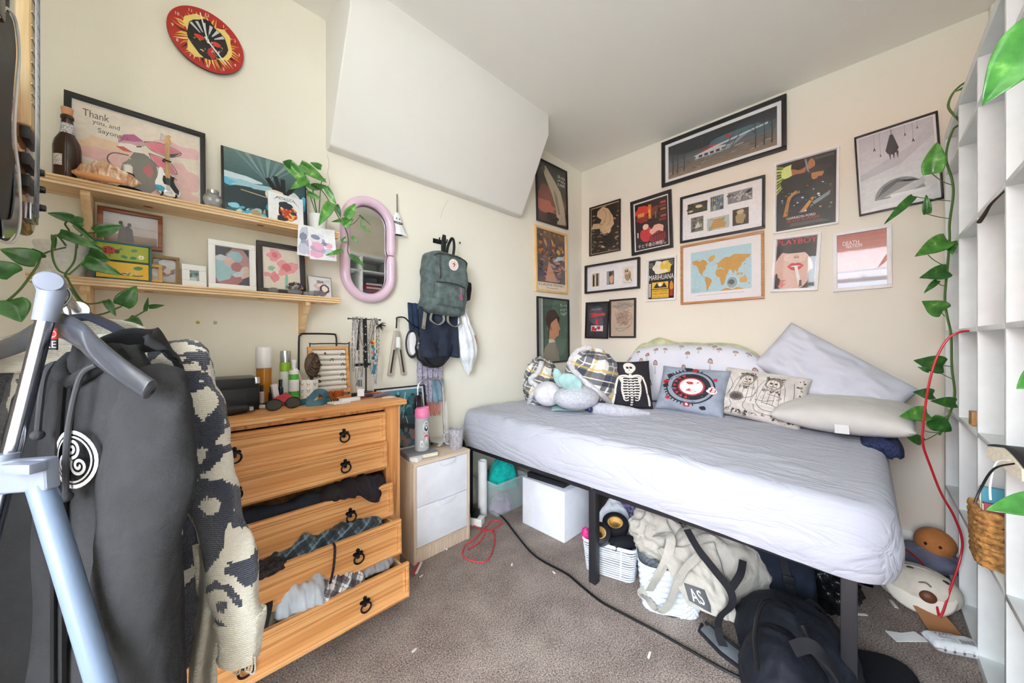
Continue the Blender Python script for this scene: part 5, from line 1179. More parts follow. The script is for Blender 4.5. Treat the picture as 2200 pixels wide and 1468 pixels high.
o = sp_.build('spiky_brooch', M_iron, jt); o['kind'] = 'stuff'
# hair straightener hanging from a hook, with its coiled flex
hs_ = thing('hair_straightener', 'beige and steel hair straightener hanging open on the wall', 'hair straightener', (.945, 1.862, .890))
for s, an in ((-1, 5), (1, -6)):
    arm = MB(); arm.box((0, 0, 0), (.021, .022, .255), RY(0)); o = arm.build('arm', mat('beige_metal', (196, 186, 174), .35, .3), hs_, bevel=.007, seg=3, loc=(s*.022, 0, .145), rot=(0, math.radians(-an*s*-1 if s < 0 else an*-1), 0))
    o.rotation_euler = (0, math.radians(9 if s < 0 else -9), 0)
    MB().bb((-.004, -.013, -.11), (.004, -.0105, .02)).build('heating_plate', mat('dark_steel', (74, 70, 70), .3, .8), o)
MB().box((.006, -.006, .205), (.024, .02, .06)).build('white_cover', M_fwhite, hs_, bevel=.004)
MB().tube(smoothpath([(0, 0, .285), (0, -.004, .31), (.001, -.004, .33), (.008, 0, .345), (.05, -.002, .345), (.09, -.004, .31), (.13, -.01, .29), (.15, -.012, .27)], 6), .004, 8).build('flex', M_iron, hs_)
MB().tube([(.0, 0, .33), (-.004, 0, .338), (0, 0, .347), (.004, 0, .338)], .0016, 6, True).build('hang_loop', M_chrome, hs_)
ir = thing('cord_winder', 'white figure-eight cord winder with grey flex wound around it', 'cord winder', (1.032, 1.858, 1.018))
def win_(a): return (.022*math.cos(a)*(1-.22*math.cos(2*a+PI)**2 if abs(math.sin(a)) < .5 else 1), .062*math.sin(a))
MB().prism([(.026*math.cos(a)*(.72+.28*abs(math.sin(a))**.8), .066*math.sin(a)) for a in [i/40*2*PI for i in range(40)]], -.028, -.006, 'xz').build('winder', mat('gloss_white', None) if 'gloss_white' in MATS else M_fwhite, ir, bevel=.006, seg=3, loc=(0, 0, .07))
for k in range(3):
    MB().tube([((.034+.004*k)*math.cos(a), -.012-.004*k, .07+(.074+.004*k)*math.sin(a)) for a in [i/36*2*PI for i in range(36)]], .0035, 7, True).build('flex_loop', mat('grey_flex', (58, 58, 64), .5), ir)
ad = thing('plug_adaptor', 'black plug and socket on wall beside the cord winder', 'plug', (1.088, YL, 1.045))
MB().bb((-.03, -.008, 0), (.04, 0, .085)).build('socket_plate', M_wpaint, ad, bevel=.003); MB().bb((-.016, -.045, .018), (.022, -.008, .062)).build('plug_body', M_iron, ad, bevel=.006)
# ================================================================== ON THE CHEST OF DRAWERS
TZ = .8365
M_gblk = mat('satin_black_plastic', (30, 31, 35), .35)
def lathething(name, label, cat, loc, parts, rot=(0, 0, 0), sx=1, sy=1):
    t = thing(name, label, cat, loc, rot)
    for nm, prof, m in parts: MB().lathe(prof, 28, sx=sx, sy=sy).build(nm, m, t)
    return t
jb = thing('black_vanity_case', 'black vanity case with silver corners on chest of drawers', 'case', (.165, 1.735, TZ))
MB().bb((-.115, -.068, 0), (.115, .09, .085)).build('case_body', M_gblk, jb, bevel=.004); MB().bb((-.115, -.068, .088), (.115, .09, .124)).build('case_lid', M_gblk, jb, bevel=.006)
MB().bb((-.113, -.066, .083), (.113, .088, .090)).build('hinge_line', M_iron, jb)
for x in (-.108, .108): MB().bb((x-.009, -.071, .100), (x+.009, -.045, .126)).build('corner_cap', M_chrome, jb, bevel=.004)
MB().bb((-.075, -.0695, .012), (.075, -.068, .070)).build('front_panel', mat('black_panel', (38, 39, 44), .5), jb, bevel=.0008)
MB().tube(smoothpath([(-.10, -.075, .052), (-.08, -.086, .050), (-.05, -.086, .050), (-.035, -.075, .052)], 4), .004, 7).build('handle', M_chrome, jb)
vd = thing('hair_clipper', 'black handheld clipper lying in front of the vanity case', 'clipper', (.170, 1.600, TZ+.001), (0, 0, math.radians(2)))
MB().tube([(-.10, 0, .018), (-.05, 0, .0185), (.03, 0, .0185), (.06, 0, .017)], [.017, .018, .018, .015], 14).build('clipper_body', M_gblk, vd); MB().bb((.06, -.012, .006), (.083, .012, .028)).build('clipper_head', M_iron, vd, bevel=.003); MB().bb((.066, -.0135, .010), (.078, -.012, .024)).build('steel_clip', M_chrome, vd)
lathething('toner_bottle', 'tall amber toner bottle with white cap', 'bottle', (.318, 1.805, TZ), [('bottle_body', [(.001, 0), (.0255, 0), (.027, .003), (.027, .150), (.001, .150)], mat('amber_liquid', (214, 142, 44), .1, trans=.35)), ('cap', [(.0275, .152), (.0285, .155), (.0285, .236), (.027, .239), (.001, .239)], mat('cap_white', (240, 240, 242), .35))])
lathething('deodorant_can', 'silver-topped spray can with lime green band', 'spray can', (.398, 1.812, TZ), [('can', [(.001, 0), (.020, 0), (.021, .003), (.021, .12), (.021, .165), (.001, .165)], mat('can_white', (226, 230, 228), .3)), ('lime_band', [(.0213, .132), (.0213, .172), (.0208, .172), (.0208, .132)], mat('lime_band', (150, 200, 60), .4)), ('cap', [(.0208, .172), (.021, .205), (.019, .222), (.001, .223)], mat('can_silver', (200, 204, 206), .25, .8))])
lathething('lotion_tube', 'white and green pump lotion beside the spray can', 'bottle', (.420, 1.765, TZ), [('tube_body', [(.001, 0), (.019, 0), (.020, .003), (.020, .135), (.012, .146), (.001, .146)], mat('tube_white', (238, 240, 240), .35)), ('green_band_low', [(.0203, .010), (.0203, .048), (.0198, .048), (.0198, .010)], mat('green_print', (86, 176, 78), .4)), ('green_band_high', [(.0203, .098), (.0203, .122), (.0198, .122), (.0198, .098)], mat('green_print', None)), ('nozzle', [(.008, .146), (.008, .172), (.010, .172), (.010, .184), (.001, .184)], mat('tube_white', None))])
for nm, lb, x, y, h, r, c1, c2 in (('nail_varnish', 'small clear bottle with black cap behind the vanity case', .268, 1.838, .075, .008, (225, 225, 222), (24, 24, 26)), ('serum_bottle', 'dark serum bottle beside the toner', .338, 1.765, .075, .011, (40, 34, 60), (24, 22, 30)), ('foundation_bottle', 'pink-cream tube beside the vanity case', .300, 1.745, .085, .009, (214, 188, 190), (40, 36, 60)), ('mascara_tube', 'teal-black tube behind the red compact', .372, 1.775, .10, .010, (38, 60, 66), (28, 40, 46))):
    lathething(nm, lb, 'cosmetics', (x, y, TZ), [('vial', [(.001, 0), (r, 0), (r, h*.66), (r*.6, h*.7), (.001, h*.7)], mat('vial_'+nm, c1, .2)), ('cap', [(r*.62, h*.68), (r*.7, h), (.001, h)], mat('cap_'+nm, c2, .3))])
def flat(name, lb, cat, loc, size, c, rot=(0, 0, 0), bev=.002, rough=.4):
    return tag(MB().box((0, 0, size[2]/2), size).build(name, mat('c_'+name+str(c), c, rough), loc=loc, rot=rot, bevel=bev), lb, cat)
flat('small_carton', 'small patterned white carton leaning by the serum', 'carton', (.352, 1.735, TZ+.002), (.022, .014, .085), (232, 226, 232), (0, math.radians(-9), .3))
flat('powder_compact', 'crimson red compact propped on chest of drawers', 'cosmetics', (.368, 1.705, TZ+.018), (.062, .05, .016), (190, 52, 66), (math.radians(30), math.radians(-16), .4), .006)
flat('eye_palette', 'black eyeshadow palette under the red compact', 'cosmetics', (.335, 1.70, TZ+.008), (.09, .05, .010), (26, 22, 30), (math.radians(14), math.radians(-12), .3))
flat('cream_tube', 'grey-white cream tube lying before the palette', 'cosmetics', (.305, 1.665, TZ+.001), (.07, .026, .014), (208, 202, 196), (0, 0, -.6), .006)
# sunglasses
sg = thing('sunglasses', 'dark sunglasses lying near the chest front edge', 'sunglasses', (.345, 1.600, TZ+.004), (0, 0, math.radians(8)))
for x in (-.033, .033):
    MB().lathe([(.001, 0), (.026, .002), (.027, .004), (.026, .005), (.001, .006)], 24, sy=.75, R=RX(72)).build('lens', mat('smoked_lens', (66, 64, 60), .08), sg, loc=(x, 0, .018))
    MB().tube([(x+.0275*math.cos(a), -.003*abs(math.cos(a)), .018+.021*math.sin(a)) for a in [i/24*2*PI for i in range(24)]], .0018, 6, True).build('rim', M_iron, sg)
    MB().tube(smoothpath([(x*1.85, .0, .024), (x*1.9, .06, .02), (x*1.8, .12, .006)], 4), .0018, 6).build('temple_arm', M_iron, sg)
MB().tube([(-.006, -.002, .022), (0, -.003, .025), (.006, -.002, .022)], .0018, 6).build('bridge', M_iron, sg)
tm = thing('satin_headband', 'teal satin headband lying folded on chest of drawers', 'headband', (.455, 1.625, TZ))
MB().strap(smoothpath([(-.06, .02, .012), (-.02, -.01, .022), (.02, .01, .050), (.045, .0, .045), (.05, -.012, .02), (.02, -.03, .010), (-.03, -.02, .008)], 6), .026, .004, (.1, .5, .8)).build('band', mat('teal_satin', (42, 92, 108), .3), tm, smooth=60)
# white mug holding a brush
mgm = thing('fox_print_mug', 'white mug printed with tiny fox faces holding a hairbrush', 'mug', (.480, 1.765, TZ))
MB().lathe([(.001, 0), (.033, 0), (.036, .003), (.036, .094), (.0335, .094), (.0335, .008), (.001, .006)], 36).build('cup', mat('mug_glaze', (240, 238, 236), .25), mgm)
p = Print(.11, .085, lambda u, v, k: Vector(((.0362+k)*math.sin((u-.5)*3.0), -(.0362+k)*math.cos((u-.5)*3.0), .004+.085*v)), seg=0)
for i in range(4):
    for j in range(3):
        a, b = .13+.25*i, .18+.32*j; c_ = ('b05040', '4a3a3a', '8a3a34')[(i+j) % 3]
        for s in (-1, 1): p.poly([(a, b-.02), (a+s*.07, b+.10), (a+s*.045, b-.01)], c_); p.line([(a, b-.05), (a+s*.05, b-.10)], .0012, c_)
p.build('fox_print', mgm)
hb = thing('paddle_brush', 'round bristle hairbrush standing in the white mug', 'hairbrush', (.487, 1.765, TZ+.008))
MB().tube([(0, 0, .0), (.002, 0, .085), (.004, 0, .10)], [.007, .007, .009], 10).build('handle', mat('dark_handle', (60, 44, 36), .4), hb)
MB().ell((.006, 0, .150), (.033, .014, .056), 20, 12).build('head', mat('brush_pad', (96, 74, 58), .6), hb)
br = MB(); r_ = random.Random(3)
for i in range(150):
    a = r_.uniform(-.95, .95); b = r_.uniform(-.95, .95)
    if a*a+b*b > .95: continue
    yy = -.014*math.sqrt(max(0, 1-a*a-b*b)); br.tube([(.006+a*.033, yy+.002, .150+b*.056), (.006+a*.037, yy-.013, .150+b*.062)], .0009, 4)
o = br.build('bristle', mat('bristle', (38, 28, 24), .5), hb); o['kind'] = 'stuff'
wbm = thing('wooden_comb', 'pale wooden brush leaning in the white mug', 'hairbrush', (.466, 1.757, TZ+.010), (0, math.radians(-14), 0))
MB().tube([(0, 0, 0), (0, 0, .09), (-.004, 0, .125), (-.026, 0, .145)], [.005, .006, .009, .006], 8).build('comb_body', mat('pale_wood_grey', (190, 170, 150), .6), wbm)
# ring display
rd = thing('ring_display', 'wooden tray of rings leaning on a black wire stand', 'jewellery tray', (.588, 1.838, TZ), (math.radians(-7), 0, 0))
W, H = .182, .238; fm = MB()
for a, b in (((-W/2, -.022, .01), (W/2, 0, .024)), ((-W/2, -.022, H-.012), (W/2, 0, H)), ((-W/2, -.022, .024), (-W/2+.016, 0, H-.012)), ((W/2-.014, -.022, .024), (W/2, 0, H-.012))): fm.bb(a, b)
fm.build('frame', M_pineX, rd, bevel=.001); MB().bb((-W/2+.01, -.004, .02), (W/2-.01, 0, H-.008)).build('back_panel', mat('cream_felt', (226, 216, 206), .9), rd)
for i in range(8): MB().tube([(-W/2+.018, -.012, .036+i*.025), (W/2-.016, -.012, .036+i*.025)], .0105, 10).build('cushion_roll', mat('cream_velvet', (236, 230, 222), .9), rd)
r_ = random.Random(7)
for i in range(14):
    x = r_.choice((-.055, -.035, .055, .06, -.05, .0, .01)); z = .046+.025*r_.randint(1, 7)
    MB().tube([(x+.007*math.cos(a), -.022-.004*math.sin(a), z+.008*math.sin(a)) for a in [k/10*2*PI for k in range(10)]], .0019, 5, True).build('ring', M_silver, rd)
MB().ell((-.02, -.026, .205), (.005, .003, .006), 8, 6).build('ruby_stone', mat('ruby', (130, 30, 50), .15), rd)
ws = thing('wire_stand', 'pair of black wire stands behind the ring tray', 'stand', (.588, 1.862, TZ))
MB().tube(smoothpath([(-.125, 0, 0), (-.125, 0, .26), (-.118, 0, .292), (-.10, 0, .300), (.02, 0, .300), (.036, 0, .292), (.040, 0, .27), (.040, 0, .24)], 4), .0042, 8).build('tall_wire', M_iron, ws)
MB().tube(smoothpath([(-.080, -.008, 0), (-.080, -.008, .235), (-.070, -.008, .252), (.085, -.008, .252), (.097, -.008, .240), (.097, -.008, .0)], 4), .0026, 8).build('low_wire', M_iron, ws)
M_pglass = picglass(); M_plq = mat('perfume_amber', (226, 120, 60), .1, trans=.5, ior=1.3)
for i, (x, y, lb) in enumerate(((.552, 1.748, 'round amber perfume bottle nearest the mug'), (.598, 1.742, 'round amber perfume bottle beside the dark atomiser'))):
    lathething('perfume_bottle', lb, 'perfume', (x, y, TZ), [('flacon', [(.001, 0), (.023, 0), (.025, .004), (.025, .045), (.016, .052), (.009, .054), (.009, .062), (.001, .062)], M_pglass), ('liquid', [(.001, .005), (.0205, .005), (.0205, .036), (.001, .036)], M_plq), ('stopper', [(.012, .062), (.016, .066), (.016, .084), (.012, .088), (.001, .088)], M_pglass)])
t = thing('clear_perfume', 'clear square perfume bottle with grey cap at chest edge', 'perfume', (.640, 1.600, TZ), (0, 0, -.2))
MB().bb((-.017, -.012, 0), (.017, .012, .062)).build('flacon', M_pglass, t, bevel=.004); MB().bb((-.014, -.0128, .02), (.014, -.0122, .052)).build('label', mat('perfume_label', (226, 228, 232), .5), t, smooth=0); MB().tube([(0, 0, .062), (0, 0, .092)], .008, 14).build('cap', mat('grey_cap', (120, 124, 132), .25, .6), t)
flat('leaflet', 'folded white leaflet on chest of drawers', 'paper', (.545, 1.585, TZ), (.075, .05, .008), (236, 238, 236), (0, .04, .25), .001)
flat('medicine_packet', 'white medicine packet with barcode near chest edge', 'packet', (.595, 1.600, TZ+.001), (.085, .028, .016), (232, 234, 236), (0, 0, .2), .002)
flat('atomiser', 'short black atomiser beside the clear perfume', 'perfume', (.643, 1.665, TZ), (.03, .02, .026), (24, 23, 26), (0, 0, .3), .005)
for nm, lb, x, y, L_, r, c, rz in (('eye_pencil', 'orange-capped makeup pencil near the jewellery tree', .735, 1.70, .10, .008, (206, 120, 48), .25), ('lip_gloss', 'purple glitter gloss stick beside the pencil', .705, 1.665, .10, .009, (96, 62, 88), .1), ('lip_liner', 'slim amber stick in front of the perfume bottles', .625, 1.70, .11, .006, (196, 120, 70), .2), ('glitter_stick', 'grey sparkly stick at the far chest corner', .757, 1.635, .09, .009, (120, 104, 128), .3)):
    tag(MB().tube([(-L_/2, 0, r), (L_*.15, 0, r), (L_*.16, 0, r), (L_/2, 0, r)], [r, r, r*.85, r*.85], 10).build(nm, mat('c_'+nm, c, .3), loc=(x, y, TZ+.0005), rot=(0, 0, rz)), lb, 'cosmetics')
t = thing('bead_bracelet', 'dark bead bracelet lying behind the leaflet', 'bracelet', (.545, 1.665, TZ+.003))
for i in range(16): MB().ell((.026*math.cos(i/16*2*PI), .018*math.sin(i/16*2*PI), .001), (.004, .004, .004), 6, 4).build('bead', mat('dark_bead', (70, 50, 44), .3), t)
tag(MB().tube(smoothpath([(-.03, 0, .002), (0, .012, .002), (.03, 0, .002), (.01, -.012, .002)], 5, True), .0014, 5, True).build('hair_tie', mat('white_cord', (225, 225, 225), .7), loc=(.765, 1.585, TZ)), 'thin white hair tie at the chest corner', 'hair tie')

# ================================================================== ON AND AROUND THE BEDSIDE CABINET
def a_concert(p):
    p.rect(0, 0, 1, 1, '2c5460'); p.grad(0, .3, 1, 1, '2a4450', '4f8a98', 8)
    for a in ([(.2, .5), (.1, 1)], [(.35, .45), (.28, .9)], [(.5, .5), (.6, .95)], [(.3, .3), (.45, .7)], [(.6, .4), (.5, .8)]): p.line(a, .004, 'd4e6ea')
    p.dabs(.3, .55, .95, .95, ['24404a', '6aa8b4', '33606c', '1c3038'], 26, .05, .05, 5, 60); p.blob(.15, .42, .2, .09, 'a8a0a0', 2, .3); p.blob(.22, .36, .1, .05, '6a3a3c', 3, .3); p.blob(.5, .25, .3, .16, '1d2428', 4, .3); p.dabs(.05, .04, .95, .3, ['1c3a48', '2a7a98', '6a7076', '141a1e', '8a6a5c'], 34, .06, .07, 8, 40)
framed('framed_poster', 'black framed teal concert poster leaning behind the water bottle', (.962, 1.792, NZ+.001), (math.radians(-10), 0, 0), .300, .350, .008, M_fblack, a_concert, .010, dep=.014)
wbt = thing('water_bottle', 'clear sticker-covered water bottle with pink flip lid', 'water bottle', (.990, 1.665, NZ+.0265))
MB().lathe([(.001, 0), (.034, 0), (.037, .004), (.036, .165), (.034, .180), (.001, .180)], 32).build('bottle_body', mat('clear_tritan', (214, 216, 220), .12, trans=.35, ior=1.15), wbt)
PINK = mat('pink_plastic', (236, 130, 176), .4)
MB().lathe([(.0365, .172), (.0375, .176), (.0365, .212), (.030, .222), (.001, .223)], 28).build('lid', PINK, wbt); MB().box((.004, -.014, .222), (.044, .026, .012), RY(-9)).build('flip_top', PINK, wbt, bevel=.004); MB().tube(smoothpath([(.036, 0, .205), (.044, 0, .19), (.042, 0, .165), (.036, 0, .16)], 4), .0025, 6).build('loop', mat('tube_white', None), wbt)
p = Print(.11, .165, lambda u, v, k: Vector(((.0368+k)*math.sin((u-.5)*3), -(.0368+k)*math.cos((u-.5)*3), .008+.165*v)))
p.ell(.54, .72, .17, .18, 'f2f2f2', 22); p.ell(.54, .72, .14, .155, '8c8c8c', 22)
for i in range(7): p.line([(.43+.035*i, .82), (.43+.035*i, .70)], .002, 'e8e8e8')
p.ell(.54, .68, .09, .09, '26262a', 16); p.ell(.54, .70, .04, .05, 'ececec', 14)
p.ell(.55, .37, .20, .13, 'f4f0f0', 22, 0, 180); p.ell(.55, .38, .17, .105, 'e0668c', 22, 0, 180)
for a, b in ((.46, .41), (.54, .43), (.62, .41), (.5, .45), (.58, .46)): p.ell(a, b, .018, .012, '7a1a34', 8)
p.poly([(.50, .38), (.60, .38), (.63, .20), (.47, .20)], 'f4d8d0'); p.blob(.62, .12, .16, .07, 'eef0e8', 4, .3); p.blob(.68, .10, .07, .035, 'a8b878', 5, .4); p.blob(.32, .2, .08, .12, 'dcdce0', 6, .3); p.build('sticker', wbt, .4)
bk = thing('grey_hardback', 'grey hardback book lying under the water bottle', 'book', (.975, 1.668, NZ), (0, 0, math.radians(-8)))
MB().bb((-.078, -.068, .003), (.074, .068, .022)).build('pages', mat('page_edges', (236, 226, 204), .8, var=(200, .06)), bk); MB().bb((-.082, -.072, .022), (.078, .072, .0255)).bb((-.082, -.072, 0), (.078, .072, .003)).bb((-.082, -.072, .003), (-.0785, .072, .022)).build('cover', mat('grey_cloth_cover', (134, 134, 138), .7), bk, bevel=.001)
flat('white_charger_box', 'small white plastic box at the cabinet front corner', 'box', (.922, 1.600, NZ), (.05, .04, .022), (240, 240, 242), (0, 0, .5), .003)
lp = thing('desk_lamp', 'chrome arched lamp with round base beside the grey mug', 'lamp', (1.165, 1.760, NZ))
MB().lathe([(.052, 0), (.055, .003), (.055, .020), (.052, .023), (.001, .023)], 36).build('base', M_chrome, lp)
MB().tube(smoothpath([(.032, 0, .02), (.020, 0, .30), (.014, 0, .345), (-.006, 0, .377), (-.04, 0, .386), (-.10, 0, .384), (-.132, 0, .370), (-.145, 0, .340), (-.145, 0, .30)], 6), .0055, 10).build('arched_arm', M_chrome, lp)
MB().bb((-.165, -.013, .195), (-.125, .013, .305)).build('lamp_head', mat('smoked_chrome', (120, 112, 116), .12, 1), lp, bevel=.002); MB().bb((-.158, -.0136, .200), (-.132, -.0129, .298)).build('light_slot', mat('dark_mirror', (60, 44, 48), .08, .9), lp)
MB().tube(smoothpath([(.0, .05, .01), (.06, .06, .008), (.09, .06, -.05)], 4), .003, 6).build('cord', M_iron, lp)
gm = thing('grey_mug', 'grey marbled mug on bedside cabinet next to the bed', 'mug', (1.185, 1.630, NZ), (0, 0, math.radians(-35)))
def marble():
    m, n, l, b = newmat('grey_marble_glaze'); v = texco(n, l, 'Object', (1, 1, .6)); f = noisen(n, l, v, 26, 4, .6, 2.2); r2 = mth(n, l, 'ABSOLUTE', mth(n, l, 'SUBTRACT', f, .5))
    l.new(ramp(n, l, r2, [(.0, (92, 90, 98)), (.03, (186, 184, 190)), (.2, (176, 174, 180))]), b.inputs['Base Color']); b.inputs['Roughness'].default_value = .3; return m
MM = marble(); MB().lathe([(.001, 0), (.032, 0), (.035, .004), (.043, .108), (.044, .112), (.041, .112), (.033, .010), (.001, .008)], 36).build('cup', MM, gm); MB().tube(smoothpath([(-.036, -.0, .094), (-.062, 0, .088), (-.066, 0, .06), (-.056, 0, .034), (-.034, 0, .028)], 5), .0065, 10, ry=.009).build('handle', MM, gm)

# ================================================================== CLOTHES SPILLING FROM THE DRAWERS
def pile(x0, x1, yc, z, w, h, sd=0, nu=80, nv=26, fx=6, drop=None):
    """crumpled cloth heap along x filling a drawer opening"""
    m = MB()
    def f(u, v):
        x = x0+(x1-x0)*u; a = PI*v; e = math.sin(PI*min(1, max(0, u)))**.35
        r = (1+.35*nz(u*fx+sd, v*2.5, sd)+.18*nz(u*fx*2.7, v*5+sd, sd*2))*e
        y = yc-math.cos(a)*w*r; zz = z+math.sin(a)*h*r*(1+.3*nz(u*fx*.8, sd*3.1))
        if drop and v < .3 and drop[0] < u < drop[1]: zz -= drop[2]*(1-v/.3)*math.sin(PI*(u-drop[0])/(drop[1]-drop[0]))
        return (x, y, zz)
    m.grid(nu, nv, f); return m
M_bcl = fabric('black_cotton', (44, 40, 46), 900, .6); M_nvcl = fabric('dark_navy_cotton', (40, 44, 56), 900, .5)
tag(pile(.44, .70, 1.492, .488, .072, .045, 1, drop=(.5, .98, .045)).build('black_shirt', M_bcl, smooth=60, solid=.004), 'black crumpled top spilling over the third drawer', 'clothing')
tag(pile(.03, .56, 1.515, .455, .055, .062, 4).build('black_leggings', M_nvcl, smooth=60, solid=.004), 'dark clothing bundled inside the third drawer', 'clothing')
def plaidm(name, base, c1, c2, c3, sc=40, rot=.5, kind='Object'):
    m, n, l, b = newmat(name); MATS[name] = m; v = texco(n, l, kind, (sc, sc, sc), (0, 0, rot) if kind == 'UV' else (rot*.6, rot, .3)); sep = n.new('ShaderNodeSeparateXYZ'); l.new(v, sep.inputs[0]); c = base
    def band(o, lo, hi, off=0):
        fr = mth(n, l, 'FRACT', mth(n, l, 'ADD', o, off)); return mth(n, l, 'MULTIPLY', mth(n, l, 'GREATER_THAN', fr, lo), mth(n, l, 'LESS_THAN', fr, hi))
    cur = mixc(n, l, 0.0, base, base)
    for o in (sep.outputs[0], sep.outputs[1 if kind == 'UV' else 2]):
        cur = mixc(n, l, mth(n, l, 'MULTIPLY', band(o, .0, .46), .82), cur, c1); cur = mixc(n, l, mth(n, l, 'MULTIPLY', band(o, .52, .62), .8), cur, c2); cur = mixc(n, l, mth(n, l, 'MULTIPLY', band(o, .18, .22), .85), cur, c3); cur = mixc(n, l, mth(n, l, 'MULTIPLY', band(o, .78, .82), .85), cur, c3)
    l.new(cur, b.inputs['Base Color']); b.inputs['Roughness'].default_value = .95; b.inputs['Sheen Weight'].default_value = .2; bump(n, l, b, noisen(n, l, texco(n, l), 40, 4), .4, .006); return m
tag(pile(.26, .66, 1.428, .345, .048, .050, 7, fx=9).build('plaid_shirt', plaidm('blue_tartan', (84, 104, 122), (40, 50, 60), (120, 150, 166), (24, 28, 34), 24), smooth=60, solid=.003), 'blue tartan shirt stuffed into the fourth drawer', 'clothing')
pb = thing('paisley_dress', 'black paisley dress hanging out of the fourth drawer with its tie', 'clothing', (0, 0, 0))
PM = mat('paisley_black', (34, 31, 33), .9, var=(90, .9)); pile(.03, .31, 1.392, .350, .052, .034, 11, fx=9, drop=(.1, .6, .03)).build('dress_bundle', PM, pb, smooth=60, solid=.004)
MB().strap(smoothpath([(.14, 1.350, .375), (.142, 1.338, .355), (.135, 1.335, .29), (.125, 1.325, .20), (.10, 1.33, .15), (.085, 1.335, .13)], 6), .024, .003, (1, .1, 0)).build('tie_belt', PM, pb)
MB().strap(smoothpath([(.445, 1.352, .378), (.446, 1.338, .36), (.440, 1.333, .30), (.43, 1.338, .245)], 5), .008, .003, (1, 0, 0)).build('tie_cord', PM, pb)
M_chk = plaidm('checked_linen', (226, 226, 230), (60, 56, 70), (226, 226, 230), (60, 56, 70), 22, .9)
tag(pile(.265, .45, 1.385, .20, .075, .072, 13, fx=5).build('pale_blue_shirt', fabric('pale_blue_cotton', (190, 198, 210), 900, .5), smooth=60, solid=.004), 'pale blue-grey shirt heaped in the bottom drawer', 'clothing')
tag(pile(.36, .56, 1.38, .195, .07, .052, 17, fx=6).build('checked_shorts', M_chk, smooth=60, solid=.004), 'black and white checked garment in the bottom drawer', 'clothing')
tag(pile(.54, .69, 1.40, .20, .06, .042, 19, fx=4).build('grey_knit', fabric('grey_rib_knit', (150, 150, 154), 400, .5), smooth=60, solid=.004), 'grey knitted jumper at the end of the bottom drawer', 'clothing')
tag(pile(.03, .28, 1.385, .19, .07, .040, 23, fx=5).build('stone_trousers', fabric('stone_cotton', (176, 166, 152), 900, .5), smooth=60, solid=.004), 'stone coloured trousers with black band in the bottom drawer', 'clothing')
tag(MB().strap(smoothpath([(.225, 1.32, .21), (.24, 1.34, .247), (.25, 1.38, .252), (.25, 1.43, .22)], 6), .034, .004, (1, 0, 0)).build('black_waistband', fabric('black_elastic', (40, 38, 42), 900, .2)), 'black waistband folded over the stone trousers', 'clothing')
# ================================================================== BEDDING
MZ = BZ+.205
def pillow(W, H, T, nu=40, nv=40, ear=.06, wr=.006, sd=0, p=2.4):
    """cushion in local x (width), z (height), thickness along y; front = -y. returns mesh and front mapping"""
    def prof(a, b):
        q = max(0, 1-abs(a)**p)*max(0, 1-abs(b)**p); return q**.42
    def base(u, v, side, h=0):
        a, b = 2*u-1, 2*v-1
        x = W/2*a*(1-ear*(1-b*b)*abs(a)**2); z = H/2*b*(1-ear*(1-a*a)*abs(b)**2)
        t = T/2*prof(a, b); w = wr*(nz(u*5+sd, v*5, sd)+.6*nz(u*11+sd, v*9, sd+4))*min(1, 6*min(u, 1-u, v, 1-v))
        e = math.hypot(a, b); w += wr*.8*math.sin(18*math.atan2(b, a)+sd)*max(0, e-.75)*(1-max(abs(a), abs(b)))*4
        return Vector((x, side*(t+w+h), z+H/2))
    m = MB(); m.grid(nu, nv, lambda u, v: base(u, v, -1)); m.grid(nu, nv, lambda u, v: base(1-u, v, 1) )
    return m, (lambda u, v, k: base(u, v, -1, k+.0016))
def cushion(name, label, loc, rot, W, H, T, m, art=None, cat='cushion', seg=2, **k):
    t = thing(name, label, cat, loc, rot); mb, fm = pillow(W, H, T, **k)
    mb.build('cover', m, t, smooth=70, weld=1e-4)
    if art:
        p = Print(W, H, fm, seg=seg, e=.0004); art(p); p.build('printed_design', t, .8)
    return t
def facing(p0, p1):   # yaw so that local x runs p0 -> p1
    return math.atan2(p1[1]-p0[1], p1[0]-p0[0])
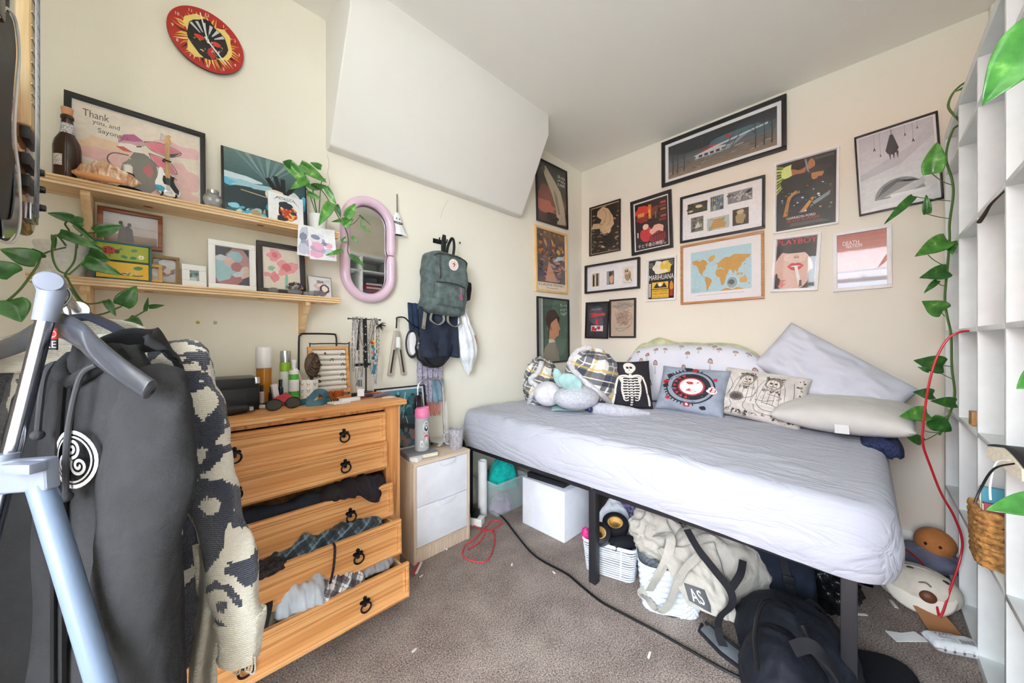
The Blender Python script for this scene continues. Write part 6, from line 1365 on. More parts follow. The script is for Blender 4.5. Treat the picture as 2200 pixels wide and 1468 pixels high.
# mushroom cotton
def mushroommat(name='mushroom_cotton', sc=11):
    m, n, l, b = newmat(name); MATS[name] = m; v = texco(n, l, 'UV', (sc*1.45, -sc*.66, 1))
    vo = n.new('ShaderNodeTexVoronoi'); vo.voronoi_dimensions = '2D'; vo.inputs['Scale'].default_value = 1; vo.inputs['Randomness'].default_value = .75; l.new(v, vo.inputs['Vector'])
    d = n.new('ShaderNodeVectorMath'); d.operation = 'SUBTRACT'; l.new(v, d.inputs[0]); l.new(vo.outputs['Position'], d.inputs[1]); sep = n.new('ShaderNodeSeparateXYZ'); l.new(d.outputs[0], sep.inputs[0]); x, y = sep.outputs[0], sep.outputs[1]
    M = lambda op, a, b_=None: mth(n, l, op, a, b_)
    cap = M('MULTIPLY', M('LESS_THAN', M('ADD', M('POWER', M('MULTIPLY', x, 4.2), 2), M('POWER', M('MULTIPLY', y, 5.2), 2)), 1), M('GREATER_THAN', y, 0))
    capin = M('MULTIPLY', M('LESS_THAN', M('ADD', M('POWER', M('MULTIPLY', x, 5), 2), M('POWER', M('MULTIPLY', y, 6.4), 2)), 1), M('GREATER_THAN', y, .02))
    stem = M('MULTIPLY', M('LESS_THAN', M('ABSOLUTE', x), M('ADD', .045, M('MULTIPLY', y, -.1))), M('MULTIPLY', M('LESS_THAN', y, 0), M('GREATER_THAN', y, -.2)))
    stin = M('MULTIPLY', M('LESS_THAN', M('ABSOLUTE', x), .028), M('MULTIPLY', M('LESS_THAN', y, 0), M('GREATER_THAN', y, -.19)))
    c = mixc(n, l, cap, (216, 219, 228), (92, 76, 72)); tint = mixc(n, l, vo.outputs['Color'], (178, 134, 104), (190, 168, 160)); c = mixc(n, l, capin, c, tint); c = mixc(n, l, stem, c, (120, 108, 104)); c = mixc(n, l, stin, c, (226, 222, 220))
    l.new(c, b.inputs['Base Color']); b.inputs['Roughness'].default_value = .9; bump(n, l, b, noisen(n, l, texco(n, l), 18, 4), .3, .012); return m
M_mush = mushroommat(); M_wcot = fabric('white_pillowcase', (206, 209, 219), 900, .22, var=(8, .02)); M_cream = fabric('cream_pillow', (206, 204, 198), 900, .15, var=(8, .03))
M_green = fabric('sage_sheet', (196, 204, 164), 900, .3)
# sage folded sheet, then the long mushroom duvet in front of it
def bolster(x0, x1, y0, y1, z0, tops, sd=0, nu=90, nv=40, pw=3.0):
    m = MB()
    def f(u, v):
        y = y0+(y1-y0)*u; top = interp(tops, u); a = 2*PI*v; c, s = math.cos(a), math.sin(a)
        e = (1-abs(2*u-1)**6)**.4 if 0 < u < 1 else .05
        e = .15+.85*e
        rx = abs(c)**(2/pw)*math.copysign(1, c); rz = abs(s)**(2/pw)*math.copysign(1, s)
        w = .012*nz(u*8+sd, c*1.5, s*1.5+sd)+.006*nz(u*22, c*3+sd, s*3)
        x = (x0+x1)/2+((x1-x0)/2)*rx*e+w; z = z0+(top-z0)*(.5+.5*rz*e)+w*.9
        return (x, y, z)
    m.grid(nu, nv, f); return m
gs = tag(bolster(2.66, 2.80, 1.50, .46, MZ+.01, [(0, .80), (.25, 1.09), (.36, 1.135), (.5, 1.09), (.8, 1.09), (1, 1.075)], 2).build('sage_sheet', M_green, smooth=70), 'folded sage green sheet against the wall behind the duvet', 'sheet')
tag(bolster(2.46, 2.68, 1.46, .40, MZ+.008, [(0, .86), (.10, .93), (.28, 1.06), (.4, 1.075), (.6, 1.075), (.85, 1.07), (1, 1.04)], 5).build('mushroom_duvet', M_mush, smooth=70), 'long rolled white duvet printed with mushrooms behind the cushions', 'duvet')
# three printed cushions
def a_skel(p):
    w = 'ece6da'; k = '2a282a'
    p.ell(.52, .84, .125, .115, w, 20); p.ell(.50, .755, .085, .055, w, 14); p.L = 4; p.hold = True; p.ell(.475, .83, .03, .028, k, 10); p.ell(.545, .83, .03, .028, k, 10); p.poly([(.505, .80), (.495, .77), (.52, .77)], k)
    for i in range(5): p.line([(.45+.025*i, .748), (.45+.025*i, .722)], .0016, k)
    for i in range(13): p.rect(.49, .66-.05*i, .54, .69-.05*i, w)
    for s in (-1, 1):
        p.curve([(.515, .64), (.515+s*.13, .665), (.515+s*.24, .64)], .010, w); p.poly([(.515+s*.13, .64), (.515+s*.25, .63), (.515+s*.2, .52)], 'd8d0c2')
        for i in range(8):
            y = .60-.052*i; r = .17+.03*math.sin(i*.5); p.curve([(.515+s*.02, y+.02), (.515+s*r*.8, y+.03), (.515+s*r, y-.03), (.515+s*r*.72, y-.075), (.515+s*.06, y-.06)], .0065, w)
        p.curve([(.515+s*.25, .63), (.515+s*.31, .45), (.515+s*.33, .30)], .013, w); p.curve([(.515+s*.33, .29), (.515+s*.36, .15), (.515+s*.37, .06)], .008, w); p.curve([(.515+s*.345, .29), (.515+s*.385, .16), (.515+s*.39, .06)], .006, w)
def a_rings(p):
    k, r, w = '22262e', 'b8303a', 'e6e2de'
    p.ell(.52, .52, .36, .36, k, 40); p.ell(.52, .52, .335, .335, '8d98a6', 40); p.ell(.54, .52, .28, .28, k, 36); p.ell(.55, .52, .19, .19, r, 30); p.ell(.55, .52, .165, .165, w, 30)
    p.hold = True
    for i in range(26):
        a = math.radians(70+i*8.5); p.line([(.52+.34*math.cos(a), .52+.34*math.sin(a)), (.52+.40*math.cos(a), .52+.40*math.sin(a))], .007, k)
    for i in range(8): a = math.radians(120+i*20); p.poly([(.54+.20*math.cos(a), .52+.20*math.sin(a)), (.54+.26*math.cos(a-.12), .52+.26*math.sin(a-.12)), (.54+.26*math.cos(a+.12), .52+.26*math.sin(a+.12))], r)
    p.poly([(.44, .62), (.66, .62), (.60, .56), (.50, .56)], r); p.poly([(.46, .42), (.64, .42), (.58, .47), (.52, .47)], r)
    for a, b, s, c in ((.84, .5, .07, w), (.85, .5, .045, r), (.2, .72, .05, k), (.16, .5, .05, k), (.14, .58, .05, r), (.86, .72, .03, r), (.22, .24, .04, r), (.52, .14, .05, r), (.52, .14, .025, w), (.74, .12, .04, k), (.45, .93, .06, k), (.55, .9, .05, r)): p.blob(a, b, s, s, c, a*9, .3)
def a_skulls(p):
    p.rect(.03, .03, .97, .97, 'cbc5bc'); k = '4c4846'
    p.rect(.06, .06, .94, .94, 'd4cfc8')
    p.hold = True
    for cx, cy in ((.36, .72), (.66, .70)):
        p.L = 3; p.blob(cx, cy+.02, .10, .13, '8c847c', cx, .2); p.L = 4; p.blob(cx, cy, .07, .09, 'd9d1c4', cx+1, .1); p.L = 5; p.ell(cx-.025, cy+.01, .018, .02, k, 8); p.ell(cx+.025, cy+.01, .018, .02, k, 8); p.poly([(cx, cy-.01), (cx-.01, cy-.035), (cx+.01, cy-.035)], k); p.line([(cx-.035, cy-.055), (cx+.035, cy-.055)], .004, k)
        for i in range(7): p.curve([(cx-.06+.02*i, cy+.13), (cx-.14+.045*i, cy-.05), (cx-.2+.06*i, .30)], .0016, k)
        p.dabs(cx-.10, cy+.08, cx+.10, cy+.15, [k, '7a726a'], 16, .018, .014, int(cx*20), 60); p.dabs(cx-.10, cy-.18, cx+.10, cy-.10, ['6a625a', 'b0a698', k], 20, .018, .012, int(cx*30), 60)
    for i in range(22): a = i/22*2*PI; p.line([(.28+.03*math.cos(a), .36+.03*math.sin(a)), (.28+.09*math.cos(a), .36+.09*math.sin(a))], .005, '5a534e')
    p.ell(.28, .36, .035, .035, k, 12)
    for q in ([(.62, .5), (.78, .46), (.62, .36), (.5, .36)], [(.5, .5), (.46, .4), (.36, .34)], [(.52, .3), (.6, .2), (.76, .2)], [(.5, .26), (.54, .14), (.72, .12)], [(.86, .8), (.9, .5), (.84, .2)], [(.12, .75), (.2, .55), (.12, .3)], [(.58, .33), (.72, .30), (.8, .2), (.7, .1)], [(.4, .3), (.38, .2), (.44, .1)], [(.2, .28), (.24, .18), (.2, .1)]): p.curve(q, .0024, k)
    p.dabs(.05, .04, .95, .11, ['8c847a', k, 'b8ae a0'.replace(' ', '')], 46, .02, .016, 5, 80); p.dabs(.9, .1, .96, .9, ['8c847a', k], 24, .014, .02, 6, 80)
c0, c1 = (2.03, 1.17), (2.24, .96)
cushion('skeleton_cushion', 'black cushion printed with a white skeleton torso', ((c0[0]+c1[0])/2+.02, (c0[1]+c1[1])/2+.02, MZ-.003), (math.radians(-14), 0, facing(c0, c1)), .32, .325, .13, fabric('black_velvet_cushion', (48, 46, 50), 900, .2), a_skel)
c0, c1 = (2.33, .985), (2.33, .605)
cushion('grey_cushion', 'blue-grey cushion printed with black and red rings', (2.285, .775, MZ-.003), (math.radians(-24), math.radians(2), facing(c0, c1)), .40, .30, .14, fabric('grey_linen_cushion', (150, 160, 174), 900, .25), a_rings)
cushion('sepia_cushion', 'beige cushion printed with two veiled skeletons', (2.33, .445, MZ-.003), (math.radians(-26), math.radians(6), math.radians(-96)), .42, .30, .14, fabric('beige_cushion', (206, 201, 194), 900, .2), a_skulls)
cushion('mushroom_pillow', 'mushroom printed pillow peeking between white pillows', (2.50, .22, MZ), (math.radians(-32), 0, math.radians(-92)), .42, .26, .13, M_mush, None, 'pillow', sd=3, wr=.010)
cushion('white_pillow', 'big white pillow tipped up against wall with one corner raised', (2.50, .235, MZ+.135), (math.radians(-16), math.radians(35), math.radians(-92)), .60, .31, .20, M_wcot, None, 'pillow', sd=5, wr=.022, ear=.02)
cp = cushion('cream_pillow', 'cream memory-foam pillow lying flat with a care tag', (2.19, .105, MZ+.065), (math.radians(-84), 0, math.radians(-95)), .50, .44, .16, M_cream, None, 'pillow', sd=8, wr=.004, ear=.03)
ctg = MB(); tl = Vector((2.19, .08, MZ+.062)); ctg.strap([tl, tl+Vector((-.025, -.003, -.012)), tl+Vector((-.05, -.004, -.030))], .048, .0008, (0, 1, 0)); o = ctg.build('care_tag', mat('care_tag', (240, 240, 242), .6), None); o.parent = cp; o.matrix_parent_inverse = (Matrix.LocRotScale(cp.location, cp.rotation_euler, None)).inverted()
# navy speckled cloth under the pillow edge
nv_ = tag(bolster(2.16, 2.52, .02, -.118, MZ-.06, [(0, MZ+.015), (.4, MZ+.028), (.8, MZ+.02), (1, MZ-.02)], 9, 36, 24).build('navy_speckled_cloth', mat('navy_speckle', (34, 42, 72), .9, var=(160, .5)), smooth=70), 'navy speckled cloth tucked under the cream pillow at the bed edge', 'clothing')
# plaid fleece blanket heap and plush toys
def lump(c, r, sd, amp=.22, nu=64, nv=40, R=None, flatz=None, fq=1.3, fold=.02):
    m = MB(); R = R or Matrix.Identity(3); c = Vector(c)
    def f(u, v):
        a = 2*PI*u; b = PI*v; d = Vector((math.sin(b)*math.cos(a), math.sin(b)*math.sin(a), -math.cos(b)))
        k = 1+amp*nz(d.x*fq+sd, d.y*fq+sd*2, d.z*fq)+amp*.45*nz(d.x*fq*2.6, d.y*fq*2.6+sd, d.z*fq*2.6)
        fo = fold*(1-abs(nz(d.x*3.1+sd, d.y*3.1, d.z*3.1-sd))*2.5)
        p = Vector((d.x*r[0], d.y*r[1], d.z*r[2]))*(k+fo*3); p = c+R@p
        if flatz is not None and p.z < flatz: p.z = flatz+(p.z-flatz)*.04
        return p
    m.grid(nu, nv, f, True); return m
M_plaid = plaidm('plaid_fleece', (232, 230, 222), (40, 46, 64), (206, 178, 96), (240, 238, 230), 4.4, .35, 'UV'); M_fleece = fabric('grey_sherpa', (206, 204, 206), 300, .8, var=(60, .08))
bl = thing('plaid_blanket', 'plaid fleece blanket with grey sherpa lining heaped in the bed corner', 'blanket', (0, 0, 0))
def heap(cx, cy, rx, ry, h, z0, sd, rot=0, n=3.0, cut=1.0):
    m = MB(); cr, sr = math.cos(rot), math.sin(rot)
    def f(u, v):
        a = 2*PI*u; t = v; r = t**.9; hz = max(0, 1-t**2.8)
        k = 1+.22*nz(math.cos(a)*1.6+sd, math.sin(a)*1.6, sd)+.10*math.sin(a*6+t*5+sd)*t
        x = rx*r*k*math.cos(a); y = ry*r*k*math.sin(a)
        z = z0+h*.94*hz**.8*(1+.20*nz(x*9+sd, y*9, sd))+.018*nz(x*18, y*18+sd, t*3)*(1-t*.5)+.012*math.sin(16*(x*cr+y*sr)+4*nz(x*5, y*5))*t
        return (cx+x, cy+y, max(z, z0+.003))
    m.grid(70, 30, f, True); return m
c1_ = atD(1268, 812, 2.36); c2_ = atD(1163, 812, 2.50)
H1 = lump((c1_.x, c1_.y, MZ+.175), (.185, .165, .215), 1.3, .13, fold=.03, flatz=MZ+.004); H1.build('blanket_fold', M_plaid, bl, smooth=70)
H2 = lump((c2_.x, c2_.y, MZ+.14), (.13, .12, .185), 4.1, .13, fold=.03, flatz=MZ+.004); H2.build('blanket_fold', M_plaid, bl, smooth=70)
def hem(pts, r): 
    q = smoothpath(pts, 8); q = [p_+Vector((.006*nz(i*.6), .006*nz(i*.5, 3), .008*nz(i*.7, 7))) for i, p_ in enumerate(q)]
    return MB().tube(q, [r*(1+.25*nz(i*.4, 9)) for i in range(len(q))], 12)
def edge(Hm, pts, r):   # thick sherpa roll following the blanket surface: pts = (ring row, column)
    c = sum((Hm.v[k] for k in range(0, len(Hm.v), 7)), Vector())/len(range(0, len(Hm.v), 7)); out = []
    for j, i in pts:
        v = Hm.v[j*64+i % 64]; d = Vector((v.x-c.x, v.y-c.y, .2)).normalized(); out.append(v+d*r*.5)
    return hem(out, r)
edge(H1, [(37, 40), (35, 32), (32, 27), (28, 27), (25, 31), (21, 36), (17, 41), (13, 46), (10, 51)], .019).build('sherpa_edge', M_fleece, bl, smooth=70)
edge(H2, [(31, 40), (26, 38), (22, 34), (19, 38), (15, 34), (11, 30), (8, 27)], .018).build('sherpa_edge', M_fleece, bl, smooth=70)
pe = thing('grey_plush_toy', 'grey plush toy with pale round head and mint ears under the blanket', 'soft toy', (0, 0, 0))
M_plg = fabric('grey_plush', (186, 188, 196), 260, .9, var=(80, .08)); M_plw = fabric('pale_plush', (218, 216, 222), 260, .5); M_mint = fabric('mint_plush', (158, 190, 188), 260, .6)
hc = atD(1177, 846, 2.26); MB().ell(hc, (.098, .09, .078), 28, 18, RZ(45)).build('head', M_plw, pe, smooth=70)
bc_ = atD(1238, 858, 2.15); MB().ell(bc_+Vector((0, 0, .01)), (.14, .10, .075), 28, 18, RZ(-40)).build('body', M_plg, pe, smooth=70)
e1 = atD(1226, 822, 2.10); MB().ell(e1, (.075, .015, .05), 24, 14, RZ(-45) @ RY(25)).build('ear', M_mint, pe, smooth=70)
e2 = atD(1200, 812, 2.16); MB().ell(e2, (.03, .015, .06), 24, 14, RZ(-45) @ RY(-20)).build('ear', M_mint, pe, smooth=70)
MB().tube([onZ(1275, 878, MZ+.03), onZ(1310, 882, MZ+.03), onZ(1350, 886, MZ+.024), onZ(1395, 889, MZ+.014)], [.038, .040, .034, .010], 16).build('trunk', M_plg, pe, smooth=70)
MB().grid(24, 12, lambda u, v: Vector(onZ(1185+72*u, 868+14*v, MZ+.012+.012*math.sin(u*7)*math.sin(v*3)))).build('mint_cape', M_mint, pe, solid=.006, smooth=70)
MB().ell(onZ(1268, 880, MZ+.035), (.018, .014, .018), 12, 8).build('eye', mat('navy_eye', (44, 48, 88), .2), pe)
tag(bolster(2.02, 2.16, 1.29, 1.12, MZ+.002, [(0, MZ+.03), (.5, MZ+.05), (1, MZ+.03)], 3, 24, 16).build('purple_cloth', mat('purple_print_cloth', (172, 120, 196), .8, var=(60, .25)), smooth=70), 'purple printed cloth peeking out under the skeleton cushion', 'clothing')
# ================================================================== UNDER THE BED AND ON THE FLOOR
M_bin = mat('clear_polypropylene', (206, 220, 222), .25, trans=.0)
mb_, n_, l_, b_s = newmat('frosted_clear_plastic'); b_s.inputs['Base Color'].default_value = (*lin((216, 228, 230)), 1); b_s.inputs['Roughness'].default_value = .2; b_s.inputs['Alpha'].default_value = .28
bn = thing('plastic_storage_box', 'clear plastic storage box holding a turquoise towel under the bed', 'storage box', (1.625, 1.735, .001))
def tray(W, D, H, t=.004, tap=.04):
    m = MB(); P = []
    for z, k in ((0, 1-tap*2), (H, 1)):
        for a, b in ((-1, -1), (1, -1), (1, 1), (-1, 1)): P.append((a*W/2*k, b*D/2*k, z))
    for z, k in ((H, 1), (t, 1-tap*2)):
        for a, b in ((-1, -1), (1, -1), (1, 1), (-1, 1)): P.append((a*(W/2*k-t), b*(D/2*k-t), z))
    F = [(3, 2, 1, 0)]+[(i, (i+1) % 4, 4+(i+1) % 4, 4+i) for i in range(4)]+[(4+i, 4+(i+1) % 4, 8+(i+1) % 4, 8+i) for i in range(4)]+[(8+i, 8+(i+1) % 4, 12+(i+1) % 4, 12+i) for i in range(4)]+[(12, 13, 14, 15)]
    m.add(P, F); return m
tray(.27, .23, .205).build('tub', mb_, bn, bevel=.003)
MB().tube([(.137, .117, .204), (-.137, .117, .204), (-.137, -.117, .204), (.137, -.117, .204)], .0065, 8, True).build('rim', mb_, bn)
tag(heap(1.635, 1.735, .108, .09, .20, .14, 3.3, .4).build('turquoise_towel', fabric('turquoise_terry', (20, 172, 164), 300, .9, var=(120, .15)), smooth=70), 'turquoise fluffy towel bulging out of the storage box', 'towel')
tag(heap(1.60, 1.70, .09, .07, .09, .008, 5.3, .4).build('lilac_cloth', fabric('lilac_cloth', (176, 138, 178), 900, .4), smooth=70), 'lilac and white cloth at the bottom of the storage box', 'clothing')
tag(MB().lathe([(.001, 0), (.027, 0), (.029, .003), (.029, .345), (.026, .348), (.024, .345), (.024, .33), (.001, .33)], 28).build('paper_roll', mat('matt_white_roll', (236, 236, 238), .6), loc=(1.452, 1.715, 0)), 'tall white paper roll standing beside the storage box', 'paper roll')
wx = thing('white_cube_box', 'plain white cube box under the bed beside the black leg', 'box', (1.722, 1.318, 0))
MB().bb((-.157, -.157, 0), (.157, .157, .275)).build('box_body', M_white, wx, bevel=.004); MB().bb((-.157, -.157, .2752), (.157, .157, .279)).build('box_lid', M_white, wx, bevel=.001)
pt_ = thing('black_gadget', 'black electronic unit lying on top of the white cube box', 'electronics', (1.70, 1.33, .2795), (0, 0, .08))
MB().bb((-.11, -.13, 0), (.10, .13, .03)).build('casing', M_gblk, pt_, bevel=.004)
for i in range(6): MB().bb((-.09, -.11+.035*i, .0305), (.02, -.085+.035*i, .036)).build('key_block', M_iron, pt_, bevel=.002)
MB().bb((.03, -.10, .0305), (.085, .10, .034)).build('display', mat('dark_mirror', None), pt_, bevel=.001)
ps = thing('power_strip', 'white power strip standing beside the bedside cabinet', 'power strip', (1.335, 1.70, 0), (0, 0, .5))
MB().bb((-.03, -.09, 0), (.03, .09, .045)).build('strip_body', M_wpaint, ps, bevel=.006)
for i in range(2): MB().bb((-.024, -.06+.07*i, .046), (.024, -.015+.07*i, .085)).build('plug', (M_iron, M_wpaint)[i], ps, bevel=.005)
def floorcable(name, label, pts, r, m, cat='cable', z=None, k=8):
    q = smoothpath([onZ(a, b, z or r+.002) for a, b in pts], k); return tag(MB().tube(q, r, 8).build(name, m), label, cat)
floorcable('black_power_cable', 'long black power cable crossing the carpet beneath the bed', [(1030, 1118), (1048, 1096), (1078, 1110), (1110, 1150), (1150, 1195), (1215, 1232), (1240, 1252), (1290, 1292), (1350, 1325), (1420, 1362), (1500, 1408), (1560, 1442), (1640, 1480), (1800, 1560)], .0048, M_iron)
M_redc = mat('red_braided_cable', (206, 62, 70), .6)
floorcable('red_charging_cable', 'red charging cable looped on the carpet by the bedside cabinet', [(1018, 1130), (1045, 1142), (1065, 1135), (1079, 1124), (1060, 1118), (1046, 1130), (1020, 1158), (1000, 1172), (994, 1192), (1010, 1204), (1042, 1207), (1058, 1185), (1062, 1150), (1048, 1138), (1030, 1165), (1005, 1180)], .0036, M_redc)
# wire-string basket
wk = thing('woven_basket', 'white woven string basket with hair dryer under the bed', 'basket', (1.60, .885, 0), (0, 0, math.radians(-72.5)))
M_str = mat('white_paper_string', (206, 210, 216), .8, bmp=(400, .5, .002))
bw_, bd_, bh_ = .25, .27, .155
def rr(k, r=.03):
    return [(sx*(bw_/2*k-r)+r*math.cos(a), sy*(bd_/2*k-r)+r*math.sin(a)) for sx, sy, a0 in ((1, 1, 0), (-1, 1, 90), (-1, -1, 180), (1, -1, 270)) for a in [math.radians(a0+t*30) for t in range(4)]]
for i in range(14):
    z = .006+i*.0108; k = .88+.12*z/bh_
    MB().tube([(x, y, z+.0012*math.sin(x*60+i)) for x, y in rr(k)], .0036, 6, True).build('string_course', M_str, wk)
MB().tube([(x, y, bh_) for x, y in rr(1.0)], .006, 8, True).build('rim', M_str, wk)
for x, y in ((-.06, -1), (.06, -1), (-.06, 1), (.06, 1)): MB().tube([(x*.88, y*bd_/2*.885, .004), (x, y*bd_/2*1.0, bh_)], .0042, 6).build('upright', M_str, wk)
for s in (-1, 1):
    for y in (-.04, .04): MB().tube([(s*bw_/2*.885, y, .004), (s*bw_/2*1.0, y, bh_)], .0042, 6).build('upright', M_str, wk)
MB().bb((-.10, -.11, .002), (.10, .11, .006)).build('basket_base', M_str, wk)
M_tan = mat('tan_cork_core', (206, 164, 96), .7)
for i, (px, py, d, R_, rx) in enumerate(((1322, 1128, 1.72, .060, 62), (1288, 1148, 1.66, .050, 75))):
    c = atD(px, py, d); rr_ = thing('headphone_cup', ('larger round black headphone cup with tan lining in basket', 'smaller round black headphone cup with tan lining in basket')[i], 'headphones', c, (math.radians(rx-90+50), math.radians(-10), math.radians(-45)))
    MB().lathe([(R_*.62, -.02), (R_, -.018), (R_*1.05, 0), (R_, .018), (R_*.62, .022), (R_*.56, .0), (R_*.62, -.02)], 32).build('cushion_ring', M_gblk, rr_, smooth=60); MB().lathe([(R_*.62, -.012), (R_*.6, .014), (R_*.5, .016), (R_*.45, -.012)], 28).build('tan_lining', M_tan, rr_); MB().lathe([(R_*.46, -.014), (R_*.3, -.012), (.001, -.012)], 20).build('speaker_mesh', M_iron, rr_)
hd = thing('hair_dryer', 'black hair dryer lying in the woven basket', 'hair dryer', atD(1345, 1165, 1.66), (0, 0, math.radians(-30)))
MB().tube([(-.07, 0, .0), (-.02, 0, .0), (.05, 0, -.005)], [.03, .034, .026], 18).build('barrel', M_gblk, hd); MB().tube([(-.02, 0, -.01), (.02, -.03, -.05), (.03, -.04, -.09)], [.018, .017, .015], 12).build('handle', M_gblk, hd); MB().tube(smoothpath([(.03, -.04, -.085), (.07, -.02, -.03), (.08, .02, .02), (.05, .05, -.02)], 5), .004, 7).build('flex', M_iron, hd)
tag(MB().ell((0, 0, 0), (.02, .022, .04), 12, 8).build('pink_pouch', mat('hot_pink_dots', (200, 40, 110), .6, var=(150, .4)), loc=atD(1258, 1150, 1.72)), 'hot pink dotted pouch at the basket corner', 'pouch')
tag(heap(1.69, .93, .10, .10, .24, .02, 6.1, .7).build('white_tshirt', fabric('white_jersey', (222, 228, 238), 900, .5), smooth=70), 'white T-shirt stuffed behind the headphones', 'clothing')
tag(heap(1.79, .90, .10, .12, .33, .02, 7.7, .7).build('leaf_print_top', mat('leaf_print', (70, 66, 90), .9, var=(70, .8)), smooth=70), 'dark leaf-print garment piled behind the T-shirt', 'clothing')
lbg = thing('laptop_sleeve', 'grey laptop bag standing upright under the bed', 'bag', (1.80, .70, 0), (math.radians(-6), 0, math.radians(-80)))
rbox(.36, .07, .31, 8, .05, 60, 20, wr=.003).build('bag_body', fabric('grey_melange', (112, 116, 124), 900, .25, var=(60, .12)), lbg, smooth=60, weld=1e-5); MB().bb((-.17, -.039, .20), (.17, -.036, .206)).build('zip', M_iron, lbg); MB().bb((-.15, -.040, .145), (-.09, -.036, .160)).build('label_tab', M_iron, lbg)
# white wicker basket with canvas tote thrown over it
wk2 = thing('wicker_basket', 'white wicker basket half hidden under the canvas tote', 'basket', (1.535, .595, 0), (0, 0, math.radians(-62)))
def wick(u, v):
    a = 2*PI*u; c, s = math.cos(a), math.sin(a); rx = abs(c)**.5*math.copysign(1, c); ry = abs(s)**.5*math.copysign(1, s); k = .86+.14*v; j = int(v*16)
    w = .004*math.sin(a*22+(PI if j % 2 else 0))*abs(math.sin(v*16*PI))
    return ((.125*k+w)*rx, (.11*k+w)*ry, .19*v)
MB().grid(176, 64, wick, True).lathe([(.001, .002), (.1, .002)], 20).build('woven_wall', mat('white_wicker', (196, 202, 210), .7), wk2, smooth=60)
tb = thing('canvas_tote', 'cream canvas tote bag lettered AS slumped over the wicker basket', 'bag', (0, 0, 0))
M_tote = fabric('cream_canvas', (172, 167, 158), 700, .9, var=(10, .05))
lump((1.635, .435, .165), (.21, .125, .165), 2.2, .10, R=RZ(-45) @ RY(8), flatz=.010, fold=.022).build('bag_body', M_tote, tb, smooth=70)
lump((1.59, .665, .245), (.11, .11, .095), 5.4, .24, R=RZ(20), flatz=.06, fold=.05).build('bag_mouth', M_tote, tb, smooth=70)
FQ = [(1412, 1180, 1.44), (1535, 1165, 1.38), (1592, 1345, 1.24), (1478, 1300, 1.285)]   # front panel falling over the basket
def flap(u, v, k=0):
    A, B, C_, D = (atD(*q) for q in FQ); p_ = A.lerp(B, u).lerp(D.lerp(C_, u), v)
    q_ = min(1, max(0, (abs(u-.27)-.2)/.12, (.52-v)/.12)); w = q_*(.016*nz(u*3.5, v*3.5, 4)+.012*nz(u*8, v*6, 9))+.02*math.sin(PI*u)*math.sin(PI*v*.8)
    return p_+Vector((-S2, -S2, .25))*(w+k)
MB().grid(40, 40, lambda u, v: flap(u, v)).build('front_panel', M_tote, tb, smooth=70, solid=.004)
MB().strap(smoothpath([atD(1405, 1150, 1.50), atD(1440, 1155, 1.44), atD(1432, 1200, 1.40), atD(1412, 1240, 1.40), atD(1395, 1270, 1.42)], 6), .035, .003, (.5, -.5, .3)).build('handle', M_tote, tb)
MB().strap(smoothpath([atD(1500, 1195, 1.34), atD(1470, 1225, 1.32), atD(1452, 1262, 1.33), atD(1440, 1295, 1.36), atD(1418, 1315, 1.39), atD(1392, 1290, 1.42), atD(1376, 1275, 1.44), atD(1400, 1266, 1.46), atD(1425, 1280, 1.44)], 6), .030, .003, (.5, -.5, -.3)).build('handle', M_tote, tb)
pr = Print(.075, .085, lambda u, v, k: flap(.06+u*.42, .98-v*.42, .004+k), seg=3, e=.0012)
pr.poly([(.02, .2), (.2, .95), (.5, .92), (.98, .85), (.96, .3), (.85, .05), (.6, .08)], '2e3034'); pr.text('AS', .22, .26, .72, .78, 'eceae6', .05); pr.build('lettered_patch', tb)
tag(lump((1.66, .60, .315), (.05, .07, .04), 8.1, .35, 32, 20).build('black_lace_top', mat('black_lace', (30, 28, 30), .9, bmp=(150, .9, .006)), smooth=70), 'black lace garment in the mouth of the tote', 'clothing')
sb_ = thing('black_bag_strap', 'wide black shoulder strap trailing over the canvas tote', 'strap', (0, 0, 0))
M_web = fabric('black_webbing', (34, 34, 38), 900, .2)
MB().strap(smoothpath([atD(1476, 1138, 1.36), atD(1500, 1180, 1.30), atD(1535, 1225, 1.26), atD(1568, 1268, 1.235), atD(1572, 1300, 1.23), atD(1548, 1325, 1.24), atD(1543, 1350, 1.26), atD(1552, 1385, 1.24), atD(1575, 1415, 1.21), atD(1612, 1445, 1.17)], 8), .026, .003, (.7, -.7, .15)).build('webbing', M_web, sb_)
MB().strap(smoothpath([atD(1568, 1268, 1.232), atD(1590, 1235, 1.27), atD(1596, 1205, 1.32)], 5), .024, .003, (.7, -.7, .15)).build('webbing', M_web, sb_)
pdm = MB().strap([onZ(1512, 1350, .03), onZ(1560, 1395, .03), onZ(1612, 1432, .04)], .055, .012, (.7, -.7, 0)); pdm.build('strap_pad', fabric('grey_mesh_pad', (104, 108, 114), 500, .3), sb_, bevel=.003)
MB().tube([onZ(1508, 1342, .032), onZ(1502, 1356, .032), onZ(1548, 1405, .034), onZ(1606, 1448, .04)], .006, 8).tube([onZ(1516, 1338, .032), onZ(1568, 1380, .034), onZ(1618, 1414, .045)], .006, 8).build('pad_binding', M_web, sb_)
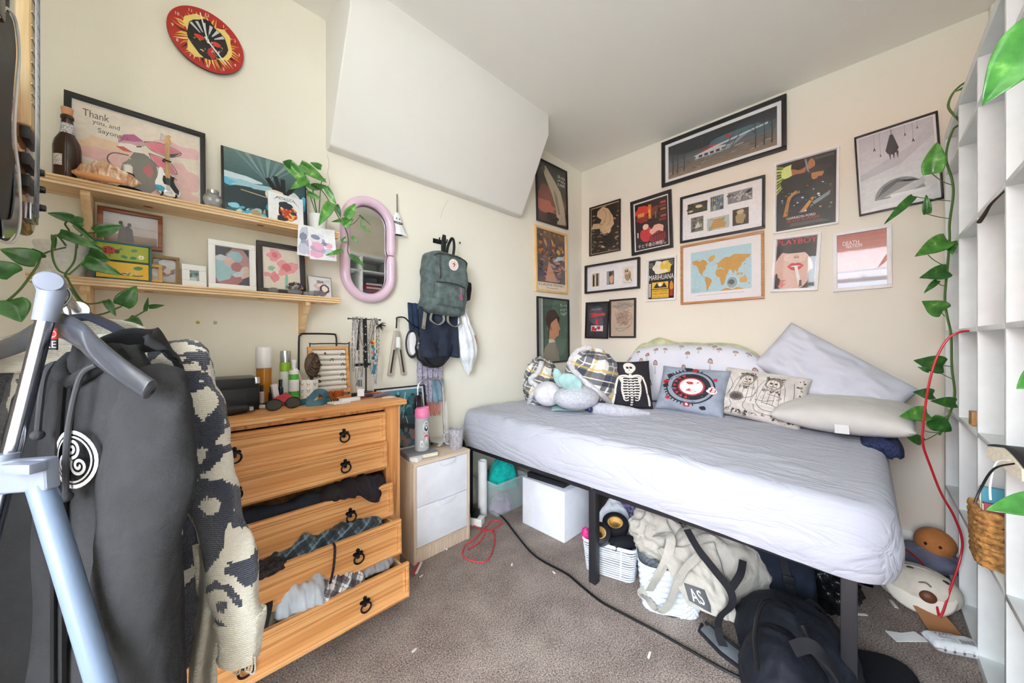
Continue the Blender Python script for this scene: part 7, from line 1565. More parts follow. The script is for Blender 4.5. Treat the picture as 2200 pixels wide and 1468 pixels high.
# dark rucksack, crumpled bin bag, duffel
M_nbag = fabric('navy_cordura', (26, 31, 44), 900, .35, var=(12, .08))
rk = thing('navy_rucksack', 'dark navy rucksack with buckled straps under the bed', 'rucksack', (1.80, .315, 0.001), (0, 0, math.radians(-70)))
rbox(.34, .24, .335, 4, .08, 64, 34, wr=.01, top=.86).build('bag_body', M_nbag, rk, smooth=60, weld=1e-5)
for x in (-.07, .04):
    MB().strap(smoothpath([(x, -.10, .33), (x+.01, -.138, .25), (x+.03, -.142, .15), (x+.05, -.13, .06)], 5), .026, .004, (1, 0, 0)).build('compression_strap', M_web, rk); MB().box((x+.02, -.148, .20), (.036, .01, .03)).build('buckle', M_gblk, rk, bevel=.003)
tag(lump((1.98, .125, .10), (.12, .10, .10), 9.7, .2, flatz=.004, fold=.06).build('black_bin_bag', mat('black_polythene', (22, 22, 25), .22, bmp=(18, .8, .02)), smooth=70), 'crumpled shiny black plastic bag beside the rucksack', 'bag')
df = thing('black_duffel', 'large black duffel bag slumped behind the bed leg', 'bag', (0, 0, 0))
M_duf = fabric('black_nylon', (23, 26, 34), 900, .45, var=(8, .06), rough=.6)
lump((1.46, .165, .11), (.145, .165, .135), 3.1, .08, R=RZ(-20), flatz=.004, fold=.010).build('bag_body', M_duf, df, smooth=70)
lump((1.30, .175, .10), (.125, .11, .13), 6.6, .07, R=RZ(10), flatz=.004, fold=.008).build('bag_end', M_duf, df, smooth=70)
MB().tube(smoothpath([atD(1628, 1440, .96), atD(1622, 1370, 1.02), atD(1632, 1308, 1.08), atD(1655, 1292, 1.10), atD(1700, 1312, 1.12), atD(1745, 1345, 1.12)], 6), .006, 8).build('piping', M_iron, df)
MB().strap(smoothpath([atD(1720, 1308, 1.16), atD(1745, 1296, 1.20), atD(1775, 1320, 1.20), atD(1790, 1352, 1.16), atD(1800, 1385, 1.12)], 6), .022, .004, (.5, .5, .4)).build('carry_handle', M_web, df)
MB().strap(smoothpath([atD(1705, 1395, .97), atD(1740, 1388, .94), atD(1775, 1420, .93), atD(1800, 1460, .94)], 6), .034, .008, (.3, .3, .6)).build('grab_handle', M_web, df)
MB().tube(smoothpath([atD(1722, 1342, 1.03), atD(1732, 1365, 1.02), atD(1745, 1385, 1.01)], 4), .006, 8).build('zip_clip', M_gblk, df)
mt_ = MB(); q = [onZ(a, b, .02) for a, b in ((1740, 1420), (1800, 1392), (1850, 1396), (1905, 1408), (1950, 1432), (1978, 1468), (1985, 1510), (1900, 1560), (1780, 1560))]
mt_.prism([(p_.x, p_.y) for p_ in smoothpath(q, 3, True)], .004, .022, 'xy'); tag(mt_.build('black_flap_cloth', M_duf, bevel=.006), 'flat black fabric flap lying on the carpet beside the bed leg', 'bag flap')
# toys and litter by the bookcase
sk = thing('cream_plush_head', 'cream plush animal head with brown nose lying on the carpet', 'soft toy', (2.235, -.148, .085), (math.radians(-14), 0, math.radians(-88)))
M_cpl = fabric('cream_vinyl_plush', (216, 208, 194), 300, .2, var=(20, .05)); MB().ell((0, 0, 0), (.125, .10, .083), 32, 20).build('head', M_cpl, sk, smooth=70)
fc = Matrix.Rotation(math.radians(38), 3, 'X'); MB().lathe([(.001, .024), (.05, .020), (.082, .004), (.088, -.004), (.084, -.012)], 32, (.0, -.062, .0), RX(70), sx=1.15).build('face_disc', mat('pale_face', (234, 228, 214), .7), sk, smooth=70)
MB().ell((.02, -.098, -.012), (.024, .012, .022), 18, 12).build('nose', mat('brown_nose', (104, 60, 36), .5), sk)
for x, z in ((-.02, .066), (.07, .05)): MB().ell((x, -.050, z), (.013, .006, .008), 12, 8).build('eye', mat('dark_eye', (60, 54, 52), .3), sk)
MB().tube(smoothpath([(-.005, -.090, .028), (.015, -.094, .036), (.03, -.093, .026)], 4), .003, 6).build('mouth', mat('grey_mark', (110, 104, 98), .6), sk)
ot = thing('orange_plush', 'orange and grey plush toy slumped against the skirting', 'soft toy', (2.66, -.215, 0))
MB().ell((0, -.02, .125), (.075, .07, .070), 22, 14).build('head', fabric('orange_plush_fur', (196, 128, 72), 300, .4), ot, smooth=70); lump((-.02, .0, .05), (.10, .11, .055), 2.9, .2, 40, 24, flatz=.002).build('body', fabric('slate_plush_fur', (128, 130, 152), 300, .5), ot, smooth=70)
for x, y in ((-.072, -.03), (-.066, .015)): MB().ell((x, y, .135), (.006, .006, .007), 8, 6).build('eye', M_fblack, ot)
cbp = tag(MB().prism([(-.05, 0), (.05, .005), (.04, .09), (-.045, .10)], -.002, .002, 'xz').build('cardboard_scrap', mat('kraft_card', (170, 118, 78), .85), loc=(2.07, -.215, .003), rot=(math.radians(-62), 0, math.radians(-60))), 'torn brown cardboard piece at the foot of the bookcase', 'cardboard')
tag(MB().prism([(-.06, -.02), (.06, -.025), (.055, .02), (.0, .015), (-.05, .028)], .003, .006, 'xy').build('paper_scrap', mat('white_paper', (238, 238, 236), .7), loc=(1.965, -.105, 0), rot=(0, 0, -.75)), 'torn white paper scrap on the carpet by the cardboard', 'paper')
wpk = thing('wipes_packet', 'white printed packet of wipes lying by the bookcase', 'packet', (1.985, -.222, .006), (0, math.radians(0), math.radians(-62)))
def pk(u, v):
    a, b = 2*u-1, 2*v-1; h = .022*((1-abs(a)**6)*(1-abs(b)**4))**.5; return (.075*a, .035*b, .026+h+.003*nz(u*6, v*6))
def pk2(u, v):
    a, b = 2*u-1, 2*v-1; h = .022*((1-abs(a)**6)*(1-abs(b)**4))**.5; return (.075*a, .035*b, .026-h)
MB().grid(24, 16, pk).grid(24, 16, pk2).build('packet_body', mat('packet_film', (226, 228, 232), .3), wpk, smooth=60, weld=1e-5)
p = Print(.11, .05, lambda u, v, k: Vector(((u-.5)*.11, (v-.5)*.05, pk(.5+(u-.5)*.73, .5+(v-.5)*.72)[2]+.0006+k)), seg=1)
for i in range(12): p.rect(.55+.03*i, .1, .55+.03*i+(.012 if i % 3 else .02), .42, '2c2c30')
p.glyphs(.05, .55, .5, .95, 5, 1, '6a7080', .002); p.glyphs(.05, .1, .48, .45, 12, 3, '8a8e98', .001); p.build('printing', wpk)
r_ = random.Random(21)
for i, (a, b, L_, rz) in enumerate(((838, 1205, .05, .5), (960, 1180, .03, .9), (1395, 1410, .03, .2), (1190, 1232, .02, 1.2), (900, 1222, .09, .75), (893, 1225, .10, .7), (905, 1060+180, .02, .3), (1265+580, 1322, .06, -.9), (1822, 1320, .018, 0), (1920, 1300, .05, .3), (890, 1400, .02, .2), (1100, 1215, .02, .6))):
    q = onZ(a, b, .0)
    nm, cc_ = (('nail_file', (190, 60, 76)) if i == 5 else ('paper_fleck', (236, 234, 230)))
    if b < 1140: continue
    tag(MB().box((0, 0, .003), (L_, .012 if L_ > .04 else .008, .003)).build(nm, mat('fleck_'+nm, cc_, .6), loc=(q.x, q.y, .001), rot=(0, 0, rz), bevel=.001), 'pink nail file on the carpet by the bedside cabinet' if i == 5 else ('short white stick', 'white fleck', 'curved white fleck', 'small white crumb', 'long white strip', '', 'tiny crumb', 'thin pale strip', 'white pellet', 'pale curl', 'lone speck', 'pale crumb')[i]+' of litter on the carpet '+('before the cabinet', 'by the red cable', 'beside the black cable', 'near the middle bed leg', 'next to the pink nail file', '', 'near the chest', 'beyond the near bed leg', 'touching the near bed leg', 'by the cream plush head', 'in front of the chest', 'between cable and cube box')[i], 'nail file' if i == 5 else 'paper scrap', None if i == 5 else 'paper scraps on the carpet')
# ================================================================== CLOTHES RACK, HOODIE, JUMPER
M_gpl = mat('grey_white_plastic', (112, 118, 134), .45)
M_tube = mat('chrome_tube', (150, 152, 160), .16, 1)
RD = Vector((S2, -S2, 0)); FD = Vector((S2, S2, 0)); UZ = Vector((0, 0, 1))
rk_ = thing('clothes_rack', 'folding chrome clothes rack with grey plastic joints', 'clothes rack', (0, 0, 0))
A = atD(107, 606, .53); B = atD(165, 667, 1.0); B.z = A.z; ax = (B-A).normalized()
MB().tube([A+ax*.004, B], .0095, 14).build('hanging_rail', M_tube, rk_)
capR = ax.to_track_quat('Z', 'Y').to_matrix()
MB().lathe([(.001, -.010), (.0135, -.009), (.0155, -.005), (.0155, .030), (.014, .034), (.001, .034)], 28, A, capR).build('end_cap', M_gpl, rk_)
MB().lathe([(.001, -.006), (.024, -.005), (.026, 0), (.024, .010), (.001, .012)], 28, B, capR).build('far_end_cap', M_tube, rk_)
P0, P1, P2 = atD(112, 628, .535), atD(18, 1000, .50), atD(-28, 1180, .49)
dd = (P1-P0).normalized()
MB().tube([A+Vector((0, 0, -.002))+ax*.012, P0, P0+dd*.045], [.0155, .0145, .0125], 18).build('cap_socket', M_gpl, rk_)
MB().tube([P0+dd*.01, P1, P2], .0098, 18).build('upright_pole', M_tube, rk_)
bj = atD(50, 1020, .485)
MB().box(bj+RD*.008, (.066, .018, .044), RZ(-45) @ RY(-4)).build('joint_block', M_gpl, rk_, bevel=.005, seg=3); MB().box(atD(52, 1005, .47), (.04, .02, .014), RZ(-45)).build('joint_clip', M_gpl, rk_, bevel=.003)
MB().tube([atD(12, 975, .492), atD(2, 1060, .488)], .0125, 16).build('joint_sleeve', M_gpl, rk_)
MB().tube([atD(88, 1045, .485), atD(140, 1210, .475), atD(222, 1480, .465), atD(300, 1740, .46)], .0135, 18).build('brace_leg', mat('blue_grey_tube', (96, 111, 134), .35), rk_)
def garmentframe(px, py, d, phi):
    O = atD(px, py, d); f = math.radians(phi); hx = RD*math.cos(f)-FD*math.sin(f); hy = RD*math.sin(f)+FD*math.cos(f)
    return Matrix(((hx.x, hy.x, 0, O.x), (hx.y, hy.y, 0, O.y), (0, 0, 1, O.z), (0, 0, 0, 1)))
def torso(A_, B_, L_, sd, nf=7, amp=.010, nu=96, nv=60, skew=0, x0=0):
    """hanging garment body; A_, B_ = half width / half depth tables over drop 0..1"""
    m = MB()
    def f(u, v):
        a = 2*PI*u; aw = interp(A_, v); bw = interp(B_, v); c, s = math.cos(a), math.sin(a)
        c2 = abs(c)**.8*math.copysign(1, c); s2 = abs(s)**.8*math.copysign(1, s)
        g = min(1, v*2.2); fo = amp*g*(math.sin(a*nf+sd+1.6*math.sin(v*2.5))+.6*math.sin(a*nf*1.7+sd*2-v*3))+.008*g*nz(c*2.2+sd, s*2.2, v*4)
        return (x0+c2*aw+skew*v+fo*c*.4, s2*bw+fo, -L_*v+.006*nz(c*3, s*3, sd))
    m.grid(nu, nv, f, True); return m
def sleeve(pts, rs, ry=None, sd=0, k=8, n=28, amp=.10):
    q = smoothpath(pts, k); N = len(q); R_ = []; 
    for i in range(N):
        t = i/(N-1)*(len(rs)-1); j = min(int(t), len(rs)-2); R_.append(rs[j]+(rs[j+1]-rs[j])*(t-j))
    R_ = [r*(1+amp*.7*nz(i*.16+sd, sd)) for i, r in enumerate(R_)]
    m = MB(); m.tube(q, R_, n, ry=[r*(ry or .7) for r in R_], up=RD)
    nv = []
    for i, v in enumerate(m.v):
        w = .011*nz(v.x*24+sd, v.y*24, v.z*7+sd)+.005*nz(v.x*55, v.y*55+sd, v.z*22); nv.append(v+Vector((w, -w, w*.3)))
    m.v = nv; return m
M_hood = fabric('charcoal_fleece', (42, 42, 44), 700, .6, var=(22, .07)); M_hoodd = fabric('charcoal_rib', (34, 34, 36), 500, .3)
ho = thing('charcoal_hoodie', 'charcoal zip hoodie with white spiral emblem hanging on rack', 'hoodie', (0, 0, 0))
G = garmentframe(230, 742, .60, 18)
m_ = torso([(0, .065), (.06, .09), (.13, .13), (.2, .145), (.4, .15), (.7, .15), (1, .16)], [(0, .025), (.1, .036), (.25, .042), (.6, .045), (1, .055)], .68, 1.2, 5, .007)
m_.v = [G @ v for v in m_.v]; m_.build('body', M_hood, ho, smooth=70, solid=.004)
sleeve([G @ Vector(p) for p in ((.090, .005, -.055), (.133, -.005, -.100), (.150, -.02, -.20), (.142, -.03, -.33), (.140, -.03, -.46), (.155, -.025, -.60), (.16, -.02, -.74))], [.042, .056, .060, .058, .062, .056, .054], .60, 2.0).build('sleeve', M_hood, ho, smooth=70)
sleeve([G @ Vector(p) for p in ((-.105, .005, -.060), (-.16, 0, -.11), (-.20, .0, -.25), (-.21, -.01, -.40), (-.21, -.01, -.74))], [.042, .056, .060, .060, .054], .60, 5.0).build('sleeve', M_hood, ho, smooth=70)
hdm = MB()
def hoodf(u, v):
    a = PI*u; t = v; r = .072+.018*math.sin(PI*t)
    return G @ Vector((r*math.cos(a), .015+.035*math.sin(a)+.05*t-.012*math.sin(u*9), .030*math.sin(a)-.10*t*(.4+.6*math.sin(a))+.01*nz(u*5, t*4)))
hdm.grid(40, 16, hoodf).build('hood', M_hoodd, ho, smooth=70, solid=.008)
MB().tube([G @ Vector(p) for p in smoothpath([(-.075, -.01, -.02), (-.045, -.034, -.04), (0, -.042, -.058), (.045, -.036, -.04), (.075, -.01, -.012)], 6)], .011, 10).build('neck_band', M_hoodd, ho, smooth=70)
MB().strap([G @ Vector((0.0, -.044-.010*min(1, t*3), -.055-.60*t)) for t in [i/20 for i in range(21)]], .018, .006, RD).build('zip_placket', M_hoodd, ho)
zz_ = [G @ Vector((.002, -.048-.010*min(1, t*3)-.002, -.055-.60*t)) for t in [i/20 for i in range(21)]]; MB().strap(zz_, .006, .003, RD).build('zip', M_iron, ho)
for x, L_ in ((-.035, .09), (.040, .175)):
    MB().tube([G @ Vector(p) for p in smoothpath([(x*1.6, -.040, -.030), (x*1.3, -.052, -.05), (x, -.060, -.05-L_*.5), (x*1.05, -.062, -.05-L_)], 6)], .0038, 8).ell(G @ Vector((x*1.05, -.062, -.05-L_)), (.008, .008, .008), 10, 8).build('drawstring', mat('dark_cord', (50, 50, 54), .8), ho)
def emb(u, v, k):
    x = (u-.5)*.088+.040; z = -.172+(v-.5)*.088; return G @ Vector((x, -.056-k+.9*max(0, x-.02)**2*3, z))
p = Print(.095, .095, emb, seg=0, e=.0003)
def spiral(cx, cy, r0, turns, ph, c, w):
    p.curve([(cx+r0*(1-i/16)*math.cos(ph+i/16*turns*2*PI), cy+r0*(1-i/16)*math.sin(ph+i/16*turns*2*PI)) for i in range(16)], w, c)
p.line([(.5+.47*math.cos(i/32*2*PI), .5+.47*math.sin(i/32*2*PI)) for i in range(33)], .006, 'e6e6e8'); p.line([(.5+.39*math.cos(i/32*2*PI), .5+.39*math.sin(i/32*2*PI)) for i in range(33)], .003, 'd8d8da')
for i in range(3): a = PI/2+i*2*PI/3; spiral(.5+.19*math.cos(a), .5+.19*math.sin(a), .17, 1.8, a+PI, 'e6e6e8', .005)
p.build('spiral_emblem', ho, .8)
# empty plastic hanger in front, wide shoulders
hg = thing('plastic_hanger', 'wide grey-black plastic hanger with small red size label in front of hoodie', 'hanger', (0, 0, 0))
M_hang = mat('grey_hanger_plastic', (52, 54, 60), .22, coat=.3)
hp = smoothpath([atD(-70, 800, .66), atD(-20, 762, .63), atD(40, 738, .60), atD(90, 712, .575), atD(130, 700, .555), atD(175, 722, .54), atD(205, 752, .525), atD(255, 792, .51), atD(310, 830, .50), atD(322, 838, .498)], 6)
N = len(hp); MB().tube(hp, [.015+.005*math.sin(PI*i/(N-1))**2 if 0 < i < N-1 else .009 for i in range(N)], 16, ry=[.0075]*N, up=UZ).build('hanger_body', M_hang, hg, smooth=60)
MB().tube(smoothpath([atD(118, 694, .555), atD(120, 670, .57), atD(140, 655, .59), atD(152, 635, .60), atD(140, 618, .60), atD(118, 622, .60)], 6), .0019, 8).build('hook', M_tube, hg)
q = Print(.03, .034, lambda u, v, k: atD(92+34*u, 752-46*v, .545)+Vector((-S2, -S2, 0))*k, e=.0002); q.rect(0, .5, 1, 1, 'c8322c'); q.rect(0, 0, 1, .5, '1c1c20'); q.text('ID', .25, .58, .9, .9, 'f0d0c8'); q.text('KE', .1, .1, .9, .42, 'd8d8d8'); q.build('size_label', hg)
# cream and navy knitted jumper behind
def knitm(name, two=True):
    m, n, l, b = newmat(name); v = texco(n, l); 
    j = n.new('ShaderNodeVectorMath'); j.operation = 'SNAP'; l.new(v, j.inputs[0]); j.inputs[1].default_value = (.0035, .0035, .0045)
    if two:
        f = noisen(n, l, j.outputs[0], 11, 2, .5, 1.4); l.new(ramp(n, l, f, [(0, (226, 220, 206)), (.50, (40, 46, 66))], 'CONSTANT'), b.inputs['Base Color'])
    else:
        l.new(ramp(n, l, noisen(n, l, v, 30, 3), [(.3, (222, 214, 198)), (.7, (238, 232, 218))]), b.inputs['Base Color'])
    b.inputs['Roughness'].default_value = .95; b.inputs['Sheen Weight'].default_value = .3
    w = n.new('ShaderNodeTexWave'); w.bands_direction = 'Z'; w.inputs['Scale'].default_value = 85; w.inputs['Distortion'].default_value = 3; w.inputs['Detail'].default_value = 1; w.inputs['Detail Scale'].default_value = 6; l.new(v, w.inputs['Vector'])
    bump(n, l, b, mth(n, l, 'ADD', w.outputs['Fac'], noisen(n, l, v, 240, 2)), .7, .006); return m
M_kn = knitm('navy_cream_jacquard'); M_kc = knitm('cream_rib_knit', False)
ju = thing('knitted_jumper', 'cream and navy patterned chunky jumper hanging behind the hoodie', 'jumper', (0, 0, 0))
G2 = garmentframe(205, 722, .745, 6)
m_ = torso([(0, .085), (.05, .12), (.10, .155), (.16, .175), (.4, .215), (.7, .245), (1, .24)], [(0, .035), (.12, .055), (.4, .07), (1, .075)], .66, 3.4, 5, .012); m_.v = [G2 @ v for v in m_.v]; m_.build('body', M_kn, ju, smooth=70, solid=.006)
sleeve([G2 @ Vector((.11, 0, -.045))]+[atD(*q) for q in ((372, 784, .705), (402, 860, .695), (436, 960, .69), (468, 1080, .685), (495, 1200, .685), (514, 1330, .685))], [.045, .058, .058, .052, .046, .042, .040], .66, 7.0).build('sleeve', M_kn, ju, smooth=70)
sleeve([atD(516, 1322, .685), atD(518, 1365, .685), atD(512, 1412, .685)], [.041, .036, .040], .7, 3.0, amp=.03).build('cuff', M_kc, ju, smooth=70)
sleeve([G2 @ Vector(p) for p in ((-.15, 0, -.05), (-.22, 0, -.12), (-.26, .01, -.3), (-.28, .01, -.6))], [.045, .06, .056, .045], .66, 9.0).build('sleeve', M_kn, ju, smooth=70)
lp_ = MB(); r_ = random.Random(4)
for i in range(9):
    a = atD(488+6.5*i, 1408+r_.uniform(-4, 6), .675); h = r_.uniform(.014, .03); w_ = RD*.006; lp_.tube(smoothpath([a, a-UZ*h-w_, a-UZ*h*1.1+w_, a+w_*1.2], 4), .0016, 5)
o = lp_.build('frayed_loop', M_kc, ju); o['kind'] = 'stuff'
cm = MB()
def colf(u, v):
    a = 2*PI*u; r = 1+.10*math.sin(PI*v); c0 = atD(150, 724, .735); return c0+RD*(.150*r*math.cos(a))+FD*(.055*r*math.sin(a))+UZ*(.012-.052*v+.028*math.sin(a)-.02*math.cos(a)**2)
cm.grid(64, 10, colf, True).build('ribbed_collar', M_kc, ju, smooth=70, solid=.008)
lowc = MB(); lowc.grid(30, 30, lambda u, v: atD(418+52*u+8*math.sin(v*5), 1170+330*v, .70+.015*math.sin(u*9+v*3))).build('lower_back', M_kc, ju, smooth=70, solid=.008)
jh = thing('dark_hanger', 'dark navy plastic hanger holding the knitted jumper', 'hanger', (0, 0, 0))
hp = smoothpath([G2 @ Vector(p) for p in ((-.19, 0, -.035), (-.10, -.02, .018), (0, -.02, .038), (.06, -.025, .025), (.13, -.03, -.006), (.19, -.02, -.035))], 6); N = len(hp)
MB().tube(hp, .008, 12, ry=.012, up=UZ).build('hanger_body', mat('navy_hanger', (46, 50, 66), .35), jh, smooth=60); MB().tube(smoothpath([G2 @ Vector((-.03, -.02, .036)), G2 @ Vector((-.035, -.02, .06)), G2 @ Vector((-.055, -.03, .085)), G2 @ Vector((-.05, -.03, .115)), G2 @ Vector((-.075, -.03, .115))], 6), .0019, 8).build('hook', M_tube, jh)
# ================================================================== GUITARS ON THE WINDOW-SIDE WALL
def outline(pts, k=5): return [(q.x, q.y) for q in smoothpath([(a, b, 0) for a, b in pts], k, True)]
bs = thing('bass_guitar', 'sunburst bass guitar with maple neck hung beside the shelves', 'guitar', (0, 0, 0))
def burst():
    m, n, l, b = newmat('tobacco_sunburst'); v = texco(n, l); f = noisen(n, l, v, 4, 3); l.new(ramp(n, l, f, [(.35, (60, 28, 14)), (.55, (168, 88, 34)), (.7, (206, 132, 60))]), b.inputs['Base Color']); b.inputs['Roughness'].default_value = .1; b.inputs['Coat Weight'].default_value = 1; return m
bo = outline([(1.37, 1.345), (1.48, 1.37), (1.525, 1.43), (1.50, 1.51), (1.475, 1.56), (1.49, 1.64), (1.475, 1.73), (1.445, 1.70), (1.43, 1.63), (1.38, 1.62), (1.33, 1.66), (1.29, 1.70), (1.27, 1.62), (1.28, 1.54), (1.24, 1.46), (1.24, 1.39), (1.29, 1.35)])
MB().prism(bo, -.262, -.222, 'yz').build('body', burst(), bs, bevel=.006, seg=3)
mpn = woodm('maple_neck_big', (206, 170, 116), (226, 196, 146), (236, 212, 170), 'z', 2, .35)
MB().bb((-.232, 1.372, 1.60), (-.208, 1.432, 2.46)).build('neck', mpn, bs, bevel=.006, seg=3)
MB().prism([(1.372, 2.46), (1.432, 2.46), (1.45, 2.52), (1.44, 2.62), (1.40, 2.65), (1.37, 2.58)], -.230, -.214, 'yz').build('headstock', mpn, bs, bevel=.003)
for i in range(20): MB().bb((-.2085, 1.373, 2.44-.78*(1-.944**(i+1))/.68), (-.2065, 1.431, 2.4425-.78*(1-.944**(i+1))/.68)).build('fret', M_tube, bs)
for i in range(4): MB().tube([(-.204, 1.383+.0125*i, 2.55), (-.203, 1.382+.0128*i, 1.6), (-.205, 1.380+.0135*i, 1.40)], .0011, 6).build('string', M_tube, bs)
for z in (1.58, 1.52, 1.47): MB().bb((-.222, 1.36, z-.014), (-.208, 1.45, z+.014)).build('pickup', M_gblk, bs, bevel=.003)
MB().bb((-.222, 1.375, 1.385), (-.207, 1.44, 1.425)).build('bridge', M_tube, bs, bevel=.003)
MB().strap(smoothpath([(-.2215, 1.475, 1.66), (-.2215, 1.455, 1.60), (-.2215, 1.46, 1.50), (-.2215, 1.45, 1.44)], 5), .05, .002, (0, 1, 0)).build('pickguard', mat('pickguard_edge', (214, 210, 204), .3), bs)
for z, y in ((1.525, 1.470), (1.485, 1.478), (1.44, 1.484)): MB().lathe([(.010, 0), (.010, .004), (.008, .018), (.001, .019)], 14, (-.2205, y, z), RY(90)).build('knob', M_gblk, bs)
bg = thing('black_guitar', 'glossy black electric guitar body at the left edge', 'guitar', (0, 0, 0))
M_gl = mat('piano_black', (8, 8, 10), .45, spec=.25)
go = outline([(.97, 1.262), (1.06, 1.275), (1.105, 1.32), (1.10, 1.40), (1.07, 1.47), (1.085, 1.56), (1.10, 1.63), (1.075, 1.675), (1.02, 1.66), (.98, 1.62), (.93, 1.65), (.86, 1.64), (.83, 1.56), (.86, 1.46), (.82, 1.38), (.83, 1.30), (.90, 1.265)])
MB().prism(go, -.245, -.182, 'yz').build('body', M_gl, bg, bevel=.012, seg=4)
MB().tube([(-.180, y, z) for y, z in go], .0022, 6, True).build('binding', mat('cream_binding', (206, 204, 200), .3), bg)
MB().bb((-.20, .95, 1.62), (-.176, 1.0, 2.2)).build('neck', mat('ebony_neck', (40, 26, 20), .35), bg, bevel=.005)
MB().tube([(-.215, 1.055, 1.672), (-.215, 1.058, 1.690)], [.008, .011], 12).build('strap_button', M_tube, bg)
MB().strap(smoothpath([(-.181, 1.09, 1.40), (-.1795, 1.075, 1.34), (-.1795, 1.05, 1.30), (-.1795, 1.0, 1.285)], 5), .03, .002, (0, .7, -.7)).build('chrome_plate', M_tube, bg)
framed('dark_framed_picture', 'black framed picture high on wall above the guitars', (-.372, YL-.001, 2.055), (0, 0, 0), .09, .36, .012, M_fblack, lambda p: (p.rect(0, 0, 1, 1, '8a8c90'),), 0)
# ================================================================== RIGHT SIDE: VINE, BOOKCASE CONTENTS, RED CABLE
vn = thing('hanging_pothos', 'long pothos vine trailing down the front of the bookcase', 'plant', (2.42, -.46, ZT))
MB().lathe([(.001, 0), (.055, 0), (.06, .005), (.07, .11), (.067, .11), (.062, .1), (.001, .098)], 28).build('pot', mat('matt_white_pot', (236, 236, 238), .5), vn); MB().lathe([(.001, .096), (.064, .1), (.001, .104)], 20).build('soil', mat('soil', (60, 44, 32), .95), vn)
D = 1.50
def V(px, py, d=D): return atD(px, py, d)
main = [(2.42, -.46, ZT+.1), (2.42, -.30, ZT+.10), (2.43, -.252, ZT+.03), V(2062, 262), V(2048, 278), V(2036, 312), V(2033, 345), V(2045, 385), V(2048, 420), V(2040, 480), V(2040, 515), V(2036, 570), V(2030, 640), V(2035, 680), V(2043, 720), V(2045, 790), V(2051, 850), V(2036, 900), V(2018, 935)]
vine(vn, main, .0042)
sl = [((2046, 398), (2025, 390), (2003, 374)), ((2042, 432), (2000, 428), (1962, 422)), ((2040, 470), (2015, 466), (1992, 460)), ((2036, 575), (2008, 560), (1994, 548)), ((2034, 615), (2020, 612), (2014, 604)), ((2030, 680), (2020, 668), (2012, 655)), ((2046, 788), (2030, 786), (2026, 786)), ((2046, 815), (2015, 800), (1996, 797)), ((2049, 868), (2020, 864), (2004, 850)), ((2040, 890), (2015, 905), (1996, 898)), ((2025, 925), (2000, 940), (1979, 949)), ((2022, 930), (1985, 925), (1982, 895))]
for a, b, c in sl: vine(vn, [V(*a), V(*b), V(*c, D-.01)], .0016, 'leaf_stalk')
lv = [((2003, 374), (2013, 303), .060), ((1962, 422), (1907, 474), .028), ((1992, 460), (1990, 419), .024), ((2034, 515), (1976, 545), .062), ((2036, 582), (1986, 594), .055), ((2014, 603), (1989, 626), .020), ((2026, 668), (1988, 650), .060), ((2043, 520), (2046, 545), .03), ((2026, 786), (1974, 776), .066), ((1996, 797), (1977, 790), .018), ((2004, 848), (1970, 843), .042), ((2053, 866), (2009, 862), .040), ((1992, 888), (1942, 893), .056), ((1996, 900), (2050, 930), .06), ((1980, 950), (1941, 927), .034), ((2100, 176), (2060, 193), .016), ((2091, 200), (2081, 229), .016)]
for i, (a, b, w) in enumerate(lv): add_leaf(vn, V(*a), V(*b, D-.02), w*1.25, VIEW, M_leaf if i % 3 == 0 else M_leafd)
nl = thing('near_pothos', 'large pothos leaves hanging closest to the viewer beside the bookcase', 'plant', atD(2330, 400, .40))
vine(nl, [atD(2330, 0, .40), atD(2320, 400, .40), atD(2310, 1060, .40)], .0018)
vine(nl, [atD(2325, 40, .40), atD(2290, 20, .39), atD(2262, 40, .38)], .0022, 'leaf_stalk'); vine(nl, [atD(2310, 1060, .40), atD(2280, 1070, .40), atD(2252, 1080, .39)], .0022, 'leaf_stalk')
add_leaf(nl, atD(2262, 45, .38), atD(2124, 206, .39), .058, VIEW, M_leafd); add_leaf(nl, atD(2256, 1080, .39), atD(2128, 1092, .40), .028, Vector((-S2, -S2, .9)), M_leafd)
add_leaf(nl, atD(2262, 800, .40), atD(2192, 830, .40), .03, VIEW, M_leafd)
# red cable from the shelf down to the floor and back up to the bed
rc = thing('red_usb_cable', 'long red cable drooping from the bookcase shelf to the floor', 'cable', (0, 0, 0))
q = [V(2088, 711, 1.30), V(2062, 714, 1.30), V(2035, 730, 1.32), V(2010, 775, 1.34), V(1993, 840, 1.36), V(1984, 910, 1.38), V(1983, 955, 1.39), V(2000, 1005, 1.40), V(2022, 1060, 1.40), V(2050, 1110, 1.40), V(2067, 1160, 1.40), V(2062, 1205, 1.40), V(2042, 1265, 1.38), V(2026, 1315, 1.36), V(2018, 1324, 1.36), V(2012, 1300, 1.38), V(1998, 1250, 1.44), V(1985, 1215, 1.50), V(1962, 1192, 1.58), V(1938, 1176, 1.64)]
MB().tube(smoothpath(q, 8), .0038, 8).build('cable', mat('red_cable_gloss', (190, 34, 46), .35), rc); MB().tube([V(2084, 711, 1.30), V(2104, 708, 1.29)], .006, 4).build('metal_plug', M_tube, rc)
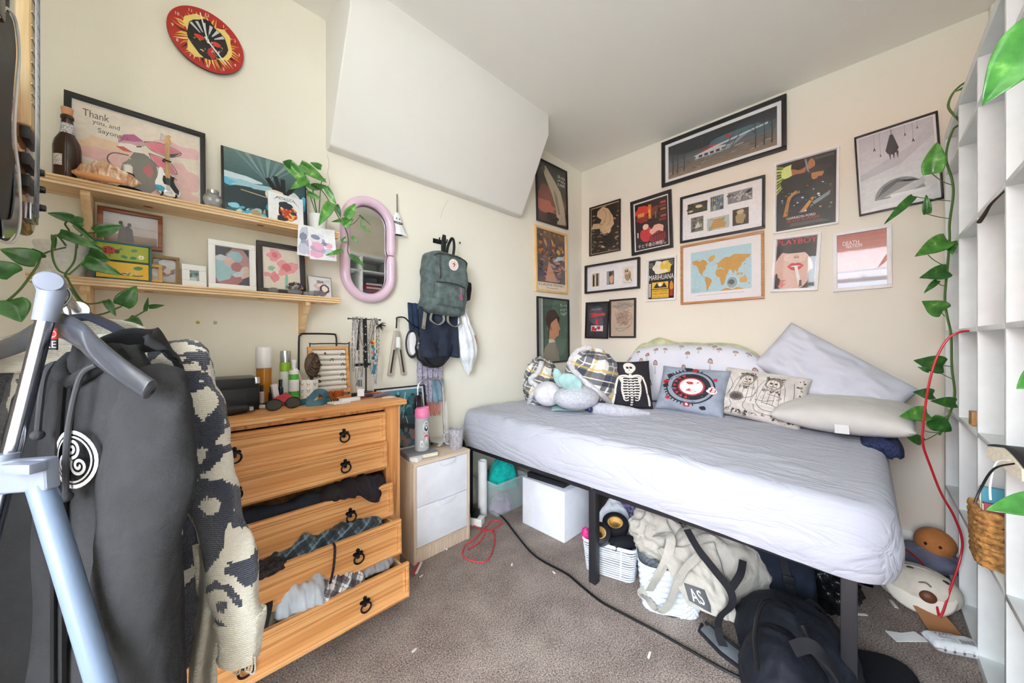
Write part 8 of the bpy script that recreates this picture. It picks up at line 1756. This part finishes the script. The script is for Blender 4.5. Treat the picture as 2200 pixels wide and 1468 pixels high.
# seagrass basket with books
sb = thing('seagrass_basket', 'brown plaited seagrass basket on a bookcase shelf', 'basket', (1.835, -.318, .4165))
M_sg = mat('seagrass', (176, 128, 72), .8, bmp=(160, .9, .005), var=(60, .25))
for i in range(9):
    k = .94+.06*i/8; MB().tube([(.075*k*abs(math.cos(a))**.4*math.copysign(1, math.cos(a))+.0015*math.sin(a*14+i*3), .075*k*abs(math.sin(a))**.4*math.copysign(1, math.sin(a)), .01+i*.0185+.003*math.sin(a*14+i*PI)) for a in [q_/48*2*PI for q_ in range(48)]], .0115, 8, True).build('plait_course', M_sg, sb)
MB().bb((-.07, -.07, .001), (.07, .07, .008)).build('base', M_sg, sb)
for nm, x, c, h, lb in (('teal_book', .0, (52, 150, 176), .215, 'teal paperback standing in the seagrass basket'), ('crimson_book', -.035, (150, 34, 60), .175, 'crimson paperback at the front of the seagrass basket'), ('cream_book', .035, (222, 190, 140), .16, 'cream-edged paperback beside the teal one in the basket')):
    t = thing(nm, lb, 'book', (1.835+x, -.315, .426), (0, math.radians(5), 0)); MB().bb((-.011, -.06, 0), (.011, .058, h)).build('cover', mat('c_'+nm, c, .5), t, bevel=.001); MB().bb((-.009, .0582, .003), (.009, .0605, h-.003)).build('pages', mat('page_edges', None), t)
nb = thing('black_notebook', 'open black notebook with ribbon hanging over a bookcase shelf', 'book', (1.455, -.305, .7925), (0, math.radians(-4), math.radians(8)))
MB().grid(10, 10, lambda u, v: (-.09+.18*u, -.07+.14*v, .030+.022*math.sin(u*PI))).build('cover', mat('black_leatherette', (36, 36, 40), .5), nb, solid=.003); MB().prism([(-.085, .002), (.085, .002), (.08, .028), (0, .050), (-.08, .028)], -.07, .072, 'xz').build('pages', mat('page_edges', None), nb); MB().tube(smoothpath([(-.05, .072, .03), (-.08, .11, .02), (-.12, .14, -.02), (-.13, .15, -.05)], 5), .0022, 6).build('ribbon', M_iron, nb); MB().tube(smoothpath([(-.03, .072, .03), (-.06, .10, .03), (-.10, .12, -.01), (-.12, .125, -.04)], 5), .002, 6).build('white_ribbon', M_fwhite, nb)
flat('wooden_block', 'small brown wooden block on a bookcase shelf', 'block', (2.13, -.292, .7925), (.05, .04, .05), (180, 128, 70), (0, 0, 0), .003)
tag(MB().tube(smoothpath([(1.64, -.268, 1.512), (1.75, -.262, 1.508), (1.85, -.264, 1.500), (1.93, -.266, 1.498)], 5), [.002+.0003*i for i in range(16)], 7).build('dried_twig', mat('twig_brown', (66, 50, 40), .9)), 'dark dried twig resting on a bookcase shelf edge', 'twig')
t = thing('spiral_notebook', 'black spiral notebook leaning in the lowest bookcase cell', 'book', (2.35, -.285, .036), (0, math.radians(4), 0)); MB().bb((0, -.12, 0), (.012, .0, .21)).build('cover', M_gblk, t, bevel=.001); MB().tube([(.006+.009*math.cos(i*1.2), .004+.006*math.sin(i*1.2), .01+i*.0032) for i in range(60)], .0016, 5).build('spiral_binding', M_iron, t)
# board games, books and vases inside the bookcase (seen in the mirror)
cols_ = [(196, 40, 44), (40, 44, 60), (214, 60, 50), (60, 130, 170), (150, 44, 60), (224, 220, 212), (90, 60, 120), (40, 120, 90), (220, 160, 60)]; r_ = random.Random(8)
wd = ('red', 'navy', 'scarlet', 'blue', 'maroon', 'white', 'purple', 'green', 'amber')
for cx, z0, n_ in ((1.80, 1.537, 6), (1.45, 1.152, 4), (1.80, 1.152, 5)):
    z = z0
    for i in range(n_):
        h = r_.uniform(.038, .05); k = r_.randrange(9); W = r_.uniform(.24, .28)
        t = thing('game_box', '%s boxed game, %s in a stack inside the bookcase (%s shelf, %s cell)' % (wd[k], ('bottom', 'second', 'third', 'fourth', 'fifth', 'sixth')[i], 'upper' if z0 > 1.5 else 'middle', 'inner' if cx > 1.6 else 'outer'), 'game box', (cx, -.45, z), (0, 0, r_.uniform(-.04, .04)), 'boxed games in the bookcase')
        MB().bb((-W/2, -.12, 0), (W/2, .12, h-.001)).build('box', mat('game_%d' % k, cols_[k], .4), t, bevel=.002); MB().bb((-W/2*.7, .1202, h*.25), (W/2*.7, .1206, h*.75)).build('title_strip', mat('strip_%d' % (k % 2), ((236, 232, 226), (200, 60, 60))[k % 2], .5), t, smooth=0); z += h
lathething('glass_vase', 'clear bottle vase inside the bookcase', 'vase', (1.42, -.42, 1.537), [('vase_body', [(.001, 0), (.04, 0), (.045, .05), (.018, .11), (.014, .16), (.001, .16)], M_clear), ('stopper', [(.012, .16), (.02, .19), (.001, .2)], M_iron)])
lathething('toy_figure', 'small brown and white figurine inside the bookcase', 'figurine', (1.33, -.36, 1.537), [('figure_body', [(.001, 0), (.022, 0), (.026, .03), (.015, .05), (.001, .05)], mat('fig_w', (230, 224, 214), .5)), ('figure_head', [(.001, .048), (.018, .052), (.022, .068), (.012, .085), (.001, .088)], mat('fig_b', (150, 110, 70), .6))])
